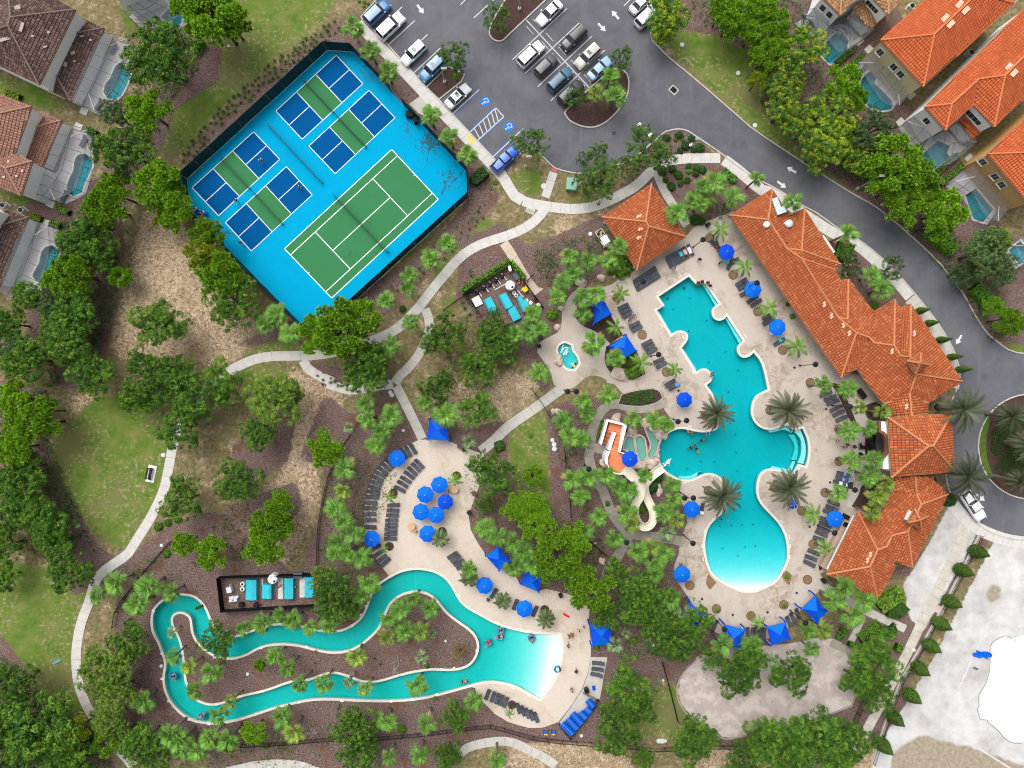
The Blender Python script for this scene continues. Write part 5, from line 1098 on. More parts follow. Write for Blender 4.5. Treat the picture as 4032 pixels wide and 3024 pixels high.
# ---------------------------------------------------------------- bare dead trees
def dead_tree(s_, size, label):
    p = P(s_)[0]; rng = np.random.default_rng(int(p[0])); mb = MB(); 
    def br(a, d, L, r, lvl):
        b = a + d * L; mb.tube([tuple(a), tuple((a + b) / 2 + rng.normal(size=3) * L * .06), tuple(b)], [r, r * .75, r * .5], 5, False)
        if lvl:
            for k in range(3): br(b if k else a + d * L * .6, unit(d + rng.normal(size=3) * .75), L * rng.uniform(.5, .8), r * .55, lvl - 1)
    br(np.array([0., 0, 0]), unit(np.array([.15, .1, 1.0])), size * .45, .09, 3); o = mb.build('bare_tree', DEAD); c = W(p); o.location = (c.x, c.y, 0); tag(o, label, 'tree', 'bare dead trees')
dead_tree('13 1225,840', 3.6, 'bleached dead tree standing over the lower river channel'); dead_tree('03 1225,800', 3.2, 'bare dead tree right of the yellow-green oaks by the footpath'); dead_tree('13 545,1380', 3.6, 'bare grey sapling above the bottom fence'); dead_tree('12 470,640', 4.0, 'leafless grey branches beside the bright pine on the dry slope'); dead_tree('02 1680,1390', 3.0, 'leafless branches beside the round tree at the black fence'); dead_tree('22 215,1420', 3.0, 'pale bare sapling beside the tall pines'); dead_tree('12 500,1280', 2.0, 'pale bare bush beside the black iron fence')
# ================================================================ tiled roofs and buildings
def tile_material(name):
    m, nt, b = new_mat(name); at = node(nt, 'ShaderNodeAttribute', attribute_name='tile'); p = pos(nt)
    n1 = noise(nt, .35, 5, .65, p, .5); n2 = noise(nt, 9, 3, .6, p)
    c = mix(nt, 1.0, at.outputs['Color'], ramp(nt, n1, [(.25, (.86, .84, .84)), (.6, (1, 1, 1)), (.8, (1.0, 1.02, 1.03))]), 'MULTIPLY')
    c = mix(nt, 1.0, c, ramp(nt, n2, [(.3, (.82, .8, .8)), (.65, (1, 1, 1))]), 'MULTIPLY')
    nt.links.new(c, b.inputs['Base Color']); b.inputs['Roughness'].default_value = .8; b.inputs['Specular IOR Level'].default_value = .06; return m
TILE = tile_material('roof tile')
TERRA = [(.42, .118, .047), (.45, .135, .055), (.385, .1, .04), (.49, .17, .07), (.4, .108, .043)]
PAL = {'terra': (TERRA, (.49, .2, .095)), 'orange': ([(.55, .135, .05), (.52, .12, .045), (.58, .15, .058)], (.58, .18, .08)), 'salmon': ([(.35, .185, .14), (.38, .21, .16), (.31, .16, .12)], (.37, .21, .165)),
       'brown': ([(.125, .08, .068), (.16, .105, .09), (.1, .064, .056), (.19, .13, .11)], (.2, .14, .12)), 'tan': ([(.42, .24, .11), (.5, .3, .15), (.36, .19, .09)], (.42, .25, .13))}
ROOFS = {}
def seg_dist(p, a, b):
    ab = b - a; t = max(0, min(1, (p - a).dot(ab) / max(1e-9, ab.length_squared))); return (p - a - ab * t).length
def roof(parent, key, sheet_, V, faces, outline, eave, pal, slope=.36, fixed=None, tw=.4, tc=.44, walls=None, wall_mat=None, fascia=True, cap=.13):
    """V: name -> (x, y) on a survey sheet.  Eave points lie at `eave`; ridge points rise with their distance to the eaves unless fixed."""
    fixed = fixed or {}; on = set(outline); pos_ = {}
    src = {k: (P(f'{sheet_} {x},{y}')[0]) for k, (x, y) in V.items()}
    out2 = [Vector(W(src[k], eave)[:2]) for k in outline]
    for k, p in src.items():
        if k in fixed: h = fixed[k]
        elif k in on: h = eave
        else:
            q = Vector(W(p, eave + 1.2)[:2]); h = eave + slope * min(seg_dist(q, out2[i], out2[(i + 1) % len(out2)]) for i in range(len(out2)))
        pos_[k] = W(p, h)
    pal_c, cap_c = PAL[pal]; pal_c = np.array(pal_c)
    # shell
    mb = MB(); tris = []; edges = {}
    TV, TF, TC = [], [], []; rng = np.random.default_rng(len(key) + int(abs(out2[0].x) * 7))
    for f in faces:
        pts = [pos_[k] for k in f]; xy = [tuple(p[:2]) for p in pts]; fl = list(f)
        if area(xy) < 0: pts = pts[::-1]; xy = xy[::-1]; fl = fl[::-1]
        for i in range(len(fl)): edges.setdefault(frozenset((fl[i], fl[(i + 1) % len(fl)])), []).append((fl, pts))
        v2, F2 = tri(xy); z = []
        for q in v2:
            j = min(range(len(xy)), key=lambda i: (xy[i][0] - q[0]) ** 2 + (xy[i][1] - q[1]) ** 2); z.append(pts[j].z)
        v3 = np.column_stack([v2, z]); mb.add(v3, F2.tolist())
        A = np.column_stack([v3[:, :2], np.ones(len(v3))]); co, *_ = np.linalg.lstsq(A, v3[:, 2], rcond=None); g = np.array([-co[0], -co[1]]); gl = np.linalg.norm(g)
        if gl < 1e-3: continue
        dn = g / gl; u = np.array([-dn[1], dn[0]]); xa = np.array(xy); su, sv = xa @ u, xa @ dn
        cu = np.arange(su.min() + tw / 2, su.max(), tw); cv = np.arange(sv.max() - tc / 2, sv.min(), -tc); CU, CV = np.meshgrid(cu, cv); CU = CU.ravel(); CV = CV.ravel()
        ctr = CU[:, None] * u + CV[:, None] * dn; k = inside(xy, ctr[:, 0], ctr[:, 1]); ctr = ctr[k]
        for t in F2:
            T = v3[t]; tris.append(T); nrm = np.cross(T[1] - T[0], T[2] - T[0])
            if abs(nrm[2]) < 1e-9: continue
            ii = inside([tuple(q[:2]) for q in T], ctr[:, 0], ctr[:, 1]); c = ctr[ii]
            if not len(c): continue
            zf = lambda xyp: T[0, 2] - ((xyp[:, 0] - T[0, 0]) * nrm[0] + (xyp[:, 1] - T[0, 1]) * nrm[1]) / nrm[2]
            o = sum(len(q) for q in TV); vv = []
            for (a, b_, dz) in ((-.42, -.42, .02), (0, -.42, .1), (.42, -.42, .02), (-.43, .44, .055), (0, .44, .15), (.43, .44, .055)):
                q = c + u * a * tw + dn * b_ * tc; vv.append(np.column_stack([q, zf(q) + dz]))
            n = len(c); TV.append(np.stack(vv, 1).reshape(-1, 3)); b0 = o + 6 * np.arange(n)[:, None]
            TF.append(np.concatenate([b0 + np.array([0, 3, 4, 1]), b0 + np.array([1, 4, 5, 2])], 0))
            col = pal_c[rng.integers(len(pal_c), size=n)] * rng.uniform(.93, 1.07, (n, 1)); TC.append(np.repeat(col, 6, 0))
    rf = mb.build('roof', mm('roof deck gap shade ' + pal, tuple(pal_c.mean(0) * .4), .9, .2, 2), parent)  # deck colour darkened to paint occlusion shade between the tiles
    V_ = np.concatenate(TV); me = bpy.data.meshes.new('roof_tiles'); me.from_pydata(V_.tolist(), [], np.concatenate(TF).tolist()); at = me.color_attributes.new('tile', 'FLOAT_COLOR', 'POINT'); C = np.concatenate(TC); at.data.foreach_set('color', np.concatenate([np.clip(C, 0, 1), np.ones((len(C), 1))], 1).ravel()); me.materials.append(TILE); me.update()
    t = put('roof_tiles', me, rf); t['kind'] = 'stuff'
    capm = mm('ridge tile ' + pal, cap_c, .8, .15, 3)
    for e, us in edges.items():
        a, b = tuple(e); pa, pb = pos_[a], pos_[b]
        if len(us) == 2:
            m_ = (pa + pb) / 2; o1 = sum((p for p in us[0][1]), Vector()) / len(us[0][1]); o2 = sum((p for p in us[1][1]), Vector()) / len(us[1][1])
            mid = (o1 + o2) / 2; 
            # ridge or hip when the edge stands above the line joining both faces
            d = (pb - pa); n1 = d.cross(o1 - pa); n2 = (o2 - pa).cross(d)
            n1 = n1 if n1.z > 0 else -n1; n2 = n2 if n2.z > 0 else -n2
            n1.normalize(); n2.normalize()
            if n1.dot(o2 - m_) < -.03:
                L = d.length; q = max(2, int(L / .42)); up_ = Vector((0, 0, .09)); mb2 = MB()
                for i in range(q):
                    s0, s1 = pa.lerp(pb, i / q) + up_, pa.lerp(pb, (i + 1.12) / q) + up_; mb2.tube([s0, s1], [cap, cap * 1.25], 6, False)
                mb2.build('ridge_cap', capm, rf)
        elif fascia and a in on and b in on:
            d = Vector((pb - pa)[:2]); 
            mb3 = MB(); strip(mb3, [tuple(pa[:2]), tuple(pb[:2])], .1, pa.z - .28, pa.z - .02); mb3.build('fascia', mm('fascia', (.35, .2, .13), .8, .1, 3), rf)
    ROOFS.setdefault(key, []).extend(tris)
    if walls:
        inset = offset([tuple(p) for p in out2], -walls)
        MB().prism(inset, -.1, eave + .05).build('wall', wall_mat, parent)
        parent_walls[key] = inset
    return rf
parent_walls = {}
def roof_z(key, x, y):
    best = None
    for T in ROOFS[key]:
        if inside([tuple(q[:2]) for q in T], np.array([x]), np.array([y]))[0]:
            n = np.cross(T[1] - T[0], T[2] - T[0]); z = T[0, 2] - ((x - T[0, 0]) * n[0] + (y - T[0, 1]) * n[1]) / n[2]; best = z if best is None else max(best, z)
    return best
def on_roof(key, p):
    h = 4.5
    for _ in range(5):
        c = W(p, h); z = roof_z(key, c.x, c.y); h = z if z else h
    return W(p, h)
STUC_W = mm('white stucco', (.8, .8, .8), .9, .06, 1.5); STUC_C = mm('cream stucco', (.62, .52, .3), .9, .06, 1.5); STUC_O = mm('ochre stucco', (.5, .31, .12), .9, .07, 1.5); STUC_B = mm('beige stucco', (.5, .43, .35), .9, .08, 1.5)
GLASS = mm('dark window glass', (.02, .03, .035), .12, .1, 2, spec=.6); FRAME_W = mm('white frame', (.7, .7, .68), .6, .05, 3); FRAME_D = mm('bronze frame', (.12, .12, .125), .5, .1, 3)
def window(parent, key, edge, t, w, h, z, n=2, mat=GLASS):
    poly = parent_walls[key]; a, b = Vector(poly[edge]), Vector(poly[(edge + 1) % len(poly)]); d = (b - a).normalized(); nn = Vector((d.y, -d.x)); c = a.lerp(b, t) + nn * .03
    f = MB().box((c.x, c.y, z), (w + .16, .08, h + .16), math.atan2(d.y, d.x)).build('window', FRAME_W, parent)
    for k in range(n):
        q = c + d * ((k + .5) / n - .5) * w + nn * .035; MB().box((q.x, q.y, z), (w / n - .06, .05, h - .06), math.atan2(d.y, d.x)).build('pane', mat, f)
    s_ = c + nn * .06; MB().box((s_.x, s_.y, z - h / 2 - .12), (w + .26, .18, .08), math.atan2(d.y, d.x)).build('sill', FRAME_W, f)

# ---------------------------------------------------------------- clubhouse
CLUB = empty('clubhouse')
Vn = dict(a=(-282, 215), b=(90, -15), c=(55, 255), n1=(240, 220), d=(370, 155), f=(680, 640), n2=(635, 690), n3=(685, 780), g=(752, 775), h=(975, 1058), i=(1155, 950), j=(1210, 1028), k=(1295, 985), l=(1745, 1662), m=(1445, 1854), w1=(1062, 1859), w0=(905, 1659), p=(835, 1548), e=(690, 1625),
          r2=(215, 505), r2b=(342, 592), ap2=(345, 522), r3=(665, 1110), ap3=(745, 1120), r5=(820, 1240), q=(935, 1280), v=(972, 1325), ap4=(1150, 1350), v2=(1205, 1440), ap5=(1290, 1450), ap6=(1345, 1600), ap7=(1275, 1789))
Fn = ['a b c', 'a c r2 r2b r3 r5 e', 'b n1 r2 c', 'n1 d ap2 r2', 'd f ap2', 'r2 ap2 f n2 r2b', 'r2b n2 n3 r3', 'n3 g ap3 r3', 'ap3 g h v q r5 r3', 'h i ap4 v', 'i j v2 ap4', 'j k ap5 v2', 'k l ap6 ap5', 'l m ap7 ap6', 'ap7 m w1', 'r5 q p e', 'q v ap4 v2 ap5 ap6 ap7 w1 w0 p']
On = 'a b n1 d f n2 n3 g h i j k l m w1 w0 p e'.split()
roof(CLUB, 'club', '31', Vn, [f.split() for f in Fn], On, 3.4, 'terra', .34, walls=1.1, wall_mat=STUC_B)
Vs = dict(s1=(1150, 845), s2=(1490, 830), s3=(1500, 872), s4=(1622, 985), s5=(1310, 1625), s6=(1160, 1570), s7=(1145, 1659), s8=(1005, 1894), s9=(565, 1684), s10=(835, 1140), s11=(985, 1190), s12=(1040, 1130), s13=(1120, 960), k1=(1335, 838), k2=(1345, 988), k3=(1385, 1075), k4=(1270, 1310), k5=(1130, 1345), k6=(1085, 1440), k7=(1005, 1470), k8=(940, 1615))
Fs = ['s1 k1 k2 s13', 'k1 s2 s3 k2', 'k2 s3 s4 k3', 'k3 s4 s5 k4', 'k4 s5 s6 k5', 'k5 s6 s7 s8 k8 k7 k6', 'k8 s8 s9', 'k7 k8 s9 s10', 's10 s11 s12 s13 k2 k3 k4 k5 k6 k7']
roof(CLUB, 'clubs', '32', Vs, [f.split() for f in Fs], 's1 s2 s3 s4 s5 s6 s7 s8 s9 s10 s11 s12 s13'.split(), 3.4, 'terra', .34, fixed={'k1': 4.9}, walls=1.0, wall_mat=STUC_B)
roof(CLUB, 'link', '32', dict(x1=(1062, 200), x2=(1445, 195), x3=(1445, 296), x4=(1120, 316), y1=(1285, 105), y2=(1302, 306)), [['x1', 'y1', 'y2', 'x4'], ['y1', 'x2', 'x3', 'y2']], ['x1', 'x2', 'x3', 'x4'], 3.3, 'terra', fixed={'y1': 4.8, 'y2': 4.8}, fascia=False)
roof(CLUB, 'porte', '32', dict(c1=(1095, 318), c2=(1650, 285), c3=(1680, 790), c4=(1130, 838), a1=(1450, 566), a2=(1490, 564)), [['c1', 'c2', 'a2', 'a1'], ['c2', 'c3', 'a2'], ['c3', 'c4', 'a1', 'a2'], ['c4', 'c1', 'a1']], ['c1', 'c2', 'c3', 'c4'], 5.0, 'terra', fixed={'a1': 7.9, 'a2': 7.9}, cap=.16)
for q in ('32 1150,380', '32 1600,350', '32 1625,740', '32 1180,780', '32 1380,340', '32 1400,770'):
    c = W(P(q)[0], 5.0); MB().box((c.x, c.y, 2.4), (.6, .6, 4.9)).build('column', STUC_W, CLUB)
for key, sh, V_ in (('cup1', '31', ((1270, 1485), (1380, 1415), (1462, 1520), (1335, 1592), (1378, 1503))), ('cup2', '32', ((1330, 1118), (1448, 1175), (1390, 1297), (1272, 1232), (1378, 1210)))):
    d = dict(zip('abcde', V_)); roof(CLUB, key, sh, d, [['a', 'b', 'e'], ['b', 'c', 'e'], ['c', 'd', 'e'], ['d', 'a', 'e']], ['a', 'b', 'c', 'd'], 6.3, 'terra', fixed={'e': 7.6}, walls=.35, wall_mat=STUC_W)
ent = MB().prism(XY(smooth(P('32 1030,355 1098,352 1122,770 1060,766 1056,700 1085,640 1098,560 1088,490 1062,450 1032,430'), n=2), 4.2), 3.7, 4.2).build('entry_parapet', STUC_W, CLUB)
strip(MB(), XY(smooth(P('32 1022,352 1026,440 1060,455 1086,500 1096,560 1088,620 1062,660 1030,672'), False, 4), 4.2), .42, 3.5, 4.32).build('parapet_rim', mm('brown rim', (.17, .07, .045), .7, .15, 3), CLUB)
struct(MB().prism(XY(P('32 965,440 1040,445 1080,560 1040,660 970,655')), 0, .12).build('entry_floor', mm('dark entry floor', (.1, .085, .07), .8, .2, 2)))
for s_ in ('32 990,470 990,650', '32 968,470 968,650', '32 968,560 1000,560'):
    strip(MB(), XY(P(s_), 2.4), .12, 0.1, 2.4).build('entry_gate', STEELB, CLUB)
for t in (.12, .25, .4, .55, .7, .85): window(CLUB, 'club', len(parent_walls['club']) - 1, t, 2.2, 1.5, 1.9, 3)
n_w = len(parent_walls['club'])
for i in range(n_w):
    a, b = Vector(parent_walls['club'][i]), Vector(parent_walls['club'][(i + 1) % n_w]); L = (a - b).length
    if L > 4 and (a - b).length < 40:
        for t in np.linspace(0, 1, int(L / 4) + 2)[1:-1]: window(CLUB, 'club', i, float(t), 1.6, 1.5, 1.8, 2)
c = XY(P('31 530,395 632,540'), 1.8); strip(MB(), c, .35, 0, 1.8).build('service_wall', STUC_W, CLUB)
strip(MB(), XY(P('32 810,1175 575,1645'), 2.6), .35, 2.3, 2.6).build('bar_counter', STUC_W, CLUB); strip(MB(), XY(P('32 775,1185 548,1635'), 1.1), 1.5, .0, 1.1).build('bar_floor', mm('bar floor tile', (.4, .29, .22), .8, .12, 2), CLUB)
for s_ in ('32 740,1255', '32 735,1183'):
    c = W(P(s_)[0], 1.3); mb = MB().box((c.x, c.y, 1.15), (1.0, .7, .5), -.45); mb.build('bar_grill', STEELB, CLUB)
VENT = mm('pale vent tile', (.72, .42, .3), .8, .08, 3)
for key, s_ in (('club', '31 540,993 603,1093 707,1172 757,1244 1128,1402 1323,1245'), ('link', '32 1255,222'), ('clubs', '32 940,1510 915,1560')):
    for p in P(s_):
        c = on_roof(key, p)
        for e in (-.2, .2): MB().box((c.x, c.y + e, c.z + .16), (.52, .3, .12), .9).build('roof_vent', VENT, CLUB)
GALV = mm('galvanised sheet', (.5, .58, .62), .4, .12, 2, metallic=.3)
c = on_roof('club', P('31 225,295')[0]); MB().lathe([(.5, 0), (.5, .3), (.62, .34), (.62, .62), (.45, .75), (.2, .78)], (c.x, c.y, c.z), 18).build('roof_fan', GALV, CLUB); MB().box((c.x, c.y, c.z), (1.1, 1.1, .5), .6).build('fan_curb', FRAME_W, CLUB)
c = on_roof('club', P('31 35,300')[0]); MB().lathe([(.5, 0), (.5, .35), (.4, .52), (.15, .6)], (c.x, c.y, c.z), 16).build('roof_fan', PLAST_W, CLUB)
c = on_roof('club', P('31 118,125')[0]); MB().box((c.x, c.y, c.z + .3), (.9, 2.0, .5), .35).build('air_duct', GALV, CLUB); c = on_roof('club', P('31 148,185')[0]); MB().box((c.x, c.y, c.z + .45), (1.5, 1.0, .9), .35).build('air_unit', GALV, CLUB)
tag(CLUB, 'long clubhouse with terracotta tiled hip roofs beside the main pool', 'building')

PAV = empty('pavilion')
roof(PAV, 'pav', '21', dict(w=(820, 232), s=(1122, 692), e=(1550, 402), n=(1250, -58), a=(1200, 272), b=(1225, 312)), [['w', 's', 'b', 'a'], ['s', 'e', 'b'], ['e', 'n', 'a', 'b'], ['n', 'w', 'a']], ['w', 's', 'e', 'n'], 3.2, 'terra', fixed={'a': 5.9, 'b': 5.9})
for p in P('21 870,240 1125,640 1490,395 1245,20 990,450 1310,520'):
    c = W(p, 3.2); MB().box((c.x, c.y, 1.6), (.45, .45, 3.2)).build('column', STUC_W, PAV)
MB().prism(XY(P('21 900,260 1000,400 1240,230 1160,60'), 3.0), 0, 3.1).build('wall', STUC_B, PAV)
for p in P('21 1140,225 1155,335 1145,410'):
    c = on_roof('pav', p)
    for e in (-.2, .2): MB().box((c.x + e, c.y + e * .4, c.z + .15), (.34, .5, .12), -.5).build('roof_vent', VENT, PAV)
tag(PAV, 'square open pavilion with terracotta pyramid roof above the pool deck', 'pavilion')

# ---------------------------------------------------------------- houses
def house(name, label, key, sheet_, V, faces, outline, pal, wall_mat, lows=(), eave=6.2, inset=.2, wins=(), vents=(), fixed=None, ventm=VENT):
    r = empty(name); roof(r, key, sheet_, V, faces, outline, eave, pal, .4, fixed, walls=inset, wall_mat=wall_mat)
    for i, (lv, lf, lo, fx) in enumerate(lows): roof(r, f'{key}{i}', sheet_, lv, lf, lo, 2.8, pal, .4, fx, walls=inset, wall_mat=wall_mat)
    for w in wins: window(r, key, *w)
    for p in vents:
        for kk in [f'{key}{i}' for i in range(len(lows))] + [key]:
            c = W(P(f'{sheet_} {p[0]},{p[1]}')[0], 6.0 if kk == key else 4)
            if roof_z(kk, c.x, c.y): 
                c = on_roof(kk, P(f'{sheet_} {p[0]},{p[1]}')[0]); MB().box((c.x, c.y, c.z + .16), (p[2], p[3], .1), p[4]).build('roof_vent', ventm, r); break
    tag(r, label, 'house'); return r
SK = mm('roof glass', (.6, .6, .6), .4, .1, 2)
def wall_edge(key, pa, pb, sheet_, h=6.4):
    """index of the wall whose ends lie nearest to the eave corners pa, pb"""
    A, B = Vector(W(P(f'{sheet_} {pa[0]},{pa[1]}')[0], h)[:2]), Vector(W(P(f'{sheet_} {pb[0]},{pb[1]}')[0], h)[:2]); poly = parent_walls[key]; n = len(poly)
    return min(range(n), key=lambda i: min((Vector(poly[i]) - A).length + (Vector(poly[(i + 1) % n]) - B).length, (Vector(poly[i]) - B).length + (Vector(poly[(i + 1) % n]) - A).length))
def wins(r, key, sheet_, pa, pb, L):
    e = wall_edge(key, pa, pb, sheet_); poly = parent_walls[key]; A = Vector(W(P(f'{sheet_} {pa[0]},{pa[1]}')[0], 6.4)[:2]); flip = (Vector(poly[e]) - A).length > (Vector(poly[(e + 1) % len(poly)]) - A).length
    for (t, w, h, z, n) in L: window(r, key, e, 1 - t if flip else t, w, h, z, n)
Hb = house('brown_house', 'house with dark brown tiled roof in the top corner beside the screened pool', 'hb', '00', dict(A=(655, 85), B=(340, 735), C=(-400, 385), D=(60, -260), p=(95, 152), q=(72, 225)), [['A', 'B', 'q', 'p'], ['B', 'C', 'q'], ['C', 'D', 'p', 'q'], ['D', 'A', 'p']], ['A', 'B', 'C', 'D'], 'brown', STUC_W,
   ventm=mm('grey vent', (.34, .29, .27), .8, .1, 3), lows=[(dict(a=(722, 158), b=(905, 245), c=(620, 880), d=(422, 785), u=(612, 298), v=(460, 605)), [['a', 'b', 'u'], ['u', 'b', 'c', 'v'], ['v', 'c', 'd']], ['a', 'b', 'c', 'd'], {'u': 3.8, 'v': 3.8})], eave=6.2,
   vents=((195, 240, .5, 1.4, -.3), (50, 345, 1.5, .5, .3), (160, 70, .9, .6, .3), (290, 320, .4, .3, 0), (400, 412, .6, .25, .3), (430, 285, .4, .35, 0), (640, 465, .7, .5, .3), (575, 565, .5, .7, -.3), (715, 235, .35, .3, 0), (720, 320, .5, .25, .3), (795, 352, .3, .3, 0), (800, 392, .3, .3, 0), (655, 538, .3, .3, 0)))
Hs = house('salmon_house', 'house with salmon tiled roof below the brown house', 'hs', '00', dict(A=(270, 928), B=(125, 1338), D=(280, 1405), E=(180, 1705), F=(-320, 1500), G=(-200, 740), r1=(-80, 1005), r2=(50, 1465), r3=(-70, 1395)), [['G', 'A', 'r1'], ['A', 'B', 'r3', 'r1'], ['B', 'D', 'r2', 'r3'], ['D', 'E', 'r2'], ['E', 'F', 'r3', 'r2'], ['F', 'G', 'r1', 'r3']], ['A', 'B', 'D', 'E', 'F', 'G'], 'salmon', STUC_W,
   [(dict(a=(340, 975), b=(535, 1050), c=(365, 1455), d=(168, 1350), u=(246, 1125)), [['a', 'b', 'u'], ['u', 'b', 'c', 'd']], ['a', 'b', 'c', 'd'], {'u': 3.8, 'd': 3.7})], eave=6.2, vents=((275, 1235, .4, .6, -.3), (200, 1490, .3, .3, 0), (40, 1545, .3, .3, 0), (150, 1535, .3, .3, 0), (80, 1410, .3, .3, 0)))
Hc = house('cut_off_house', 'dark brown roofed house cut off by the left edge of the photo', 'hc', '01', dict(A=(-30, 165), B=(-290, 720), C=(-760, 540), D=(-520, -60), p=(-330, 250), q=(-420, 430)), [['A', 'B', 'q', 'p'], ['B', 'C', 'q'], ['C', 'D', 'p', 'q'], ['D', 'A', 'p']], ['A', 'B', 'C', 'D'], 'brown', STUC_W,
   [(dict(a=(45, 162), b=(245, 237), c=(0, 835), d=(-190, 770), u=(-40, 318), v=(-150, 560)), [['a', 'b', 'u'], ['u', 'b', 'c', 'v'], ['v', 'c', 'd']], ['a', 'b', 'c', 'd'], {'u': 3.8, 'v': 3.8})])
Ht = house('top_house', 'white-walled house cut off by the top edge beside a screened pool', 'ht', '00', dict(A=(985, -25), B=(1300, -150), C=(1250, -600), D=(820, -330), p=(1080, -300)), [['A', 'B', 'p'], ['B', 'C', 'p'], ['C', 'D', 'p'], ['D', 'A', 'p']], ['A', 'B', 'C', 'D'], 'salmon', STUC_W)
H0 = house('tan_house', 'white-walled house with tan tiled roof at the top edge', 'h0', '30', dict(A=(520, -30), B=(682, 132), C=(825, -15), D=(930, -60), E=(1100, 122), F=(1280, -50), G=(1000, -420), I=(650, -380), r1=(690, -30), r2=(870, -170), r3=(1105, -40)), [['A', 'B', 'r1'], ['B', 'C', 'r2', 'r1'], ['C', 'D', 'r2'], ['D', 'E', 'r3', 'r2'], ['E', 'F', 'r3'], ['F', 'G', 'r2', 'r3'], ['G', 'I', 'r1', 'r2'], ['I', 'A', 'r1']], ['A', 'B', 'C', 'D', 'E', 'F', 'G', 'I'], 'tan', STUC_W,
   [(dict(a=(790, 80), b=(915, -20), c=(1052, 155), d=(942, 252)), [['a', 'b', 'c', 'd']], ['a', 'b', 'c', 'd'], {'b': 4.3, 'c': 3.1, 'a': 4.2})])
wins(H0, 'h0', '30', (520, -30), (682, 132), [(.3, .9, 1.2, 4.4, 1), (.7, .9, 1.2, 4.4, 1)]); wins(H0, 'h0', '30', (930, -60), (1100, 122), [(.45, 2.4, .9, 4.6, 4)])
H1 = house('orange_house', 'large cream house with bright orange tiled hip roof and row of small windows', 'h1', '30', dict(A=(1035, 350), B=(1405, 752), C=(2195, 30), D=(1830, -375), r1=(1500, 300), r2=(1880, -60)), [['A', 'B', 'r1'], ['B', 'C', 'r2', 'r1'], ['C', 'D', 'r2'], ['D', 'A', 'r1', 'r2']], ['A', 'B', 'C', 'D'], 'orange', STUC_C, vents=((1590, 160, .7, 1.3, -.75), (1640, 215, .7, 1.3, -.75), (1715, 40, .7, 1.3, -.75), (1770, 95, .7, 1.3, -.75)), eave=6.6)
wins(H1, 'h1', '30', (1035, 350), (1405, 752), [(.12, 1.0, 1.3, 4.6, 2), (.46, 1.0, 1.3, 4.6, 2), (.63, 1.0, 1.3, 4.6, 2)])
H2 = house('stepped_orange_house', 'white-walled house with stepped orange tiled roof and small lean-to roof', 'h2', '30', dict(A=(1420, 930), B=(1600, 1132), v=(1842, 912), D=(2022, 1102), E=(2600, 570), F=(2330, 30), r1=(1652, 905), r2=(1885, 690), r3=(2115, 658), r4=(2390, 380)), [['A', 'B', 'r1'], ['B', 'v', 'r2', 'r1'], ['v', 'D', 'r3', 'r2'], ['D', 'E', 'r4', 'r3'], ['E', 'F', 'r4'], ['F', 'A', 'r1', 'r2', 'r3', 'r4']], ['A', 'B', 'v', 'D', 'E', 'F'], 'orange', STUC_W,
   [(dict(a=(1712, 1058), b=(1800, 958), c=(1952, 1120), d=(1835, 1212)), [['a', 'b', 'c', 'd']], ['a', 'b', 'c', 'd'], {'b': 4.2, 'c': 4.0})], vents=((2145, 585, .7, 1.2, -.75), (2190, 640, .7, 1.2, -.75)), eave=6.6)
wins(H2, 'h2', '30', (1420, 930), (1600, 1132), [(.42, 1.0, 1.2, 4.6, 2)]); wins(H2, 'h2', '30', (1842, 912), (2022, 1102), [(.42, 3.0, 1.0, 4.6, 4)])
H3 = house('ochre_house', 'ochre-walled house with orange tiled roof at the right edge', 'h3', '30', dict(A=(1965, 1342), B=(2330, 1780), C=(2800, 1300), D=(2450, 880), r1=(2390, 1325), r2=(2520, 1200)), [['A', 'B', 'r1'], ['B', 'C', 'r2', 'r1'], ['C', 'D', 'r2'], ['D', 'A', 'r1', 'r2']], ['A', 'B', 'C', 'D'], 'orange', STUC_O, eave=6.6)
wins(H3, 'h3', '30', (1965, 1342), (2330, 1780), [(.07, 1.0, 1.3, 4.6, 2), (.38, 1.0, 1.3, 4.6, 2), (.55, 1.0, 1.3, 4.6, 2)])

# ---------------------------------------------------------------- screened pool cages
def screen_material():
    m = bpy.data.materials.new('insect screen'); m.use_nodes = True; nt = m.node_tree; nt.nodes.clear(); L = nt.links
    o = node(nt, 'ShaderNodeOutputMaterial'); t = node(nt, 'ShaderNodeBsdfTransparent'); d = node(nt, 'ShaderNodeBsdfDiffuse'); d.inputs[0].default_value = (.3, .32, .36, 1)
    n = noise(nt, .6, 3, .6, pos(nt)); f = node(nt, 'ShaderNodeMapRange'); f.inputs['To Min'].default_value = .1; f.inputs['To Max'].default_value = .24; L.new(n, f.inputs['Value'])
    mx = node(nt, 'ShaderNodeMixShader'); L.new(f.outputs[0], mx.inputs[0]); L.new(t.outputs[0], mx.inputs[1]); L.new(d.outputs[0], mx.inputs[2]); L.new(mx.outputs[0], o.inputs['Surface']); return m
SCRN = screen_material(); LANAI = mm('lanai concrete', (.4, .385, .38), .8, .08, 1.2, fine=.08)
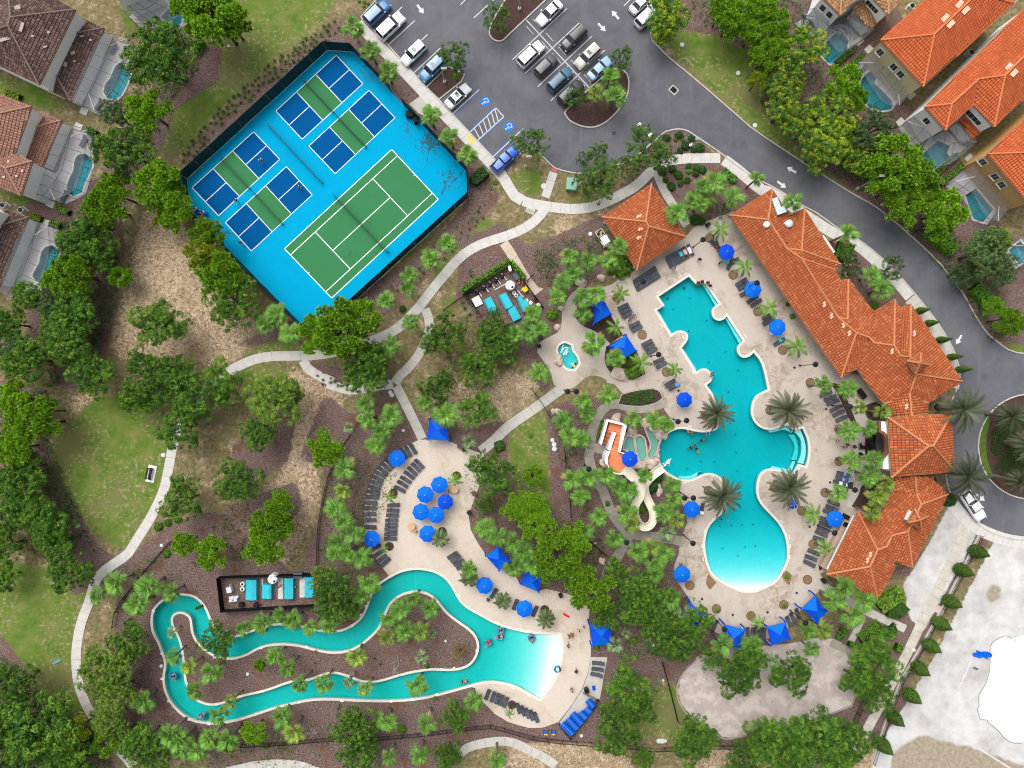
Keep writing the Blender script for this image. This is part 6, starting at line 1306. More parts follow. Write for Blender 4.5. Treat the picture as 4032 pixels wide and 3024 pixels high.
def cage(sheet_rail, sheet_base, label, key, n=6, m=2, frame=None, hi=3.0, lo=2.55, k_tube=.04):
    frame = frame or FRAME_D; r = empty('pool_cage'); Rr = [W(p, hi) for p in P(sheet_rail)]; Bb = [W(p, 0) for p in P(sheet_base)]
    def rs(L, k):
        q = [tuple(p[:2]) for p in L]; d = [0]
        for a, b in zip(q, q[1:]): d.append(d[-1] + (Vector(b) - Vector(a)).length)
        out = []
        for i in range(k + 1):
            s_ = d[-1] * i / k; j = max(0, min(len(d) - 2, sum(1 for x in d if x <= s_ + 1e-9) - 1)); t = (s_ - d[j]) / max(1e-9, d[j + 1] - d[j]); out.append(Vector(q[j]).lerp(Vector(q[j + 1]), t))
        return out
    A = rs(Rr, n); B = rs(Bb, n)
    G = [[Vector((*A[i].lerp(B[i], j / m), hi + (lo - hi) * (j / m) + (.35 if 0 < j < m else 0))) for j in range(m + 1)] for i in range(n + 1)]
    def pane(q): 
        c = sum(q, Vector()) / 4; MB().add([p.lerp(c, .012) for p in q], [(0, 1, 2, 3)]).build('screen_pane', SCRN, r)
    for i in range(n):
        for j in range(m): pane([G[i][j], G[i + 1][j], G[i + 1][j + 1], G[i][j + 1]])
        q0, q1 = G[i][m], G[i + 1][m]; z = Vector((0, 0, 1))
        for a_, b_ in ((0, .45), (.45, 1)): pane([Vector((q0.x, q0.y, q0.z * a_)), Vector((q1.x, q1.y, q1.z * a_)), Vector((q1.x, q1.y, q1.z * b_)), Vector((q0.x, q0.y, q0.z * b_))])
        MB().tube([(q0.x, q0.y, q0.z * .45), (q1.x, q1.y, q1.z * .45)], k_tube * .8, 4).build('chair_rail', frame, r)
    for row in (G[0], G[n]):
        for a_, b_ in zip(row, row[1:]): pane([Vector((a_.x, a_.y, 0)), Vector((b_.x, b_.y, 0)), b_, a_])
    for i in range(n + 1):
        MB().tube(G[i], k_tube, 4).build('roof_beam', frame, r); p = G[i][m]; MB().tube([(p.x, p.y, 0), tuple(p)], k_tube, 4).build('post', frame, r)
    for j in range(m + 1): MB().tube([G[i][j] for i in range(n + 1)], k_tube, 4).build('purlin', frame, r)
    for i0, i1, j0, j1 in ((0, 1, 0, 1), (n, n - 1, 0, 1)): MB().tube([G[i0][m], G[i1][m - 1]], k_tube * 1.1, 4).build('brace', FRAME_W, r)
    poly = [tuple(p) for p in A] + [tuple(p) for p in B[::-1]]; holes = [offset(HPW[key], .02)]
    d_ = MB().sheet(ccw(poly), .02, holes).build('patio', LANAI); struct(d_)
    tag(r, label, 'pool cage', 'screened pool cages'); return r
cage('00 912,285 835,375 738,560 660,760 622,872', '00 1185,400 1150,640 1040,885 905,1018', 'screened pool cage behind the brown-roofed house', 'brown')
cage('00 540,1075 500,1150 440,1300 395,1440 330,1500 285,1680', '00 845,1180 815,1460 745,1700 570,1778', 'screened pool cage behind the salmon-roofed house', 'salmon', 7)
cage('01 250,250 180,380 90,560 30,740 -5,875', '01 508,340 530,540 465,800 240,978', 'screened pool cage behind the cut-off brown house', 'cutoff')
cage('00 1030,60 1120,-30 1250,-120', '00 1215,235 1585,275 1680,165 1720,-80', 'screened pool cage at the top edge of the photo', 'top', 5)
cage('30 345,120 480,55 650,175 800,95 928,240', '30 330,235 470,360 620,552 770,440 905,325', 'screened pool cage behind the tan-roofed house', 'tan', 6)
cage('30 985,435 1080,505 1200,650 1310,785', '30 770,610 870,800 1000,975 1120,970', 'screened pool cage behind the large cream house', 'orange')
cage('30 1365,1000 1460,1050 1570,1150 1720,1060 1832,1208', '30 1190,1110 1330,1330 1450,1530 1600,1445 1780,1280', 'screened pool cage behind the stepped orange house', 'second')
cage('30 1880,1405 1980,1500 2080,1640 | 31 2190,90', '30 1590,1620 | 31 1760,70 1840,265 1960,300', 'screened pool cage behind the ochre house', 'ochre', 6)
cage('31 2260,390 2330,450 2420,560', '31 2105,510 2130,600 2212,690', 'screened pool corner at the right edge below the ochre house', 'edge', 4)
ACM = mm('air conditioner grey', (.42, .42, .4), .6, .1, 4)
for s_, lab in (('30 1310,50', 'grey air conditioner between the tan and orange houses'), ('30 1825,455', 'grey air conditioner between the two orange houses'), ('01 22,128', 'grey air conditioner above the cut-off brown house'), ('01 178,170', 'white pump unit beside the air conditioner by the cut-off house')):
    c = W(P(s_)[0], .8); r = empty('air_conditioner', (c.x, c.y, 0), -.7); MB().box((0, 0, .05), (1.2, 1.2, .1)).build('pad', CONC, r); MB().box((0, 0, .48), (.85, .85, .76)).build('body', ACM, r); MB().lathe([(.36, 0), (.36, .04), (.1, .05)], (0, 0, .87), 18).build('fan_grille', STEELB, r); tag(r, lab, 'air conditioner')
for s_, lab in (('00 735,970', 'white step slab below the brown house pool cage'), ('00 685,1105', 'white step slab above the salmon house pool cage'), ('01 443,118', 'white step slab below the salmon house pool cage'), ('01 398,280', 'white step slab above the cut-off house pool cage'), ('30 930,432', 'white step slab at the corner of the cream house'), ('30 845,360', 'white step slab beside the tan house pool cage'), ('30 1205,1065', 'white step slab beside the second pool cage'), ('30 1805,1380', 'white step slab above the ochre house cage'), ('30 1295,830', 'beige step slab beside the cream house cage')):
    c = W(P(s_)[0]); o = MB().box((0, 0, .06), (1.3, 1.1, .14), taper=.96).build('step_slab', CONC_W); o.location = (c.x, c.y, 0); o.rotation_euler[2] = .75 if s_[0] == '3' else -.42; tag(o, lab, 'step')
# ================================================================ pool furniture
SLING = mm('charcoal sling fabric', (.08, .086, .105), .85, .12, 5, orand=.25); LFRAME = mm('dark lounger frame', (.02, .021, .024), .5, .1, 4)
BLUE = mm('royal blue canvas', (.004, .13, .66), .8, .08, 1.5, orand=.15); BLUE2 = mm('deep blue canvas', (.003, .06, .52), .8, .08, 1.5)
TEAL = mm('turquoise cover vinyl', (.035, .42, .52), .6, .12, 1.0)
def lounger_proto():
    r = empty('lounger'); w = .57
    mb = MB()
    for y in (-w / 2, w / 2): mb.tube([(-.95, y, .33), (.3, y, .33), (.98, y, .66)], .028, 6)
    for x, z in ((-.95, .33), (.3, .33), (.98, .66)): mb.tube([(x, -w / 2, z), (x, w / 2, z)], .024, 6)
    mb.build('frame', LFRAME, r)
    mb = MB(); n = 6; V = []
    for i in range(n + 1):
        x = -.93 + 1.2 * i / n; sag = .03 * math.sin(math.pi * i / n)
        V += [(x, -w / 2 + .02, .35), (x, 0, .345 - sag), (x, w / 2 - .02, .35)]
    mb.add(V, [(3 * i + k, 3 * i + 3 + k, 3 * i + 4 + k, 3 * i + 1 + k) for i in range(n) for k in range(2)]).build('seat_sling', SLING, r, True)
    mb = MB(); V = []
    for i in range(5):
        t = i / 4; x, z = .31 + .66 * t, .35 + .33 * t; V += [(x, -w / 2 + .02, z), (x, 0, z - .02), (x, w / 2 - .02, z)]
    mb.add(V, [(3 * i + k, 3 * i + 3 + k, 3 * i + 4 + k, 3 * i + 1 + k) for i in range(4) for k in range(2)]).build('backrest', SLING, r, True)
    for x in (-.75, .45):
        for y in (-w / 2, w / 2): MB().tube([(x, y, .33), (x + (.05 if x < 0 else -.05), y * 1.04, 0)], .025, 6).build('leg', LFRAME, r)
    return register(r)
LOUNGE = lounger_proto()
def loungers(s_, d0, d1, row):
    pts = P(s_); n = len(pts)
    for i, p in enumerate(pts):
        t = i / max(1, n - 1); dx, dy = d0[0] + (d1[0] - d0[0]) * t, d0[1] + (d1[1] - d0[1]) * t; c = W(p, .4)
        o = place(LOUNGE, (c.x, c.y, .05), ang(dx, dy) + random.uniform(-.06, .06)); auto(o, 'charcoal lounger', 'lounger', p, 'charcoal sling loungers', row)
loungers('12 1385,590 1343,612 1308,632', (-.45, -.85), (-.5, -.8), 'in the short top row of the river deck')
loungers('12 1182,718 1150,748 1120,780 1095,812 1076,850 1062,890 1049,930 1044,970 1035,1012', (-.65, -.65), (-.98, -.12), 'in the outer curved row of the river deck^')
loungers('12 1020,1062 1015,1108 1012,1160 1012,1212 1012,1272', (-1, -.06), (-1, 0), 'low in the outer row of the river deck^')
loungers('12 1060,1450 1088,1500 1115,1545 1145,1578', (-.85, .5), (-.75, .6), 'below the leftmost umbrella of the river deck^')
loungers('12 1440,722 1412,752 1380,785 1352,820 1322,860 1295,898 1270,942', (-.68, -.73), (-.88, -.48), 'in the slanting inner row of the river deck')
loungers('12 1218,1082 1212,1128 1207,1170 1200,1213 1197,1255 1193,1293 1192,1332 1190,1373', (-1, 0), (-1, 0), 'in the upright inner row of the river deck^')
loungers('12 1730,1518 1757,1548 1785,1580 1810,1612', (.84, -.52), (.84, -.52), 'in the right row of the river deck')
loungers('13 2035,1070 2082,1090 2120,1105 2155,1120 2192,1138', (.3, -.95), (.3, -.95), 'in the lower river deck row near the fence'); loungers('23 90,1190 130,1212 168,1232 205,1250 243,1268', (-.3, -.95), (-.3, -.95), 'in the lower river deck row by the beach')
loungers('23 785,800 780,852 770,900', (1, .1), (1, .15), 'on the concrete tube pad^'); loungers('23 65,288 235,345', (.35, -.9), (.35, -.9), 'beside the umbrella right of the river bend'); loungers('13 1905,75 2090,190', (-.55, -.8), (.5, -.8), 'beside the umbrella above the river bend')
loungers('21 1120,825 1146,807 1170,792 1196,776 1222,760 1245,744 1270,728 1292,712', (-.45, -.88), (-.45, -.88), 'in the row below the pavilion'); loungers('21 1405,622 1432,606 1458,592 1484,578 1515,560 1550,540 1588,520', (-.45, -.88), (-.45, -.88), 'in the row right of the pavilion')
loungers('21 1003,1012 1020,1046 1040,1080 1102,1168 1122,1202', (-.86, .45), (-.86, .45), 'between the two blue shade canopies and the pool'); loungers('21 1210,1328 1232,1362 1254,1398 1312,1482 1336,1520', (-.86, .45), (-.86, .45), 'left of the narrow pool part'); loungers('22 1412,18 1445,48', (-.8, .5), (-.8, .5), 'above the umbrella near the pool path')
loungers('21 1800,470 1828,492 1935,642 1962,622', (-.75, -.6), (.8, -.5), 'around the top umbrella by the clubhouse'); loungers('21 2030,800 2050,832 2068,890 2128,950 2160,982', (.8, -.5), (.8, -.5), 'around the second umbrella by the clubhouse'); loungers('31 50,1095 55,1140 150,1320', (.85, -.5), (.85, -.5), 'around the third umbrella by the clubhouse^')
loungers('32 555,112 592,148 616,184 642,240 664,282 692,328', (.9, -.42), (.9, -.42), 'in the terrace row right of the pool^'); loungers('32 702,810 692,850 672,885 692,932', (.95, .28), (.95, .28), 'in the towel row right of the pool steps^'); loungers('32 620,1060 605,1105 582,1140 550,1205 548,1250 532,1290 515,1328 496,1375', (.92, .38), (.92, .38), 'in the row beside the lower pool umbrella^'); loungers('32 448,1490 424,1540 410,1588', (.9, .4), (.9, .4), 'in the lowest row right of the shallow end^')
loungers('22 1690,1115', (.1, -1), (.1, -1), 'beside the umbrella left of the pool'); loungers('23 1765,440 1802,470', (.35, -.93), (.35, -.93), 'between the left cabanas of the lower arc'); loungers('23 2088,532 2130,535 2165,522 2196,545', (-.05, -1), (.05, -1), 'between the right cabanas of the lower arc'); loungers('33 232,432 268,400 312,366', (-.4, -.9), (-.4, -.9), 'beside the rightmost cabana of the lower arc')
loungers('33 2,530 20,540', (0, -1), (0, -1), 'at the foot of the lower arc')
for s_, lab in (('00 725,1230', 'inside the salmon house pool cage'), ('00 990,420', 'inside the brown house pool cage'), ('00 860,910', 'at the lower corner of the brown house cage'), ('30 870,620', 'inside the cream house pool cage'), ('30 1410,1240', 'inside the stepped house pool cage'), ('30 420,215', 'inside the tan house pool cage'), ('01 560,50', 'at the lower end of the salmon house cage')): loungers(s_, (.5, -.8), (.5, -.8), lab)
def towel(s_, col, dx, dy, lab, w=.55, l=1.3):
    p = P(s_)[0]; c = W(p, .5); n = 6; V = []
    for i in range(n + 1):
        for j in range(4): V.append((-l / 2 + l * i / n, -w / 2 + w * j / 3, .025 * math.sin(i * 1.9 + j * 2.3) + (-.1 if j in (0, 3) and i in (0, n) else 0)))
    mb = MB().add(V, [(4 * i + j, 4 * i + 4 + j, 4 * i + 5 + j, 4 * i + 1 + j) for i in range(n) for j in range(3)]); o = mb.build('towel', mm('towel %.2f %.2f %.2f' % col, col, .95, .25, 9), None, True); o.location = (c.x, c.y, .5); o.rotation_euler[2] = ang(dx, dy); tag(o, lab, 'towel', 'towels on loungers')
towel('32 748,820', (.1, .3, .7), .95, .28, 'blue towel on the top lounger of the towel row'); towel('32 735,866', (.15, .36, .72), .95, .28, 'light blue towel on the second lounger of the towel row'); towel('32 708,898', (.75, .75, .75), .95, .28, 'white towel on the third lounger of the towel row'); towel('32 700,945', (.45, .6, .75), .95, .28, 'pale blue towel on the lowest lounger of the towel row')
towel('21 1502,540', (.05, .5, .55), .45, .88, 'turquoise patterned towel in the row by the pavilion'); towel('21 1540,525', (.7, .35, .42), .45, .88, 'pink towel in the row by the pavilion'); towel('21 1580,515', (.7, .7, .72), .45, .88, 'white towel in the row by the pavilion'); towel('21 1895,612', (.1, .5, .6), .8, .5, 'turquoise towel below the top clubhouse umbrella'); towel('31 175,1295', (.05, .48, .52), .8, -.4, 'turquoise towel below the third clubhouse umbrella', .6, 1.1)
towel('13 1895,45', (.4, .55, .75), .55, .8, 'blue and white towel on the lounger above the river'); towel('13 1925,80', (.3, .45, .7), .55, .8, 'striped towel beside the umbrella above the river'); towel('13 2055,185', (.35, .5, .72), .5, -.8, 'blue striped towel right of the umbrella above the river'); towel('22 1690,1150', (.75, .75, .73), 1, .1, 'white towel beside the left pool umbrella', .5, .6); towel('31 85,1245', (.75, .75, .75), .5, .5, 'white folded towel at the third clubhouse umbrella', .5, .6); towel('22 1475,30', (.08, .35, .7), .8, -.5, 'blue towel on the lounger above the pool path', .5, .7)
towel('33 1865,845', (.12, .11, .1), .9, .5, 'dark scrap lying in the white yard', .3, .8)

def umbrella_proto(name='umbrella', mat=BLUE, rad=1.4):
    r = empty(name); MB().tube([(0, 0, 0), (0, 0, 2.55)], .035, 8).build('pole', FRAME_W, r); MB().lathe([(.3, 0), (.3, .06), (.08, .12)], n=16).build('base_plate', STEELB, r)
    for i in range(8):
        a0, a1 = math.pi * (2 * i - 1) / 8, math.pi * (2 * i + 1) / 8; am = (a0 + a1) / 2
        top = (0, 0, 2.68); p0 = (rad * math.cos(a0), rad * math.sin(a0), 2.18); p1 = (rad * math.cos(a1), rad * math.sin(a1), 2.18); q = rad * .55
        m0 = (q * math.cos(a0), q * math.sin(a0), 2.46); m1 = (q * math.cos(a1), q * math.sin(a1), 2.46); mc = (q * .93 * math.cos(am), q * .93 * math.sin(am), 2.43); e = (rad * .9 * math.cos(am), rad * .9 * math.sin(am), 2.17)
        MB().add([top, m0, mc, m1, p0, e, p1, (p0[0], p0[1], 2.03), (e[0], e[1], 2.02), (p1[0], p1[1], 2.03)], [(0, 1, 2), (0, 2, 3), (1, 4, 5, 2), (2, 5, 6, 3), (4, 7, 8, 5), (5, 8, 9, 6)]).build('canopy_panel', mat, r)
        MB().tube([(0, 0, 2.62), (p0[0], p0[1], 2.16)], .012, 4).build('rib', FRAME_W, r)
    MB().lathe([(.05, 2.66), (.07, 2.7), (.02, 2.78)], n=8).build('finial', FRAME_W, r)
    return register(r)
UMB = umbrella_proto(); UMBD = umbrella_proto('umbrella', BLUE2, 1.3)
UL = {'12 1242,677': 'blue umbrella at the outer lounger row of the river deck', '12 1613,908': 'topmost blue umbrella of the river deck cluster', '12 1490,993': 'upper left blue umbrella of the river deck cluster', '12 1452,1145': 'lower left blue umbrella of the river deck cluster', '12 1585,1170': 'lower middle blue umbrella of the river deck cluster', '12 1510,1335': 'blue umbrella beside the bushy palm below the cluster', '12 1020,1380': 'leftmost blue umbrella of the river deck', '13 2008,128': 'blue umbrella with towels above the river bend', '23 145,332': 'blue umbrella between two bushy palms by the river', '22 1605,1122': 'blue umbrella left of the shallow pool',
      '23 1520,30': 'blue umbrella below left of the shallow pool end', '21 2140,860': 'second blue umbrella along the clubhouse', '31 140,1190': 'third blue umbrella along the clubhouse', '32 645,1205': 'blue umbrella beside the outdoor bar'}
for k, lab in UL.items():
    c = W(P(k)[0], 2.5); tag(place(UMB, (c.x, c.y, .05), random.uniform(0, .8)), lab, 'umbrella', 'blue octagonal umbrellas')
for k, lab, z in (('12 1665,1057', 'small dark blue umbrella right in the river deck cluster', 0), ('22 1540,165', 'dark blue umbrella at the pool beside the path', 0), ('21 1910,533', 'first dark blue umbrella along the clubhouse', 0), ('22 1065,682', 'dark blue umbrella on top of the slide tower', 3.4)):
    c = W(P(k)[0], 2.5 + z); tag(place(UMBD, (c.x, c.y, .05 + z), random.uniform(0, .8)), lab, 'umbrella', 'blue octagonal umbrellas')
p = P('32 275,1065')[0]; c = W(p, 2); r = empty('folded_umbrella', (c.x, c.y, .05), .1); MB().tube([(0, 0, 0), (0, 0, 2.6)], .04, 8).build('pole', FRAME_W, r)
for i in range(6):
    a = i * math.pi / 3; MB().add([(0, 0, 2.6), (.75 * math.cos(a - .4), .95 * math.sin(a - .4), 1.9), (.9 * math.cos(a), 1.0 * math.sin(a), 1.75), (.75 * math.cos(a + .4), .95 * math.sin(a + .4), 1.9)], [(0, 1, 2), (0, 2, 3)]).build('canopy_fold', BLUE2, r)
tag(r, 'half-folded blue umbrella under the lower right date palm', 'umbrella')
def cabana(s_, label, h=2.5):
    src = P(s_); cor = [W(p, h) for p in src]; ctr = sum(cor, Vector()) / 4; r = empty('cabana', (ctr.x, ctr.y, 0)); L = [Vector((p.x - ctr.x, p.y - ctr.y, h)) for p in cor]; top = Vector((0, 0, h + .75))
    for i in range(4):
        a, b = L[i], L[(i + 1) % 4]; m_ = (a + b) / 2 * .985; MB().add([top, a, m_, b, a - Vector((0, 0, .22)), b - Vector((0, 0, .22))], [(0, 1, 2), (0, 2, 3), (1, 4, 5, 3)]).build('canopy_panel', BLUE2 if i % 2 else BLUE, r)
        q = a * .97; MB().tube([(q.x, q.y, 0), (q.x, q.y, h)], .05, 8).build('post', FRAME_W, r)
        q = a * 1.0; d = Vector((q.x, q.y)).normalized() * .1; MB().tube([(q.x + d.x, q.y + d.y, .1), (q.x + d.x * 1.8, q.y + d.y * 1.8, 1.2), (q.x + d.x * .4, q.y + d.y * .4, h - .15)], [.14, .1, .17], 7).build('curtain', BLUE2, r)
    tag(r, label, 'cabana', 'blue square cabanas')
cabana('12 1525,342 1695,350 1690,520 1512,510', 'blue square cabana at the top of the river deck'); cabana('12 2022,1528 2130,1440 2235,1570 2135,1652', 'blue square cabana among palms right of the river deck'); cabana('23 150,-15 292,55 268,180 112,110', 'blue square cabana above the river bend palms'); cabana('23 715,468 890,455 908,635 735,650', 'blue square cabana beside the beach of the river'); cabana('21 745,1000 832,945 900,1075 745,1165', 'upper blue cabana by the spa'); cabana('21 885,1355 1030,1260 1120,1395 985,1480', 'lower blue cabana by the spa')
cabana('23 1590,275 1735,400 1640,500 1500,390', 'leftmost blue cabana of the lower arc half under trees'); cabana('23 1885,462 2065,510 2030,675 1850,630', 'second blue cabana of the lower arc'); cabana('33 48,485 205,448 250,590 85,645', 'third blue cabana of the lower arc under the tree'); cabana('33 350,325 465,212 570,350 485,452', 'rightmost blue cabana of the lower arc')
def table_set(s_, sc, lab):
    p = P(s_)[0]; c = W(p, .75); r = empty('round_table', (c.x, c.y, .05)); tm = mm('tan table top', (.5, .33, .2), .6, .12, 4); MB().lathe([(.6, .7), (.62, .73), (.6, .76)], n=24).build('table_top', tm, r); MB().lathe([(.25, 0), (.06, .05), (.05, .7)], n=12).build('leg', STEELB, r); tag(r, lab, 'table')
    q = P(sc)[0]; c2 = W(q, .5); rz = math.atan2(c.y - c2.y, c.x - c2.x); k = empty('garden_chair', (c2.x, c2.y, .05), rz); MB().box((0, 0, .44), (.48, .48, .05)).build('seat', tm, k); MB().box((-.24, 0, .7), (.05, .48, .5)).build('backrest', STEELB, k)
    for x in (-.2, .2):
        for y in (-.2, .2): MB().tube([(x, y, 0), (x, y, .43)], .02, 6).build('leg', STEELB, k)
    tag(k, 'small dark chair at the ' + lab, 'chair')
table_set('12 1370,1270', '12 1403,1302', 'tan round table left of the umbrella cluster'); table_set('12 1748,945', '12 1710,958', 'tan round table right of the umbrella cluster')
def rect_table(s_, lab, w=1.8, d=1.0, rz=0.0):
    c = W(P(s_)[0], .75); r = empty('patio_table', (c.x, c.y, .05), rz); MB().box((0, 0, .74), (w, d, .05)).build('table_top', STEELB, r)
    for x in (-.4, .4):
        for y in (-.38, .38): MB().tube([(x * w, y * d, 0), (x * w, y * d, .72)], .03, 6).build('leg', STEELB, r)
    tag(r, lab, 'table')
rect_table('32 893,568', 'black table in front of the curved clubhouse entry', 1.6, .9); rect_table('32 870,110', 'black table on the clubhouse terrace', 1.8, .9, -.9); rect_table('32 870,648', 'folded grey table below the clubhouse entry', 1.1, .7, -.5)

# ---------------------------------------------------------------- lamp posts
LAMPM = mm('black lamp metal', (.014, .014, .018), .55, .1, 3)
def lamp_proto(double=False):
    r = empty('lamp_post'); MB().tube([(0, 0, 0), (0, 0, 5.9)], [.075, .055], 8).build('pole', LAMPM, r); MB().lathe([(.14, 0), (.14, .25), (.08, .35)], n=10).build('base', LAMPM, r)
    for x in ((-.66, .66) if double else (0,)):
        h = MB().lathe([(.1, 5.62), (.42, 5.8), (.43, 5.9), (.2, 6.03), (.05, 6.08)], (x, 0, 0), 20).build('lamp_head', LAMPM, r)
    if double: MB().tube([(-.66, 0, 5.95), (.66, 0, 5.95)], .04, 6).build('arm', LAMPM, r)
    return register(r)
LP1, LP2 = lamp_proto(), lamp_proto(True)
for p in P('22 705,768 1035,1407 1612,1415 | 21 1700,428 1178,795 283,1280 1312,1430 2170,805 | 31 468,1515 | 32 768,225 812,950 635,1325 | 23 1885,505 | 33 382,448'):
    c = W(p, 5.95); auto(place(LP1, (c.x, c.y, .04)), 'black lamp post with single round head', 'lamp post', p, 'black lamp posts')
for p, a in ((P('22 559,92')[0], 0), (P('22 1519,350')[0], .12), (P('22 1578,1020')[0], 0)):
    c = W(p, 5.95); auto(place(LP2, (c.x, c.y, .04), a), 'black lamp post with two round heads', 'lamp post', p, 'black lamp posts')
GPOLE = mm('grey pole metal', (.3, .3, .3), .5, .1, 3)
def pole(s_base, h, lab, r_=.1, arm=None):
    c = W(P(s_base)[0]); r = empty('light_pole', (c.x, c.y, 0)); MB().tube([(0, 0, 0), (0, 0, h)], [r_, r_ * .7], 8).build('pole', GPOLE, r); MB().lathe([(.26, 0), (.26, .55), (.2, .6)], n=14).build('concrete_base', CONC, r); MB().box((.35, 0, h), (.9, .35, .12)).build('lamp_head', GPOLE, r); tag(r, lab, 'light pole', 'car park light poles')
pole('20 100,85', 7, 'grey light pole on the upper parking island'); pole('10 1662,718', 5, 'grey light pole on the small tree island'); pole('20 155,1450', 5, 'grey light pole in the lawn beside the blue pickup'); pole('20 1595,1265', 3.0, 'short pole in the shrub bed at the driveway bend', .05); pole('30 825,1645', 7, 'grey light pole under the pines beside the driveway')

# ================================================================ cars
CGLASS = mm('car glass', (.02, .028, .034), .08, .1, 2, spec=.7); TYRE = mm('tyre rubber', (.012, .012, .012), .9, .1, 6); RIMM = mm('wheel rim', (.4, .41, .42), .35, .05, 6, metallic=.6); LAMPG = mm('headlight lens', (.7, .72, .75), .2, .05, 6); TAIL = mm('tail light', (.4, .015, .012), .3, .1, 6); TRIM = mm('black car trim', (.02, .02, .022), .6, .1, 6)
def paint(name, col):
    if name in MAT: return MAT[name]
    m = M(name, col, .28, .03, 1.0, spec=.5); b = m.node_tree.nodes['Principled BSDF']; b.inputs['Coat Weight'].default_value = .6; b.inputs['Coat Roughness'].default_value = .06; MAT[name] = m; return m
CK = {  # stations x, half width, top z ; cabin: base x0,x1, top x0,x1, base z, top z
 'sedan': dict(st=((2.38, .55, .62), (2.28, .8, .7), (1.9, .88, .78), (1.2, .91, .88), (.9, .915, .94), (-.9, .915, .96), (-1.5, .9, 1.0), (-2.1, .87, .98), (-2.33, .78, .9), (-2.4, .6, .7)), cab=(1.0, -1.62, .28, -.95, .95, 1.43), wx=1.42),
 'suv': dict(st=((2.4, .58, .72), (2.3, .85, .86), (1.9, .92, .98), (1.2, .94, 1.06), (.9, .945, 1.1), (-1.9, .945, 1.1), (-2.25, .92, 1.08), (-2.38, .85, .95), (-2.42, .7, .7)), cab=(1.05, -2.32, .42, -2.02, 1.09, 1.72), wx=1.45),
 'pickup': dict(st=((2.75, .6, .82), (2.65, .9, .98), (2.1, .96, 1.06), (1.3, .97, 1.12), (1.0, .97, 1.14), (-.7, .97, 1.14), (-2.5, .97, 1.12), (-2.72, .95, 1.08), (-2.75, .9, .8)), cab=(1.15, -.75, .55, -.55, 1.12, 1.8), wx=1.7),
}
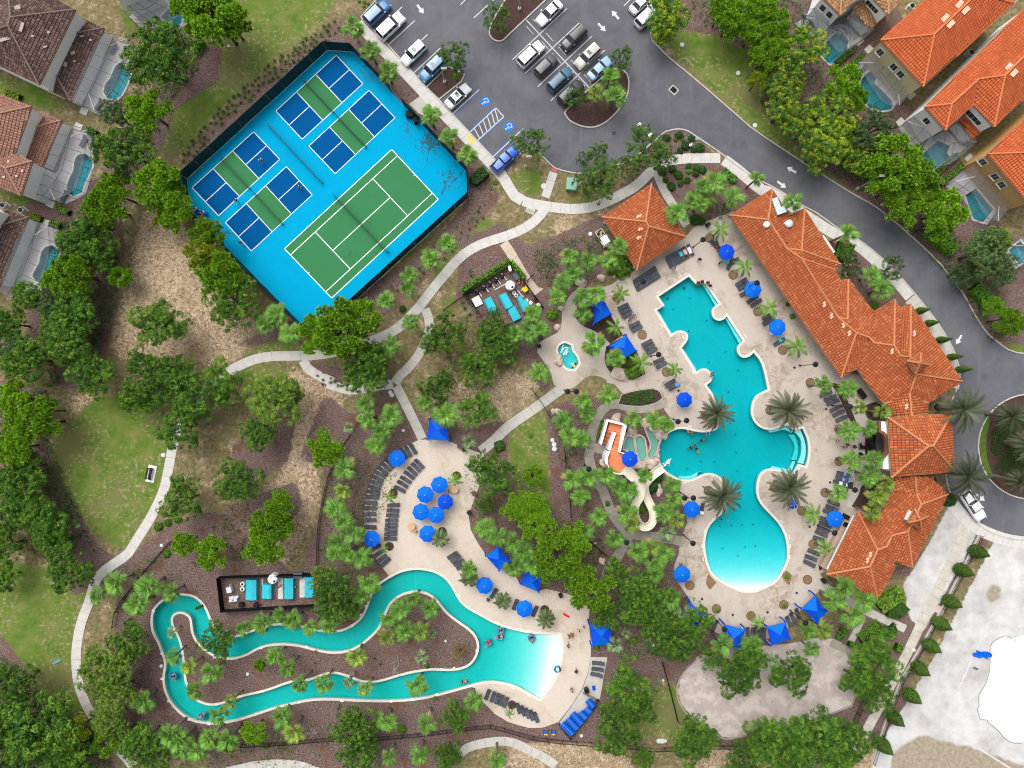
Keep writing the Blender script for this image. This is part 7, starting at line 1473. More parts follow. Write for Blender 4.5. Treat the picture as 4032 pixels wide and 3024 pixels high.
def car(s_, dx, dy, kind, col, label, sc=1.0, sunroof=False, rails=False):
    p = P(s_)[0]; c = W(p, .9); r = empty('pickup_truck' if kind == 'pickup' else 'parked_car', (c.x, c.y, .014), ang(dx, dy)); K = CK[kind]; body = paint(col[0], col[1]); st = K['st']; ring = 12; V = []; F = []
    for x, w, zt in st:
        zb = .24; V += [(x, -w * .86, zb), (x, -w * .97, zb + .12), (x, -w, .55), (x, -w * .985, zt - .16), (x, -w * .9, zt - .02), (x, -w * .5, zt + .02), (x, w * .5, zt + .02), (x, w * .9, zt - .02), (x, w * .985, zt - .16), (x, w, .55), (x, w * .97, zb + .12), (x, w * .86, zb)]
    n = len(st)
    for i in range(n - 1):
        for k in range(ring): F.append((i * ring + k, (i + 1) * ring + k, (i + 1) * ring + (k + 1) % ring, i * ring + (k + 1) % ring))
    F += [tuple(range(ring)), tuple((n - 1) * ring + k for k in range(ring))[::-1]]
    MB().add(V, F).build('body', body, r, True)
    b0, b1, t0, t1, zb, zt = K['cab']; wb, wt = .86, .66 if kind == 'sedan' else .72
    B = [Vector((b0, -wb, zb)), Vector((b0, wb, zb)), Vector((b1, wb, zb)), Vector((b1, -wb, zb))]; T = [Vector((t0, -wt, zt)), Vector((t0, wt, zt)), Vector((t1, wt, zt)), Vector((t1, -wt, zt))]
    MB().add([v - Vector((0, 0, .12)) for v in B] + T, [(0, 1, 5, 4), (1, 2, 6, 5), (2, 3, 7, 6), (3, 0, 4, 7), (4, 5, 6, 7)]).build('cabin', body, r)
    ny = 5; nx = 5; V = []
    for i in range(nx):
        for j in range(ny):
            u, v = i / (nx - 1), j / (ny - 1); x = t0 + .06 + (t1 - t0 - .12) * u; y = -wt + .02 + 2 * (wt - .02) * v; V.append((x, y, zt + .012 + .05 * (1 - (2 * v - 1) ** 2) * (1 - .6 * (2 * u - 1) ** 2)))
    MB().add(V, [(i * ny + j, i * ny + j + 1, (i + 1) * ny + j + 1, (i + 1) * ny + j) for i in range(nx - 1) for j in range(ny - 1)]).build('roof', body, r, True)
    def glass(name, q, inset=.08, out=.02):
        ctr = sum(q, Vector()) / 4; nn = (q[1] - q[0]).cross(q[3] - q[0]).normalized(); nn = nn if nn.dot(ctr - Vector((0, 0, zb))) > 0 else -nn
        MB().add([v.lerp(ctr, inset) + nn * out for v in q], [(0, 1, 2, 3)]).build(name, CGLASS, r)
    glass('windshield', [B[0], B[1], T[1], T[0]], .07); glass('rear_window', [B[2], B[3], T[3], T[2]], .12)
    for sgn, (bi, bj) in ((1, (1, 2)), (-1, (0, 3))):
        for k in range(2 if kind != 'suv' else 3):
            m_ = 2 if kind != 'suv' else 3; f = lambda q0, q1, t: q0.lerp(q1, t); glass('side_window', [f(B[bi], B[bj], k / m_), f(B[bi], B[bj], (k + 1) / m_), f(T[bi], T[bj], (k + 1) / m_), f(T[bi], T[bj], k / m_)], .1)
    if sunroof: MB().box(((t0 * .75 + t1 * .25) - .1, 0, zt + .07), (.55, .8, .02)).build('sunroof', CGLASS, r)
    if rails:
        for y in (-.62, .62): MB().tube([(t0 - .1, y, zt + .08), (t1 + .15, y, zt + .08)], .03, 6).build('roof_rail', TRIM, r)
    if kind == 'pickup': MB().box((-1.68, 0, 1.128), (1.75, 1.6, .03)).build('cargo_bed', TRIM, r)
    for sx in (-1, 1):
        for sy in (-1, 1):
            w = MB().lathe([(.2, -.11), (.34, -.1), (.35, 0), (.34, .1), (.2, .11)], (0, 0, 0), 18, Matrix.Rotation(math.pi / 2, 3, 'X')).build('wheel', TYRE, r); w.location = (sx * K['wx'], sy * .84, .35)
            MB().lathe([(.2, -.02), (.19, .02), (.05, .03)], (0, sy * .1, 0), 12, Matrix.Rotation(-sy * math.pi / 2, 3, 'X')).build('rim', RIMM, w)
    f, b = st[1], st[-2]
    for sy in (-1, 1):
        MB().box((f[0] - .05, sy * f[1] * .72, f[2] - .12), (.3, .36, .13), -sy * .3).build('headlight', LAMPG, r); MB().box((b[0] + .02, sy * b[1] * .82, b[2] - .12), (.14, .26, .2)).build('taillight', TAIL, r); MB().box((b0 - .2, sy * (wb + .16), zb + .06), (.16, .22, .14)).build('mirror', body, r)
    r.scale = (sc, sc, sc); tag(r, label, 'truck' if kind == 'pickup' else 'car', 'vehicles on the asphalt')
cW = ('white car paint', (.72, .73, .75)); cB = ('blue car paint', (.02, .13, .33)); cT = ('steel blue car paint', (.05, .2, .36)); cG = ('graphite car paint', (.045, .048, .055)); cK = ('black car paint', (.01, .011, .013)); cN = ('navy car paint', (.025, .1, .17)); cS = ('beige car paint', (.42, .4, .36)); cL = ('light blue car paint', (.25, .42, .62)); cV = ('vivid blue truck paint', (.01, .1, .5))
car('10 1072,105', .72, -.69, 'suv', cB, 'blue hatchback parked first in the row beside the courts'); car('10 1190,225', .72, -.69, 'suv', cW, 'large white estate car second in the row beside the courts', 1.08); car('10 1388,460', -.72, .69, 'suv', cW, 'white car with sunroof nosing the sidewalk beside the courts', .95, True); car('10 1550,595', -.72, .69, 'suv', cT, 'steel blue car half under the street tree', 1.0, True); car('10 1775,832', .72, -.69, 'sedan', cW, 'white saloon beside the blue parking line', 1.0, True); car('10 2185,1385', .72, -.69, 'pickup', cV, 'vivid blue pickup at the end of the row beside the courts', .95)
car('20 362,105', -.72, .69, 'sedan', cW, 'white saloon parked at the top middle bay', 1.02); car('20 198,470', .72, -.69, 'suv', cW, 'long white car with dark rear window in the middle bays', 1.03); car('20 332,565', .72, -.69, 'suv', cG, 'small dark grey car in the middle bays', .88); car('20 452,688', .72, -.69, 'suv', cN, 'dark blue car with red tail lights in the middle bays', .98, False, True); car('20 548,805', .72, -.69, 'suv', cK, 'black car half hidden under the teardrop island tree', 1.0); car('20 572,328', -.72, .69, 'suv', cK, 'black car with roof rails facing the wheel stop', 1.0, False, True); car('20 692,488', -.72, .69, 'suv', cS, 'beige car with sunroof in the middle bays', .98, True); car('20 800,590', .72, -.69, 'sedan', cL, 'light blue saloon beside the teardrop island', .95)
car('20 1165,12', .72, -.69, 'sedan', cW, 'white car at the top edge beside the yellow tree', .95); car('20 1218,130', .72, -.69, 'suv', cW, 'white car hidden under the yellow tree'); car('32 1842,1085', .55, .83, 'pickup', cW, 'white pickup on the roundabout drive by the clubhouse', .98)
# golf cart beside the pavilion
c = W(P('21 838,420')[0], 1.6); r = empty('golf_cart', (c.x, c.y, 0), ang(.5, .86)); MB().box((0, 0, .45), (2.3, 1.1, .4), taper=.95).build('body', PLAST_W, r); MB().box((.25, 0, 1.85), (1.35, 1.2, .07), taper=.96).build('roof', PLAST_W, r); MB().box((-.3, 0, .75), (.5, 1.0, .25)).build('seat', TRIM, r)
for x in (-.35, .85):
    for y in (-.5, .5): MB().tube([(x, y, .6), (x, y, 1.85)], .025, 6).build('roof_post', TRIM, r)
mb = MB(); mb.box((-1.2, 0, .85), (1.0, 1.2, .05)); mb.build('cargo_box', TRIM, r)
for (px, py, dx, dy) in ((-1.2, .6, 1.0, .06), (-1.2, -.6, 1.0, .06), (-1.7, 0, .06, 1.2), (-.7, 0, .06, 1.2)): MB().box((px, py, 1.02), (dx, dy, .34)).build('cargo_side', PLAST_W, r)
for i in range(4): MB().box((-1.5 + .2 * i, random.uniform(-.3, .3), .95), (.18, .5, .2), .3).build('cargo_item', mm('wood scrap', (.45, .3, .18), .9, .2, 4), r)
for x in (-.8, .8):
    for y in (-.5, .5): MB().lathe([(.08, -.08), (.22, -.07), (.22, .07), (.08, .08)], (x, y, .22), 14, Matrix.Rotation(math.pi / 2, 3, 'X')).build('wheel', TYRE, r)
tag(r, 'white utility cart with open cargo box beside the pavilion', 'golf cart')
# ================================================================ water slide tower and grotto
def Z3(x, y): return (2300 + x / 5.53, 1620 + y / 5.53)
ORANGE = mm('orange deck coating', (.62, .2, .09), .8, .12, 1.5); ORANGE2 = mm('terracotta step', (.5, .13, .05), .8, .15, 2); SLIDE_M = mm('cream slide fibreglass', (.7, .64, .5), .35, .08, 1.0, spec=.5); ROCK = mm('pinkish plaster rock', (.58, .46, .39), .85, .35, 1.4, fine=.3)
T = empty('slide_tower')
def zp(L, h): return [tuple(W(Z3(*q), h)[:2]) for q in L]
MB().prism(zp([(560, 232), (872, 322), (822, 465), (505, 405)], 1.7), 0, 1.7).build('landing', ORANGE, T)
for i in range(7):
    a, b = i / 7, (i + 1) / 7; h = 1.55 - 1.35 * i / 6; f = lambda p, q, t: (p[0] + (q[0] - p[0]) * t, p[1] + (q[1] - p[1]) * t)
    L0, L1, R0, R1 = (508, 408), (405, 702), (640, 440), (512, 742); MB().prism(zp([f(L0, L1, a), f(L0, L1, b), f(R0, R1, b), f(R0, R1, a)], h), 0, h).build('step', ORANGE2 if i % 2 else ORANGE, T)
    h = 1.9 + 1.4 * i / 6; L0, L1, R0, R1 = (700, 452), (632, 782), (822, 468), (742, 812); MB().prism(zp([f(L0, L1, a), f(L0, L1, b), f(R0, R1, b), f(R0, R1, a)], h), 0, h).build('step', ORANGE2 if i % 2 else ORANGE, T)
PL = [(620, 785), (742, 815), (728, 900), (880, 930), (970, 1010), (1030, 1130), (1010, 1240), (900, 1345), (740, 1352), (640, 1310), (560, 1220), (520, 1100), (530, 985), (570, 870)]
MB().prism(zp(PL, 3.4), 0, 3.4).build('platform', ORANGE, T)
def wallz(pts, h0, h1, w=.35, name='wall', mat=STUC_W): strip(MB(), [tuple(W(Z3(*q), h1)[:2]) for q in pts], w, h0, h1).build(name, mat, T)
wallz([(512, 190), (362, 720)], 0, 2.6); wallz([(525, 200), (915, 300)], 0, 2.8); wallz([(905, 305), (765, 890)], 0, 4.0); wallz([(672, 455), (600, 660), (545, 845)], 0, 3.0, .45); wallz([(765, 895), (880, 915), (960, 990)], 3.3, 4.3, .12, 'railing')
wallz(smooth([(560, 870), (515, 985), (505, 1100), (545, 1225), (640, 1325), (740, 1362), (885, 1365)], False, 4), 3.2, 4.3, .12, 'railing'); wallz(smooth([(540, 880), (490, 985), (478, 1090), (500, 1150)], False, 4), 0, 3.9, .3, 'wall')
for q in ((505, 860), (470, 960)):
    c = W(Z3(*q), 2.2); MB().box((c.x, c.y, 2.2), (.12, .6, .8), -.3).build('window', GLASS, T)
tag(T, 'white-walled slide tower with orange stairs and platform', 'slide tower')
def slide():
    r = empty('water_slide'); pts = P('22 1012,762 1060,805 1115,860 1145,915 1152,975 1135,1025 1108,1070 1098,1130 1110,1195 1145,1250 1195,1268 1240,1245 1262,1190 1255,1120 1228,1060 1200,1000 1186,940 1198,880 1240,830 1290,790 1345,752'); sm = smooth(pts, False, 4); n = len(sm); hs_ = [3.55 - 3.2 * (i / (n - 1)) ** .9 for i in range(n)]
    C = [W(p, h) for p, h in zip(sm, hs_)]; V = []; w = .62
    for i, c in enumerate(C):
        d = (C[min(i + 1, n - 1)] - C[max(0, i - 1)]); d.z = 0; d.normalize(); q = Vector((-d.y, d.x, 0)); ww = w * (1.25 if i < 8 else 1.15 if i > n - 14 else 1.0)
        for a, z in ((-1.05, .42), (-1, .45), (-.92, .3), (-.7, .06), (-.35, 0), (0, -.02), (.35, 0), (.7, .06), (.92, .3), (1, .45), (1.05, .42), (1.0, .2), (.7, -.08), (0, -.12), (-.7, -.08), (-1.0, .2)): V.append(c + q * a * ww + Vector((0, 0, z)))
    k = 16; F = [(i * k + j, i * k + (j + 1) % k, (i + 1) * k + (j + 1) % k, (i + 1) * k + j) for i in range(n - 1) for j in range(k)]
    MB().add(V, F).build('flume', SLIDE_M, r, True)
    for sg in (0, 9): MB().tube([V[i * k + sg + (0 if sg else 1)] for i in range(n)], .05, 5).build('rim', PLAST_W, r)
    for i in range(12, n - 10, 12): c = C[i]; MB().tube([(c.x, c.y, 0), (c.x, c.y, c.z - .1)], .12, 8).build('support_column', GPOLE, r)
    tag(r, 'winding cream water slide dropping into the main pool', 'water slide')
slide()
def rock(p, r, seed, lab, zs=.7, lift=0.0):
    bm = bmesh.new(); bmesh.ops.create_icosphere(bm, subdivisions=2, radius=1); rng = np.random.default_rng(seed); ph = rng.uniform(0, 6, 6)
    for v in bm.verts:
        k = 1 + .22 * math.sin(v.co.x * 3 + ph[0]) * math.cos(v.co.y * 2.6 + ph[1]) + .14 * math.sin(v.co.z * 5 + v.co.x * 4 + ph[2]); v.co *= k * r; v.co.z *= zs
        v.co.x *= 1 + .25 * math.sin(ph[3])
    me = bpy.data.meshes.new('rock'); bm.to_mesh(me); bm.free(); me.materials.append(ROCK); c = W(p, r * zs * .6 + lift); o = put('boulder', me); o.location = (c.x, c.y, r * zs * .35 + lift); o.rotation_euler[2] = rng.uniform(0, 6); auto(o, lab, 'rock', p, 'pale sculpted boulders'); return o
for i, p in enumerate(P('22 945,325,45 1080,445,50 1100,480,34 1200,372,44 1225,395,36 1280,430,44 1320,465,40 1355,480,30 1035,610,44 1000,590,30 1115,700,40 1150,735,44 1210,700,40 1255,722,44 1290,690,36 1180,740,40 1300,650,26 1090,740,36 1010,520,26 1015,470,24 1310,560,16 1312,600,16')): rock(p, p[2] / 2.212 * S, i, 'pale pinkish grotto boulder', .75)
for i, p in enumerate(P('22 840,715,44 960,845,40 395,262,24 435,268,36 1308,925,28 1318,970,30 820,1570,34 | 21 635,800,44 470,970,30 460,1022,26 430,1190,34 440,1480,50 980,1600,60 920,745,18 815,760,34 | 12 960,1275,10 | 31 1045,122,16')): rock(p, p[2] / 2.212 * S, 50 + i, 'pale sculpted boulder', .6)
GW = water_material('grotto water', (.9, .22, .3)); GROT = plaster_material('grotto plaster', (.2, .4, .34))
for s_, z, lab in (('22 1045,478 1085,490 1098,560 1112,640 1060,625 1008,590 1018,520', .95, 'top'), ('22 1110,490 1150,478 1185,505 1202,600 1200,675 1165,712 1135,655 1120,570', .65, 'middle'), ('22 1192,400 1245,430 1322,512 1295,600 1285,690 1222,725 1222,640 1248,560 1222,480', .35, 'lowest')):
    poly = ccw(XY(smooth(P(s_), n=3), z)); r = empty('grotto_basin'); MB().prism(offset(poly, .22), -.05, z + .1, [poly]).build('basin_rim', ROCK, r); MB().sheet(poly, z - .28).build('basin_floor', GROT, r); MB().prism(offset(poly, .02), z - .6, z - .06).build('pool_water', GW, r); tag(r, f'{lab} of the three green grotto basins beside the slide tower', 'basin', 'grotto basins')
a, b = [W(p, .5) for p in P('22 1198,520 1225,635')]; o = strip(MB(), [tuple(a[:2]), tuple(b[:2])], .16, .35, .6).build('rescue_board', mm('orange rescue board', (.75, .2, .03), .6, .1, 3)); tag(o, 'orange rescue board lying across the grotto basins', 'board')
FOAM = mm('white water foam', (.8, .84, .84), .9, .05, 4)
def foam(pts_s, n, r0, seed, lab, z=-.105):
    rng = np.random.default_rng(seed); L = P(pts_s); mb = MB()
    for i in range(n):
        t = rng.random() * (len(L) - 1); k = min(len(L) - 2, int(t)); u = t - k; p = (L[k][0] + (L[k + 1][0] - L[k][0]) * u + rng.normal() * 5, L[k][1] + (L[k + 1][1] - L[k][1]) * u + rng.normal() * 5); c = W(p, z); rr = r0 * rng.uniform(.3, 1); mb.lathe([(rr, 0), (rr * .7, .02), (rr * .2, .03)], (c.x, c.y, z + rng.uniform(0, .02)), 7)
    o = mb.build('foam', FOAM); o['kind'] = 'stuff'; o['label'] = lab; o['category'] = 'foam'
foam('22 1355,745 1385,715 1410,685', 46, .12, 1, 'white splash where the slide meets the pool'); foam('21 485,1360 520,1395 500,1430 480,1400 530,1370', 60, .11, 2, 'white bubbles in the upper end of the spa'); foam('21 560,1500 590,1530', 14, .08, 3, 'bubbles at the lower end of the spa')

# ================================================================ black fences
def fence(s_, label, h=1.35, w=.04, step=2.4):
    pts = XY(smooth(P(s_), False, 3), 0); pts = resample(pts, step); r = empty('iron_fence'); n = len(pts); mb = MB()
    for i, p in enumerate(pts): MB().box((p[0], p[1], h / 2), (.08, .08, h + .06)).build('fence_post', STEELB, r)
    for i in range(n - 1):
        a, b = Vector(pts[i]), Vector(pts[i + 1])
        for z in (.15, h - .18, h - .02): MB().tube([(a.x, a.y, z), (b.x, b.y, z)], .03, 4).build('rail', STEELB, r)
        k = int((b - a).length / .13)
        for j in range(1, k): q = a.lerp(b, j / k); mb.box((q.x, q.y, h / 2), (.022, .022, h - .1))
    o = mb.build('pickets', STEELB, r); o['kind'] = 'stuff'; tag(r, label, 'fence', 'black iron fences'); return r
fence('22 200,60 320,230 420,400 490,560 500,740 530,950 545,1130 570,1270 650,1340 750,1420 870,1530 1000,1640', 'black iron fence left of the slide path'); fence('12 915,365 750,620 690,750 640,900 590,1150 570,1300 560,1590', 'black iron fence down the dry slope left of the river deck'); fence('03 2110,1500 2212,1495 | 13 300,1480 600,1450 1060,1440 1500,1400 1900,1350 2090,1335 2212,1372 | 23 250,1440 500,1470 750,1490 1050,1510 1230,1535 1420,1530 1830,1510 2000,1525', 'long black iron fence along the bottom below the river'); fence('23 1340,785 1400,1000 1470,1285', 'black iron fence left of the sand court')
fence('03 1250,20 1160,150 1050,290 1020,400 1010,470', 'black iron fence beside the top palms of the river hook'); fence('02 1500,1395 1400,1510 1270,1659', 'black iron fence beside the round tree near the lawn path'); fence('33 930,1010 840,1180 780,1340', 'black iron fence piece right of the sand court'); fence('11 2000,860 1850,905 1650,1050', 'black fence stub left of the upper pump enclosure', 1.2); fence('21 170,790 220,735', 'black gate across the buff path', 1.3)
# low white wall and railing beside the white yard
r = empty('yard_railing'); q = XY(P('32 1890,1345 | 33 1620,220 1400,620 1200,960 1120,1170 960,1659')); strip(MB(), q, .35, 0, .35).build('wall', CONC_W, r)
for i in range(len(q) - 1):
    a, b = Vector(q[i]), Vector(q[i + 1]); d = (b - a).normalized(); nn = Vector((-d.y, d.x)) * -.8; k = int((b - a).length / 2.0)
    for z, o_ in ((.5, 0), (1.15, 0)): MB().tube([(a.x + nn.x * .1, a.y + nn.y * .1, z), (b.x + nn.x * .1, b.y + nn.y * .1, z)], .035, 5).build('rail', STEELB, r)
    for j in range(k + 1):
        p = a.lerp(b, j / max(1, k)); MB().box((p.x + nn.x * .1, p.y + nn.y * .1, .65), (.07, .07, 1.1)).build('rail_post', STEELB, r)
    mb = MB(); kk = int((b - a).length / .2)
    for j in range(kk): p = a.lerp(b, j / kk); mb.box((p.x + nn.x * .1, p.y + nn.y * .1, .8), (.025, .025, .7))
    o = mb.build('pickets', STEELB, r); o['kind'] = 'stuff'
tag(r, 'low white wall with black railing along the white yard', 'railing')

# ================================================================ pump enclosures
def Z2(x, y): return (1800 + x / 5.53, 1000 + y / 5.53)
def Z5(x, y): return (840 + x / 5.267, 2240 + y / 5.267)
DW = mm('black slat screen', (.012, .01, .01), .8, .2, 3)
def slat_fence(pts, label, h=1.7):
    r = empty('slat_fence'); q = [tuple(W(p)[:2]) for p in pts]
    for i in range(len(q) - 1):
        a, b = Vector(q[i]), Vector(q[i + 1]); n = max(1, round((b - a).length / 2.2)); d = (b - a).normalized(); rz = math.atan2(d.y, d.x)
        for k in range(n):
            p0, p1 = a.lerp(b, k / n), a.lerp(b, (k + 1) / n); m_ = (p0 + p1) / 2; MB().box((p0.x, p0.y, h / 2), (.1, .1, h + .08)).build('fence_post', STEELB, r)
            MB().box((m_.x, m_.y, h / 2 + .02), ((p1 - p0).length - .12, .045, h - .12), rz).build('fence_panel', DW, r)
    tag(r, label, 'fence', 'black equipment fences')
slat_fence([Z2(520, 1345), Z2(180, 850), Z2(1155, 205), Z2(1880, 1200)], 'black slat fence around the upper pump enclosure'); slat_fence([Z5(2110, 80), Z5(150, 145), Z5(235, 835), Z5(2120, 725)], 'black slat fence around the lower pump enclosure')
def cover(Z, x, y, w, l, rz_d, lab, k=5.53, h=.95, off=.22):
    """vinyl pump cover shaped like a small lopsided gable"""
    c = W(Z(x, y), .8); W_, L_ = w / k * S, l / k * S; rz = math.radians(rz_d); r = empty('pump_cover', (c.x, c.y, 0), rz); x0, x1, y0, y1, xr = -W_ / 2, W_ / 2, -L_ / 2, L_ / 2, -W_ / 2 + W_ * off
    V = [(x0, y0, 0), (x1, y0, 0), (x1, y1, 0), (x0, y1, 0), (x0, y0, h * .62), (x1, y0, h * .8), (x1, y1, h * .8), (x0, y1, h * .62), (xr, y0, h), (xr, y1, h)]
    [MB().add([V[i] for i in f], [range(len(f))]).build('side_flap', TEAL, r) for f in ((0, 1, 5, 8, 4), (2, 3, 7, 9, 6), (1, 2, 6, 5), (3, 0, 4, 7))]; [MB().add([V[i] for i in f], [range(4)]).build('top_sheet', TEAL, r) for f in ((4, 8, 9, 7), (8, 5, 6, 9))]; tag(r, lab, 'pump cover', 'turquoise pump covers')
cover(Z2, 720, 1105, 185, 310, 28, 'turquoise pump cover beside the white slab in the upper enclosure'); cover(Z2, 1060, 1025, 185, 335, 28, 'long turquoise pump cover in the middle of the upper enclosure'); cover(Z2, 1245, 1300, 185, 290, 28, 'turquoise pump cover at the lower end of the upper enclosure', off=.85); cover(Z2, 1365, 975, 115, 115, 28, 'smallest turquoise pump cover in the upper enclosure', h=.7); cover(Z2, 1470, 1125, 185, 230, 28, 'short turquoise pump cover at the right of the upper enclosure')
cover(Z5, 775, 440, 225, 420, 0, 'leftmost turquoise pump cover in the lower enclosure', 5.267, off=.6); cover(Z5, 1100, 475, 200, 290, 0, 'small turquoise pump cover in the lower enclosure', 5.267, off=.78); cover(Z5, 1555, 410, 195, 430, 0, 'turquoise pump cover on the white slab in the lower enclosure', 5.267, off=.38); cover(Z5, 1980, 380, 190, 420, 0, 'rightmost turquoise pump cover under the oak', 5.267, off=.35)
def tank(Z, x, y, rr, k, lab, h=1.6):
    c = W(Z(x, y), h); r = empty('storage_tank', (c.x, c.y, 0)); R_ = rr / k * S; MB().lathe([(R_, 0), (R_, h * .9), (R_ * .85, h), (R_ * .2, h * 1.05)], n=28).build('body', PLAST_W, r); MB().lathe([(.2, 0), (.2, .06), (.1, .08)], (R_ * .4, -R_ * .35, h * .99), 14).build('lid', STEELB, r); tag(r, lab, 'tank', 'white storage tanks')
tank(Z2, 1155, 680, 105, 5.53, 'round white tank in the upper pump enclosure'); tank(Z5, 1220, 220, 100, 5.267, 'round white tank in the lower pump enclosure')
def drum(Z, x, y, rr, k, lab, m_=PLAST_W, h=.9, cap=STEELB):
    c = W(Z(x, y), h); r = empty('drum', (c.x, c.y, 0)); R_ = rr / k * S; MB().lathe([(R_ * .9, 0), (R_, .1), (R_, h * .9), (R_ * .8, h)], n=18).build('body', m_, r); MB().lathe([(R_ * .55, h - .01), (R_ * .5, h + .03)], n=14).build('lid', cap, r); tag(r, lab, 'drum', 'drums in the pump enclosures')
drum(Z2, 1240, 845, 40, 5.53, 'upper white drum beside the turquoise covers'); drum(Z2, 1287, 905, 42, 5.53, 'lower white drum beside the smallest cover'); drum(Z5, 598, 320, 48, 5.267, 'upper of two white drums in the lower enclosure'); drum(Z5, 598, 425, 48, 5.267, 'lower of two white drums in the lower enclosure'); drum(Z2, 1435, 645, 26, 5.53, 'small red bucket in the upper enclosure', mm('red plastic', (.55, .02, .03), .5, .1, 4), .5); drum(Z2, 1347, 558, 24, 5.53, 'small yellow bucket in the upper enclosure', mm('pale yellow plastic', (.75, .5, .12), .5, .1, 4), .5); drum(Z2, 1345, 628, 26, 5.53, 'grey bucket in the upper enclosure', GPOLE, .5); drum(Z2, 1405, 792, 20, 5.53, 'white bucket beside the yellow box', PLAST_W, .5); drum(Z5, 350, 345, 26, 5.267, 'pale bucket in the lower enclosure', CONC, .4)
drum(Z5, 865, 765, 56, 5.267, 'dark round bin at the lower fence of the lower enclosure', mm('navy plastic', (.02, .025, .05), .6, .1, 4), .8); drum(Z2, 1685, 1000, 32, 5.53, 'dark red drum in the upper enclosure corner', mm('dark red plastic', (.22, .03, .03), .6, .1, 4), .6); drum(Z5, 950, 733, 22, 5.267, 'red bucket in the lower enclosure', MAT['red plastic'], .4)
def crate(Z, x, y, w, l, rz_d, k, h, m_, lab, name='equipment_box'):
    c = W(Z(x, y), h); r = empty(name, (c.x, c.y, 0), math.radians(rz_d)); w, l = w / k * S, l / k * S; MB().box((0, 0, h * .45), (w, l, h * .9)).build('body', m_, r); MB().box((0, 0, h * .95), (w * 1.04, l * 1.04, h * .1)).build('lid', m_, r); tag(r, lab, 'box', 'boxes in the pump enclosures')
crate(Z2, 1480, 770, 100, 100, 30, 5.53, .7, mm('yellow plastic', (.8, .5, .01), .5, .08, 4), 'bright yellow box in the upper enclosure'); crate(Z2, 1290, 480, 105, 150, 30, 5.53, .8, mm('slate plastic', (.09, .11, .15), .6, .1, 4), 'slate grey bench box in the upper enclosure'); crate(Z2, 1145, 310, 60, 110, 15, 5.53, 1.2, PLAST_W, 'white cabinet in the top corner of the upper enclosure'); crate(Z2, 435, 1030, 170, 200, 28, 5.53, .3, PLAST_W, 'white slab unit at the left of the upper enclosure'); crate(Z2, 1775, 1105, 75, 75, 30, 5.53, .8, PLAST_W, 'white box near the red drum'); crate(Z2, 1525, 1005, 40, 60, 30, 5.53, .6, PLAST_W, 'small white box beside the short cover'); crate(Z2, 1600, 1060, 70, 70, 45, 5.53, .4, PLAST_W, 'white pump block near the red drum'); crate(Z2, 1800, 1185, 60, 80, 40, 5.53, .4, mm('grey plastic', (.4, .4, .4), .6, .1, 4), 'grey box at the lower corner of the upper enclosure')
crate(Z5, 320, 440, 100, 110, 10, 5.267, .9, mm('light grey cabinet', (.55, .57, .6), .5, .06, 4), 'light grey cabinet in the lower enclosure'); crate(Z5, 1395, 410, 105, 420, 0, 5.267, .12, mm('dirty white slab', (.5, .49, .47), .8, .2, 1.5), 'white slab beside the third cover of the lower enclosure', 'base_slab'); crate(Z5, 1840, 385, 100, 400, 0, 5.267, .12, MAT['dirty white slab'], 'white slab beside the rightmost cover', 'base_slab'); crate(Z5, 1750, 140, 170, 110, 0, 5.267, .9, mm('dark grey cabinet', (.12, .14, .17), .5, .1, 4), 'dark grey square unit in the lower enclosure'); crate(Z5, 570, 755, 90, 90, 0, 5.267, .7, STEELB, 'black box at the lower fence of the lower enclosure'); crate(Z5, 1690, 380, 60, 40, 0, 5.267, .4, mm('green valve box', (.06, .2, .12), .6, .1, 4), 'green valve box between the covers')
for (x, y) in ((370, 600), (470, 590), (370, 660), (440, 655)): crate(Z5, x, y, 90, 50, 15, 5.267, .5, MAT['light grey cabinet'], {(370, 600): 'upper left', (470, 590): 'upper right', (370, 660): 'lower left', (440, 655): 'lower right'}[(x, y)] + ' of four grey pallets in the lower enclosure', 'pallet')
for i, (x, y) in enumerate(((440, 845), (590, 750), (720, 665), (855, 575), (985, 490))):
    c = W(Z2(x, y), .4); r = empty('pump', (c.x, c.y, 0), math.radians(32)); MB().box((0, 0, .04), (.8, .6, .08)).build('pad', STEELB, r); MB().tube([(-.35, 0, .35), (.25, 0, .35)], .17, 12).build('motor', mm('pump black', (.03, .034, .045), .5, .2, 6), r); MB().lathe([(.2, .08), (.2, .5), (.1, .55)], (.2, .12, 0), 12).build('strainer', STEELB, r); MB().tube([(.25, -.1, .3), (.3, -.5, .12), (.3, -.85, .12)], .07, 8).build('pipe', PLAST_W, r); MB().tube([(.2, .12, .5), (.1, .45, .6), (0, .6, .1)], .05, 8).build('pipe', PLAST_W, r); auto(r, 'black pool pump with white pipe', 'pump', Z2(x, y), 'pumps in the upper enclosure', 'in the upper enclosure row')
for a_, b_, Z, lab in (((1040, 660), (820, 785), Z2, 'white pipe left of the upper tank'), ((1315, 795), (1445, 945), Z2, 'white pipe right of the drums'), ((1020, 190), (1020, 330), Z5, 'white pipe above the small cover of the lower enclosure'), ((905, 250), (905, 650), Z5, 'thin pale pipe beside the leftmost cover')):
    o = MB().tube([W(Z(*a_)) + Vector((0, 0, .1)), W(Z(*b_)) + Vector((0, 0, .1))], .07, 8).build('pipe', PLAST_W); tag(o, lab, 'pipe')

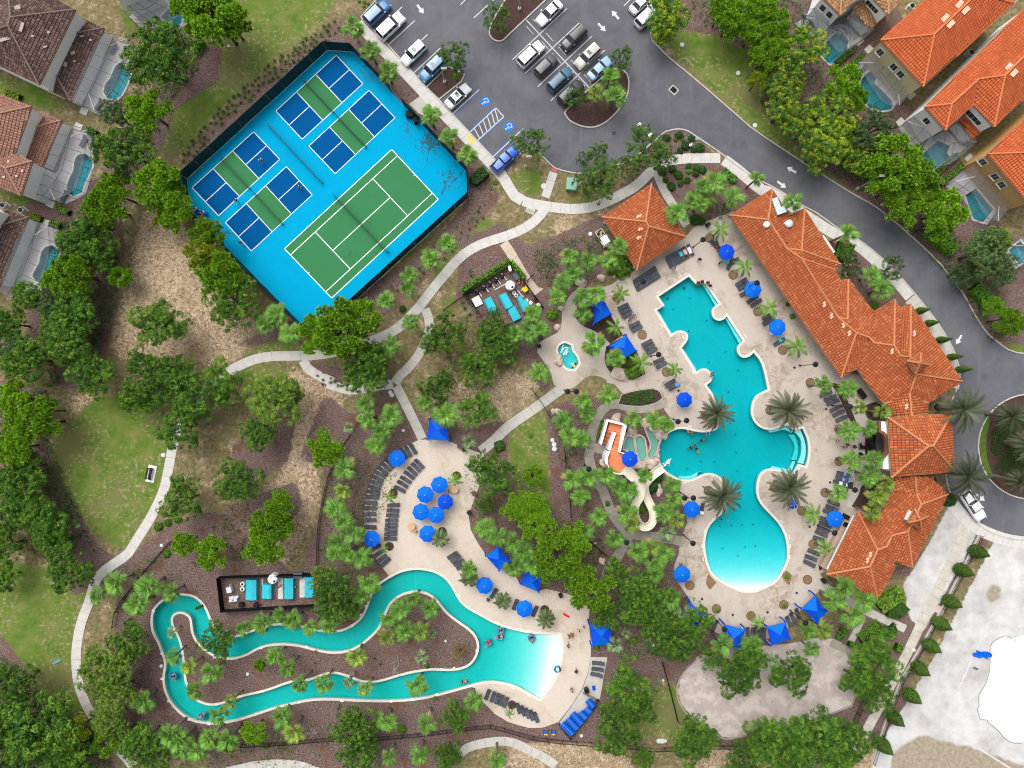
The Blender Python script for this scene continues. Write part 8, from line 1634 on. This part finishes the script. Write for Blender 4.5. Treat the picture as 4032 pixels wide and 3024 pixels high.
# ================================================================ floating tubes and their rack
TUBE = mm('clear blue vinyl tube', (.0, .1, .5), .25, .15, 3, spec=.6); TUBE2 = mm('aqua vinyl tube', (.0, .17, .42), .25, .15, 3, spec=.6)
def torus_mesh(name, R_, r_, mat, n=22, m=9):
    V = [((R_ + r_ * math.cos(b)) * math.cos(a), (R_ + r_ * math.cos(b)) * math.sin(a), r_ * math.sin(b)) for a in np.linspace(0, 2 * math.pi, n, endpoint=False) for b in np.linspace(0, 2 * math.pi, m, endpoint=False)]
    return MB().add(V, [(i * m + j, ((i + 1) % n) * m + j, ((i + 1) % n) * m + (j + 1) % m, i * m + (j + 1) % m) for i in range(n) for j in range(m)]).mesh(name, mat, True)
TM = torus_mesh('tube', .43, .17, TUBE); TMF = torus_mesh('tube', .45, .17, TUBE2)
def Z6(x, y): return (2150 + x / 4.74, 2570 + y / 4.74)
for (x0, y0, x1, y1, n, nm) in ((790, 890, 890, 1005, 5, 'top'), (755, 1040, 828, 1115, 5, 'second'), (650, 1118, 748, 1222, 5, 'third'), (500, 1135, 668, 1322, 7, 'fourth'), (415, 1232, 578, 1412, 7, 'fifth'), (310, 1322, 492, 1512, 7, 'lowest')):
    for i in range(n):
        t = i / (n - 1); p = Z6(x0 + (x1 - x0) * t, y0 + (y1 - y0) * t); c = W(p, .6); o = put('swim_tube', TM); o.location = (c.x, c.y, .62 + .03 * (n - i)); az = ang(x1 - x0, y1 - y0); o.rotation_euler = Euler((0, math.radians(-58), az + math.pi)); o.scale = (1, 1, 1.0)
        auto(o, 'blue swim tube', 'swim tube', p, 'blue swim tubes', f'in the {nm} row of the tube rack')
r = empty('tube_rack')
for pts in ([(240, 1320), (455, 1590)], [(695, 730), (975, 865)], [(455, 1590), (980, 870)]):
    a, b = [W(Z6(*q)) for q in pts]
    for z in (.25, .8): MB().tube([(a.x, a.y, z), (b.x, b.y, z)], .04, 6).build('rail', STEELB, r)
    for k in range(4): q = a.lerp(b, k / 3); MB().tube([(q.x, q.y, 0), (q.x, q.y, .85)], .04, 6).build('rack_post', STEELB, r)
tag(r, 'black metal rack holding the blue swim tubes', 'rack')
c = W(Z6(760, 715), .9); o = empty('waste_bin', (c.x, c.y, 0), .5); MB().box((0, 0, .5), (.65, .65, 1.0)).build('body', mm('dark grey bin', (.05, .052, .055), .6, .1, 4), o); MB().box((0, 0, 1.02), (.72, .72, .08)).build('lid', STEELB, o); tag(o, 'dark grey bin beside the tube rack', 'bin')
c = W(Z6(895, 668), .3); o = MB().box((0, 0, .15), (.5, .7, .3), .2, taper=.8).build('kickboard_tub', BLUE2); o.location = (c.x, c.y, .05); tag(o, 'small blue tub on the tube pad', 'tub')
for s_, lab in (('12 1828,598', 'black bin at the top right of the river deck'), ('12 1873,1148', 'black bin at the right edge of the river deck'), ('23 460,212', 'black bin below the cabana of the river bend'), ('12 1790,570', 'brown pot beside the top cabana'), ('12 1918,982', 'brown pot at the right edge of the river deck'), ('21 272,1355', 'black bin at the left edge of the spa deck'), ('21 1745,295', 'dark chair box at the top of the pool deck'), ('33 545,85', 'black bin at the lower gate of the pool deck')):
    c = W(P(s_)[0], .8); o = empty('planter_pot' if 'pot' in lab else 'waste_bin', (c.x, c.y, .05), .5)
    if 'pot' in lab: MB().lathe([(.28, 0), (.4, .6), (.42, .65), (.34, .62)], n=18).build('pot', RIM, o); MB().lathe([(.34, .56), (.1, .6)], n=14).build('soil', MULCH, o); tag(o, lab, 'pot')
    else: MB().box((0, 0, .45), (.55, .55, .9)).build('body', STEELB, o); MB().box((0, 0, .93), (.6, .6, .08)).build('lid', LFRAME, o); tag(o, lab, 'bin')
for p in P('32 558,245 592,883 415,1270 | 23 1690,240 1957,378 | 33 302,187 48,355 | 31 283,1543 | 22 1485,85'):
    c = W(p); MB().box((c.x, c.y, .049), (.34, .34, .008), .6).build('deck_drain', STEELB, deck1)
# small service lids in lawns and beds
for p in P('20 1518,388,24 2005,635,24 2152,1090,24 312,1620,30 | 02 1420,645,24 1405,1432,18 | 12 1187,100,22 1200,123,24 1300,432,18 | 13 935,380,16 1743,845,16 1668,608,14 | 03 1403,825,18 2155,895,18 | 23 640,1432,18 1262,622,18 1270,645,16 1352,950,14 1315,1478,26 1345,1480,26 1370,1478,18 | 22 387,515,22 402,553,26 405,592,26 762,1416,14 | 21 718,378,22 | 33 1325,685,20 | 00 1990,400,14 2140,205,14'):
    c = W(p, .1); rr = p[2] / 2.212 * S * .8; o = MB().lathe([(rr, 0), (rr, .1), (rr * .8, .13)], n=14).build('valve_cover', mm('pale utility plastic', (.55, .6, .56), .7, .1, 4)); o.location = (c.x, c.y, 0); auto(o, 'small pale utility cover', 'utility cover', p, 'small utility covers')
def box_thing(s_, w, l, h, rz, m_, name, lab, cat, zz=0):
    c = W(P(s_)[0], h); r = empty(name, (c.x, c.y, zz), rz); MB().box((0, 0, h * .46), (w, l, h * .92)).build('body', m_, r); MB().box((0, 0, h * .96), (w * 1.05, l * 1.05, h * .08)).build('lid', m_, r); tag(r, lab, cat); return r
box_thing('20 555,1598', 1.6, 1.8, 1.2, -.1, mm('transformer green', (.2, .38, .3), .6, .08, 3), 'transformer_box', 'pale green transformer box beside the red crossing panel', 'utility box'); box_thing('20 1245,1172', .8, .5, .9, .7, PLAST_W, 'meter_cabinet', 'white cabinet under the trees at the driveway bend', 'cabinet'); box_thing('20 1145,1085', .6, .5, .8, .7, PLAST_W, 'meter_cabinet', 'small white cabinet beside the car park bend', 'cabinet'); box_thing('20 1590,1262', .35, .3, .8, 0, PLAST_W, 'bollard_light', 'white bollard in the shrub bed', 'bollard')
# gate bins on the court, bench, boards, tarp
box_thing('10 1353,988', 1.2, .8, 1.2, -.1, STEELB, 'court_cart', 'black cart inside the gate of the blue courts', 'cart', .03); box_thing('10 1402,1045', .6, .7, 1.1, .3, STEELB, 'court_bin', 'black bin beside the gate of the blue courts', 'bin', .03)
c = W(P('02 1318,808')[0]); rz = ang(-.2, .98); o = MB().box((0, 0, .03), (2.75, 1.35, .1)).build('bench_pad', mm('bright concrete', (.66, .66, .65), .85, .08, 1.5)); o.location = (c.x, c.y, 0); o.rotation_euler[2] = rz; struct(o)
c = W(P('02 1305,808')[0], .4); r = empty('park_bench', (c.x, c.y, .08), rz)
for k in range(5): MB().box((0, -.12 + .11 * k, .45), (1.9, .085, .04)).build('seat_slat', STEELB, r)
for k in range(4): MB().box((0, -.24 - .03 * k, .56 + .1 * k), (1.9, .035, .075)).build('back_slat', STEELB, r)
for x in (-.85, .85): MB().box((x, .05, .22), (.06, .5, .44)).build('leg', STEELB, r); MB().box((x, 0, .62), (.06, .55, .05)).build('armrest', STEELB, r)
tag(r, 'black slatted bench on a white pad beside the lawn path', 'bench')
def board(s_, l, w, col, dx, dy, lab, z=.1, name='float_board', cat='float'):
    p = P(s_)[0]; c = W(p, z); poly = [(l / 2 * math.cos(a) * (abs(math.cos(a)) ** -.4 if abs(math.cos(a)) > .01 else 1), w / 2 * math.sin(a)) for a in np.linspace(0, 2 * math.pi, 20, endpoint=False)]; o = MB().prism(poly, -.05, .05).build(name, mm('foam %.2f %.2f %.2f' % col, col, .6, .1, 3)); o.location = (c.x, c.y, z); o.rotation_euler[2] = ang(dx, dy); tag(o, lab, cat)
board('23 508,383', 1.3, .35, (.6, .02, .03), .85, .5, 'red rescue float on the river deck')
for s_, lab in (('23 330,1405', 'left blue and yellow beach chair beside the bottom fence'), ('23 396,1405', 'right blue and yellow beach chair beside the bottom fence')):
    c = W(P(s_)[0], .3); r = empty('beach_chair', (c.x, c.y, 0)); MB().box((0, .02, .3), (.6, .55, .05)).build('seat', BLUE, r); MB().box((0, -.3, .34), (.6, .14, .05)).build('front_band', MAT['yellow plastic'], r)
    for x in (-.33, .33): MB().box((x, .05, .3), (.05, .8, .05)).build('armrest', STEELB, r); MB().box((x, 0, .15), (.04, .5, .28)).build('leg', STEELB, r)
    tag(r, lab, 'chair')
bm = bmesh.new(); bmesh.ops.create_grid(bm, x_segments=14, y_segments=9, size=1.0)
for v in bm.verts: v.co = Vector((v.co.x * 1.3 + .2 * math.sin(v.co.y * 3), v.co.y * .55 + .25 * math.sin(v.co.x * 2.2), .2 + .14 * math.sin(v.co.x * 7 + v.co.y * 4) + .08 * math.cos(v.co.y * 9)))
me = bpy.data.meshes.new('tarp'); bm.to_mesh(me); bm.free(); me.materials.append(BLUE); c = W(P('33 1915,722')[0]); o = put('tarp', me); o.location = (c.x, c.y, 0); o.rotation_euler[2] = -.4; tag(o, 'crumpled blue tarp in the white yard', 'tarp')
o = MB().prism(XY(P('33 1520,290 1600,315 1570,385 1495,345')), 0, .03).build('paver_pad', mm('pink pavers', (.5, .38, .36), .9, .3, 5)); tag(o, 'small pad of pinkish pavers beside the cypress row', 'paving')
board('03 495,785', 1.6, .45, (.12, .3, .32), .85, -.4, 'teal board lying on the lower left lawn', .08, 'teal_board', 'board')
# pool ladders and rails
for s_, dx, dy in (('22 1775,115', .5, .8), ('22 1730,450', 1, 0), ('22 1810,830', 1, .3), ('21 1320,1015', .8, -.5)):
    c = W(P(s_)[0]); a = ang(dx, dy); mb = MB(); d = Vector((math.cos(a), math.sin(a), 0)); q = Vector((-d.y, d.x, 0))
    for e in (-.25, .25): b0 = c + d * e; mb.tube([b0 - q * .5 + Vector((0, 0, .05)), b0 - q * .4 + Vector((0, 0, .8)), b0 + q * .2 + Vector((0, 0, .8)), b0 + q * .35 + Vector((0, 0, -.5))], .03, 6)
    mb.build('grab_rail', mm('steel tube', (.6, .62, .64), .25, .05, 3, metallic=.8), MP)

# ================================================================ people
def skin_mesh(V, E, R_, mat, sub=1):
    me = bpy.data.meshes.new('body'); me.from_pydata(V, E, []); o = bpy.data.objects.new('tmp', me); COL.objects.link(o); sk = o.modifiers.new('s', 'SKIN'); sv = me.skin_vertices[0].data
    for i, r_ in enumerate(R_): sv[i].radius = r_ if isinstance(r_, tuple) else (r_, r_); sv[i].use_root = (i == 0)
    ss = o.modifiers.new('u', 'SUBSURF'); ss.levels = sub; ss.render_levels = sub
    dg = bpy.context.evaluated_depsgraph_get(); m2 = bpy.data.meshes.new_from_object(o.evaluated_get(dg)); bpy.data.objects.remove(o); bpy.data.meshes.remove(me); m2.materials.clear(); m2.materials.append(mat); m2.polygons.foreach_set('use_smooth', [True] * len(m2.polygons)); return m2
SKIN = mm('skin', (.45, .25, .17), .6, .05, 4); SKIN2 = mm('tan skin', (.3, .155, .1), .6, .05, 4); HAIR = mm('dark hair', (.03, .02, .015), .6, .2, 8); HAIR2 = mm('fair hair', (.3, .2, .1), .6, .2, 8)
BONE_E = [(0, 1), (1, 2), (2, 3), (3, 4), (2, 5), (5, 6), (6, 7), (7, 8), (2, 9), (9, 10), (10, 11), (11, 12), (0, 13), (13, 14), (14, 15), (15, 16), (0, 17), (17, 18), (18, 19), (19, 20)]
BONE_R = [.13, (.135, .11), (.15, .11), .06, .105, .065, .05, .04, .045, .065, .05, .04, .045, .095, .068, .045, .04, .095, .068, .045, .04]
def pose(kind):
    st = [(0, 0, .95), (0, 0, 1.15), (0, 0, 1.36), (0, 0.01, 1.5), (0, .03, 1.64)]
    if kind == 'walk': return st + [(.19, 0, 1.4), (.25, -.12, 1.15), (.24, .02, .95), (.23, .09, .9), (-.19, 0, 1.4), (-.25, .12, 1.15), (-.24, .24, .98), (-.23, .31, .95), (.1, 0, .9), (.1, .2, .5), (.1, .15, .08), (.1, .29, .04), (-.1, 0, .9), (-.1, -.05, .5), (-.1, -.3, .15), (-.1, -.2, .06)]
    if kind == 'stand': return st + [(.19, 0, 1.4), (.28, .02, 1.14), (.3, .12, .92), (.3, .17, .86), (-.19, 0, 1.4), (-.28, .02, 1.14), (-.3, .12, .92), (-.3, .17, .86), (.1, 0, .9), (.11, .02, .5), (.12, 0, .08), (.13, .13, .04), (-.1, 0, .9), (-.11, .02, .5), (-.12, 0, .08), (-.13, .13, .04)]
    if kind == 'float':  # lying back, seat in the ring
        return [(0, 0, .12), (0, -.18, .2), (0, -.38, .3), (0, -.5, .38), (0, -.6, .48), (.2, -.36, .32), (.42, -.28, .3), (.5, -.05, .3), (.5, .05, .3), (-.2, -.36, .32), (-.42, -.28, .3), (-.5, -.05, .3), (-.5, .05, .3), (.1, .06, .14), (.13, .42, .34), (.12, .8, .2), (.12, .9, .26), (-.1, .06, .14), (-.13, .42, .34), (-.12, .8, .2), (-.12, .9, .26)]
    if kind == 'swim':
        return [(0, 0, -.05), (0, .2, -.02), (0, .42, .02), (0, .55, .1), (0, .66, .2), (.2, .42, .02), (.42, .55, -.03), (.38, .8, -.02), (.36, .9, -.02), (-.2, .42, .02), (-.42, .55, -.03), (-.38, .8, -.02), (-.36, .9, -.02), (.1, -.05, -.08), (.14, -.48, -.15), (.12, -.9, -.15), (.12, -1.0, -.12), (-.1, -.05, -.08), (-.14, -.48, -.22), (-.12, -.9, -.12), (-.12, -1.0, -.1)]
    if kind == 'sit':
        return [(0, 0, .5), (0, -.03, .7), (0, -.04, .92), (0, -.02, 1.06), (0, .01, 1.2), (.19, -.04, .95), (.27, .02, .7), (.22, .25, .6), (.2, .32, .58), (-.19, -.04, .95), (-.27, .02, .7), (-.22, .25, .6), (-.2, .32, .58), (.1, .05, .48), (.11, .45, .5), (.11, .5, .1), (.11, .63, .05), (-.1, .05, .48), (-.11, .45, .5), (-.11, .5, .1), (-.11, .63, .05)]
PM = {}
for k in ('walk', 'stand', 'float', 'swim', 'sit'):
    V = pose(k); body = skin_mesh(V, BONE_E, BONE_R, SKIN)
    shirt = skin_mesh([V[0], V[1], V[2], V[5], V[6], V[9], V[10]], [(0, 1), (1, 2), (2, 3), (3, 4), (2, 5), (5, 6)], [.15, (.155, .13), (.17, .13), .088, .07, .088, .07], SKIN)
    shorts = skin_mesh([V[0], V[13], tuple((Vector(V[13]) * .4 + Vector(V[14]) * .6)), V[17], tuple((Vector(V[17]) * .4 + Vector(V[18]) * .6))], [(0, 1), (1, 2), (0, 3), (3, 4)], [.155, .118, .098, .118, .098], SKIN)
    hd = Vector(V[4]); up_ = (hd - Vector(V[3])).normalized(); bm = bmesh.new(); bmesh.ops.create_icosphere(bm, subdivisions=2, radius=.122)
    bmesh.ops.delete(bm, geom=[v for v in bm.verts if v.co.dot(up_) < -.03 and v.co.y > -.05], context='VERTS'); bmesh.ops.translate(bm, verts=bm.verts, vec=hd + up_ * .03); hm = bpy.data.meshes.new('hair'); bm.to_mesh(hm); bm.free(); hm.materials.append(HAIR)
    PM[k] = (body, shirt, shorts, hm)
def person(s_, kind, dx, dy, label, top=None, bottom=(.03, .03, .05), skin=SKIN, hair=HAIR, z=.05, sc=1.0):
    p = P(s_)[0]; c = W(p, {'walk': .9, 'stand': .9, 'sit': .6}.get(kind, .1)); r = empty('person', (c.x, c.y, z), ang(dx, dy) - math.pi / 2); body, shirt, shorts, hm = PM[kind]
    def part(n, me, m_):
        o = put(n, me, r); o.material_slots[0].link = 'OBJECT'; o.material_slots[0].material = m_
    part('body', body, skin); part('hair', hm, hair)
    if top: part('shirt', shirt, mm('cloth %.2f %.2f %.2f' % top, top, .9, .1, 8))
    if bottom: part('shorts', shorts, mm('cloth %.2f %.2f %.2f' % bottom, bottom, .9, .1, 8))
    r.scale = (sc,) * 3; tag(r, label, 'person', 'people around the pools and courts')
PW = (.7, .7, .7); PBK = (.02, .02, .025)
person('10 60,1395', 'walk', .7, .7, 'person in white playing on the far left dark blue court', PW, PBK, z=.04); person('10 388,1620', 'walk', -.6, .7, 'person in light clothes playing on the lower left dark blue court', (.55, .5, .45), PBK, z=.04); person('01 2055,85', 'walk', .7, .6, 'person in grey walking between the left pickleball courts', (.45, .48, .5), PBK, z=.04); person('01 2095,450', 'walk', .6, .8, 'person at the lower end of the lower left court', (.35, .42, .5), PBK, z=.04)
person('01 1712,165', 'stand', .5, .5, 'person in white top standing at the left court fence', PW, (.05, .08, .2), z=.03); person('01 1775,190', 'sit', -.8, .3, 'person in white sitting on a chair by the left court fence', PW, PBK, z=.03); person('01 1735,205', 'sit', .8, .5, 'person in blue sitting by the left court fence', (.03, .08, .3), PBK, z=.03); person('01 1765,255', 'sit', .8, .5, 'person in black sitting lower on the left court fence', PBK, PBK, z=.03); person('01 1812,300', 'stand', .6, .4, 'person with orange cap beside the left court fence', (.02, .03, .08), PBK, SKIN, mm('orange cap', (.7, .15, .02), .8, .05, 5), z=.03)
for s_, lab, a in (('01 1800,205', 'dark folding chair beside the people at the left court fence', .3), ('01 1745,235', 'blue folding chair by the left court fence', .9), ('01 1720,185', 'navy folding chair at the left court fence', .6)):
    c = W(P(s_)[0], .4); r = empty('folding_chair', (c.x, c.y, .03), a); MB().box((0, 0, .42), (.5, .5, .04)).build('seat', BLUE2, r); MB().box((-.25, 0, .68), (.05, .5, .45)).build('backrest', BLUE2, r)
    for x in (-.2, .2):
        for y in (-.22, .22): MB().tube([(x, y, .42), (-x, y, 0)], .015, 5).build('leg', STEELB, r)
    tag(r, lab, 'chair')
person('21 1668,600', 'walk', -.4, .9, 'dark-clothed person walking between pavilion and pool', PBK, PBK, SKIN2); person('21 1445,678', 'stand', .3, .9, 'person in blue standing below the pavilion loungers', (.2, .35, .65), (.2, .35, .6)); person('21 1820,495', 'sit', .5, .8, 'person in red beside the top clubhouse umbrella', (.5, .03, .03), PBK); person('21 1842,545', 'sit', .6, .7, 'person in pale top beside the top clubhouse umbrella', (.6, .5, .5), PBK); person('21 1845,632', 'stand', .6, .7, 'person in black below the top clubhouse umbrella', PBK, PBK)
person('21 1550,568', 'sit', -.4, .9, 'person sitting on the lounger row right of the pavilion', (.15, .13, .13), PBK, SKIN2, sc=.95); person('21 1700,790', 'sit', -.7, .5, 'left dark-haired person sitting on the pool corner step', None, PBK, SKIN2, z=-.3); person('21 1665,800', 'sit', -.6, .6, 'person sitting lower on the pool corner step', None, (.1, .03, .03), SKIN2, z=-.3); person('21 1745,800', 'sit', -.6, .6, 'person in blue shirt sitting at the pool corner', (.02, .2, .55), PBK, z=-.15); person('21 1762,828', 'stand', -.5, .8, 'person standing behind the pool corner bench', PBK, PBK, SKIN2, z=-.1)
person('21 1060,1110', 'sit', .9, -.3, 'person in blue on the loungers between the cabanas', (.02, .15, .5), PBK); person('21 1085,1085', 'sit', .9, -.3, 'person in pale blue on the loungers between the cabanas', (.3, .5, .7), (.3, .4, .6)); person('21 1045,1140', 'sit', .9, -.3, 'person in white on the loungers between the cabanas', PW, (.5, .3, .25)); person('21 1775,1610', 'stand', .6, .5, 'person in blue at the rounded pool edge', (.02, .15, .5), (.02, .1, .4), z=-.1); person('21 1778,1585', 'stand', .3, .8, 'pale person at the rounded pool edge', None, (.3, .1, .1), z=-.1)
person('22 1605,580', 'swim', .7, -.5, 'left swimmer in the middle of the pool', None, PBK, SKIN2, z=-.4); person('22 1655,600', 'swim', .4, .8, 'swimmer with pale cap in the middle of the pool', None, PBK, SKIN, HAIR2, z=-.4); person('22 1700,520', 'swim', .8, -.4, 'upper swimmer in the middle of the pool', None, PBK, SKIN2, z=-.42); person('22 1580,435', 'sit', .3, .9, 'left person sitting on the pool bench under the palms', None, (.6, .6, .6), SKIN, z=-.55); person('22 1612,450', 'sit', .2, .9, 'right person sitting on the pool bench under the palms', None, (.35, .05, .2), SKIN, z=-.55); person('22 1850,1200', 'stand', .3, -.9, 'dark-haired person at the pool edge under the left date palm', None, PBK, SKIN2, z=-.1); person('22 1498,1595', 'sit', .9, .3, 'person with blue towel beside the lower left umbrella', (.05, .3, .55), PBK)
person('32 660,520', 'walk', -.9, 0, 'child in yellow walking by the clubhouse entry', (.5, .42, .08), PBK, SKIN2, sc=.8); person('32 718,575', 'walk', -.9, .1, 'person in grey by the clubhouse entry', (.3, .28, .3), PBK); person('32 740,553', 'walk', -.9, 0, 'person in dark red by the clubhouse entry', (.28, .02, .04), PBK); person('32 803,572', 'walk', -.9, 0, 'person in black by the clubhouse entry', PBK, PBK, SKIN2); person('32 882,545', 'stand', -.9, .2, 'person in magenta beside the black table', (.5, .05, .35), PW)
person('23 560,550', 'walk', -.8, .4, 'person in red on the river deck near the beach', (.5, .03, .02), (.4, .02, .02), SKIN2); person('23 535,562', 'walk', -.8, .4, 'dark-haired person on the river deck near the beach', None, PBK, SKIN2); person('23 525,645', 'walk', .3, .9, 'tanned person walking to the beach of the river', None, PBK, SKIN2); person('23 618,518', 'walk', .8, -.4, 'small person in white on the river deck', PW, PBK, sc=.75); person('23 660,485', 'walk', .3, -.9, 'child in pink on the river deck by the blue cabana', (.6, .25, .25), (.5, .1, .1), sc=.75); person('23 595,868', 'walk', -.4, -.9, 'person in black swimwear walking beside the beach', PBK, PBK, SKIN2); person('23 555,1028', 'stand', .5, .8, 'tanned person standing near the tube pad', None, PBK, SKIN); person('13 2042,240', 'sit', -.3, .9, 'dark-haired person by the umbrella above the river bend', PBK, PBK, SKIN2)
def tuber(s_, dx, dy, tlab, plab=None, **kw):
    p = P(s_)[0]; c = W(p); o = put('swim_tube', TMF); o.location = (c.x, c.y, -.06); tag(o, tlab, 'swim tube', 'swim tubes on the river')
    if plab: person(s_, 'float', dx, dy, plab, z=-.16, **kw)
tuber('03 1510,913', .3, .9, 'swim tube floating in the left river channel', 'person lying in a tube in the left river channel', skin=SKIN); tuber('03 1757,1257', .7, -.7, 'swim tube floating at the bottom bend of the river', 'person lying in a tube at the bottom bend', bottom=(.03, .1, .4)); tuber('13 2150,510', .4, .9, 'upper swim tube of the pair in the wide river pool', 'person lying in the upper tube of the pair', skin=SKIN); tuber('13 2140,570', -.9, .2, 'lower swim tube of the pair in the wide river pool', 'person lying in the lower tube of the pair', skin=SKIN); tuber('13 2040,622', -.3, .5, 'swim tube with the rider in red', 'person in red lying in a river tube', top=(.5, .02, .03), bottom=(.4, .02, .03)); tuber('23 207,582', -.2, -.9, 'swim tube nearest the beach of the river', 'person lying in the tube near the beach', skin=SKIN2)
tuber('23 432,852', 0, 1, 'empty swim tube tilted at the white beach edge'); person('23 452,848', 'stand', -.9, .2, 'person holding a tube at the white beach edge', PBK, PBK, SKIN2, z=-.05); person('13 1822,968', 'swim', .8, -.2, 'swimmer in pink at the lower river junction', (.6, .06, .15), PBK, z=-.15); person('21 585,1515', 'swim', -.5, .6, 'person in yellow in the spa', (.6, .6, .05), PBK, z=-.12); person('13 228,125', 'stand', .5, .7, 'worker in pink on the slab of the lower pump enclosure', (.5, .12, .2), PBK, z=.1)
resolve_labels()
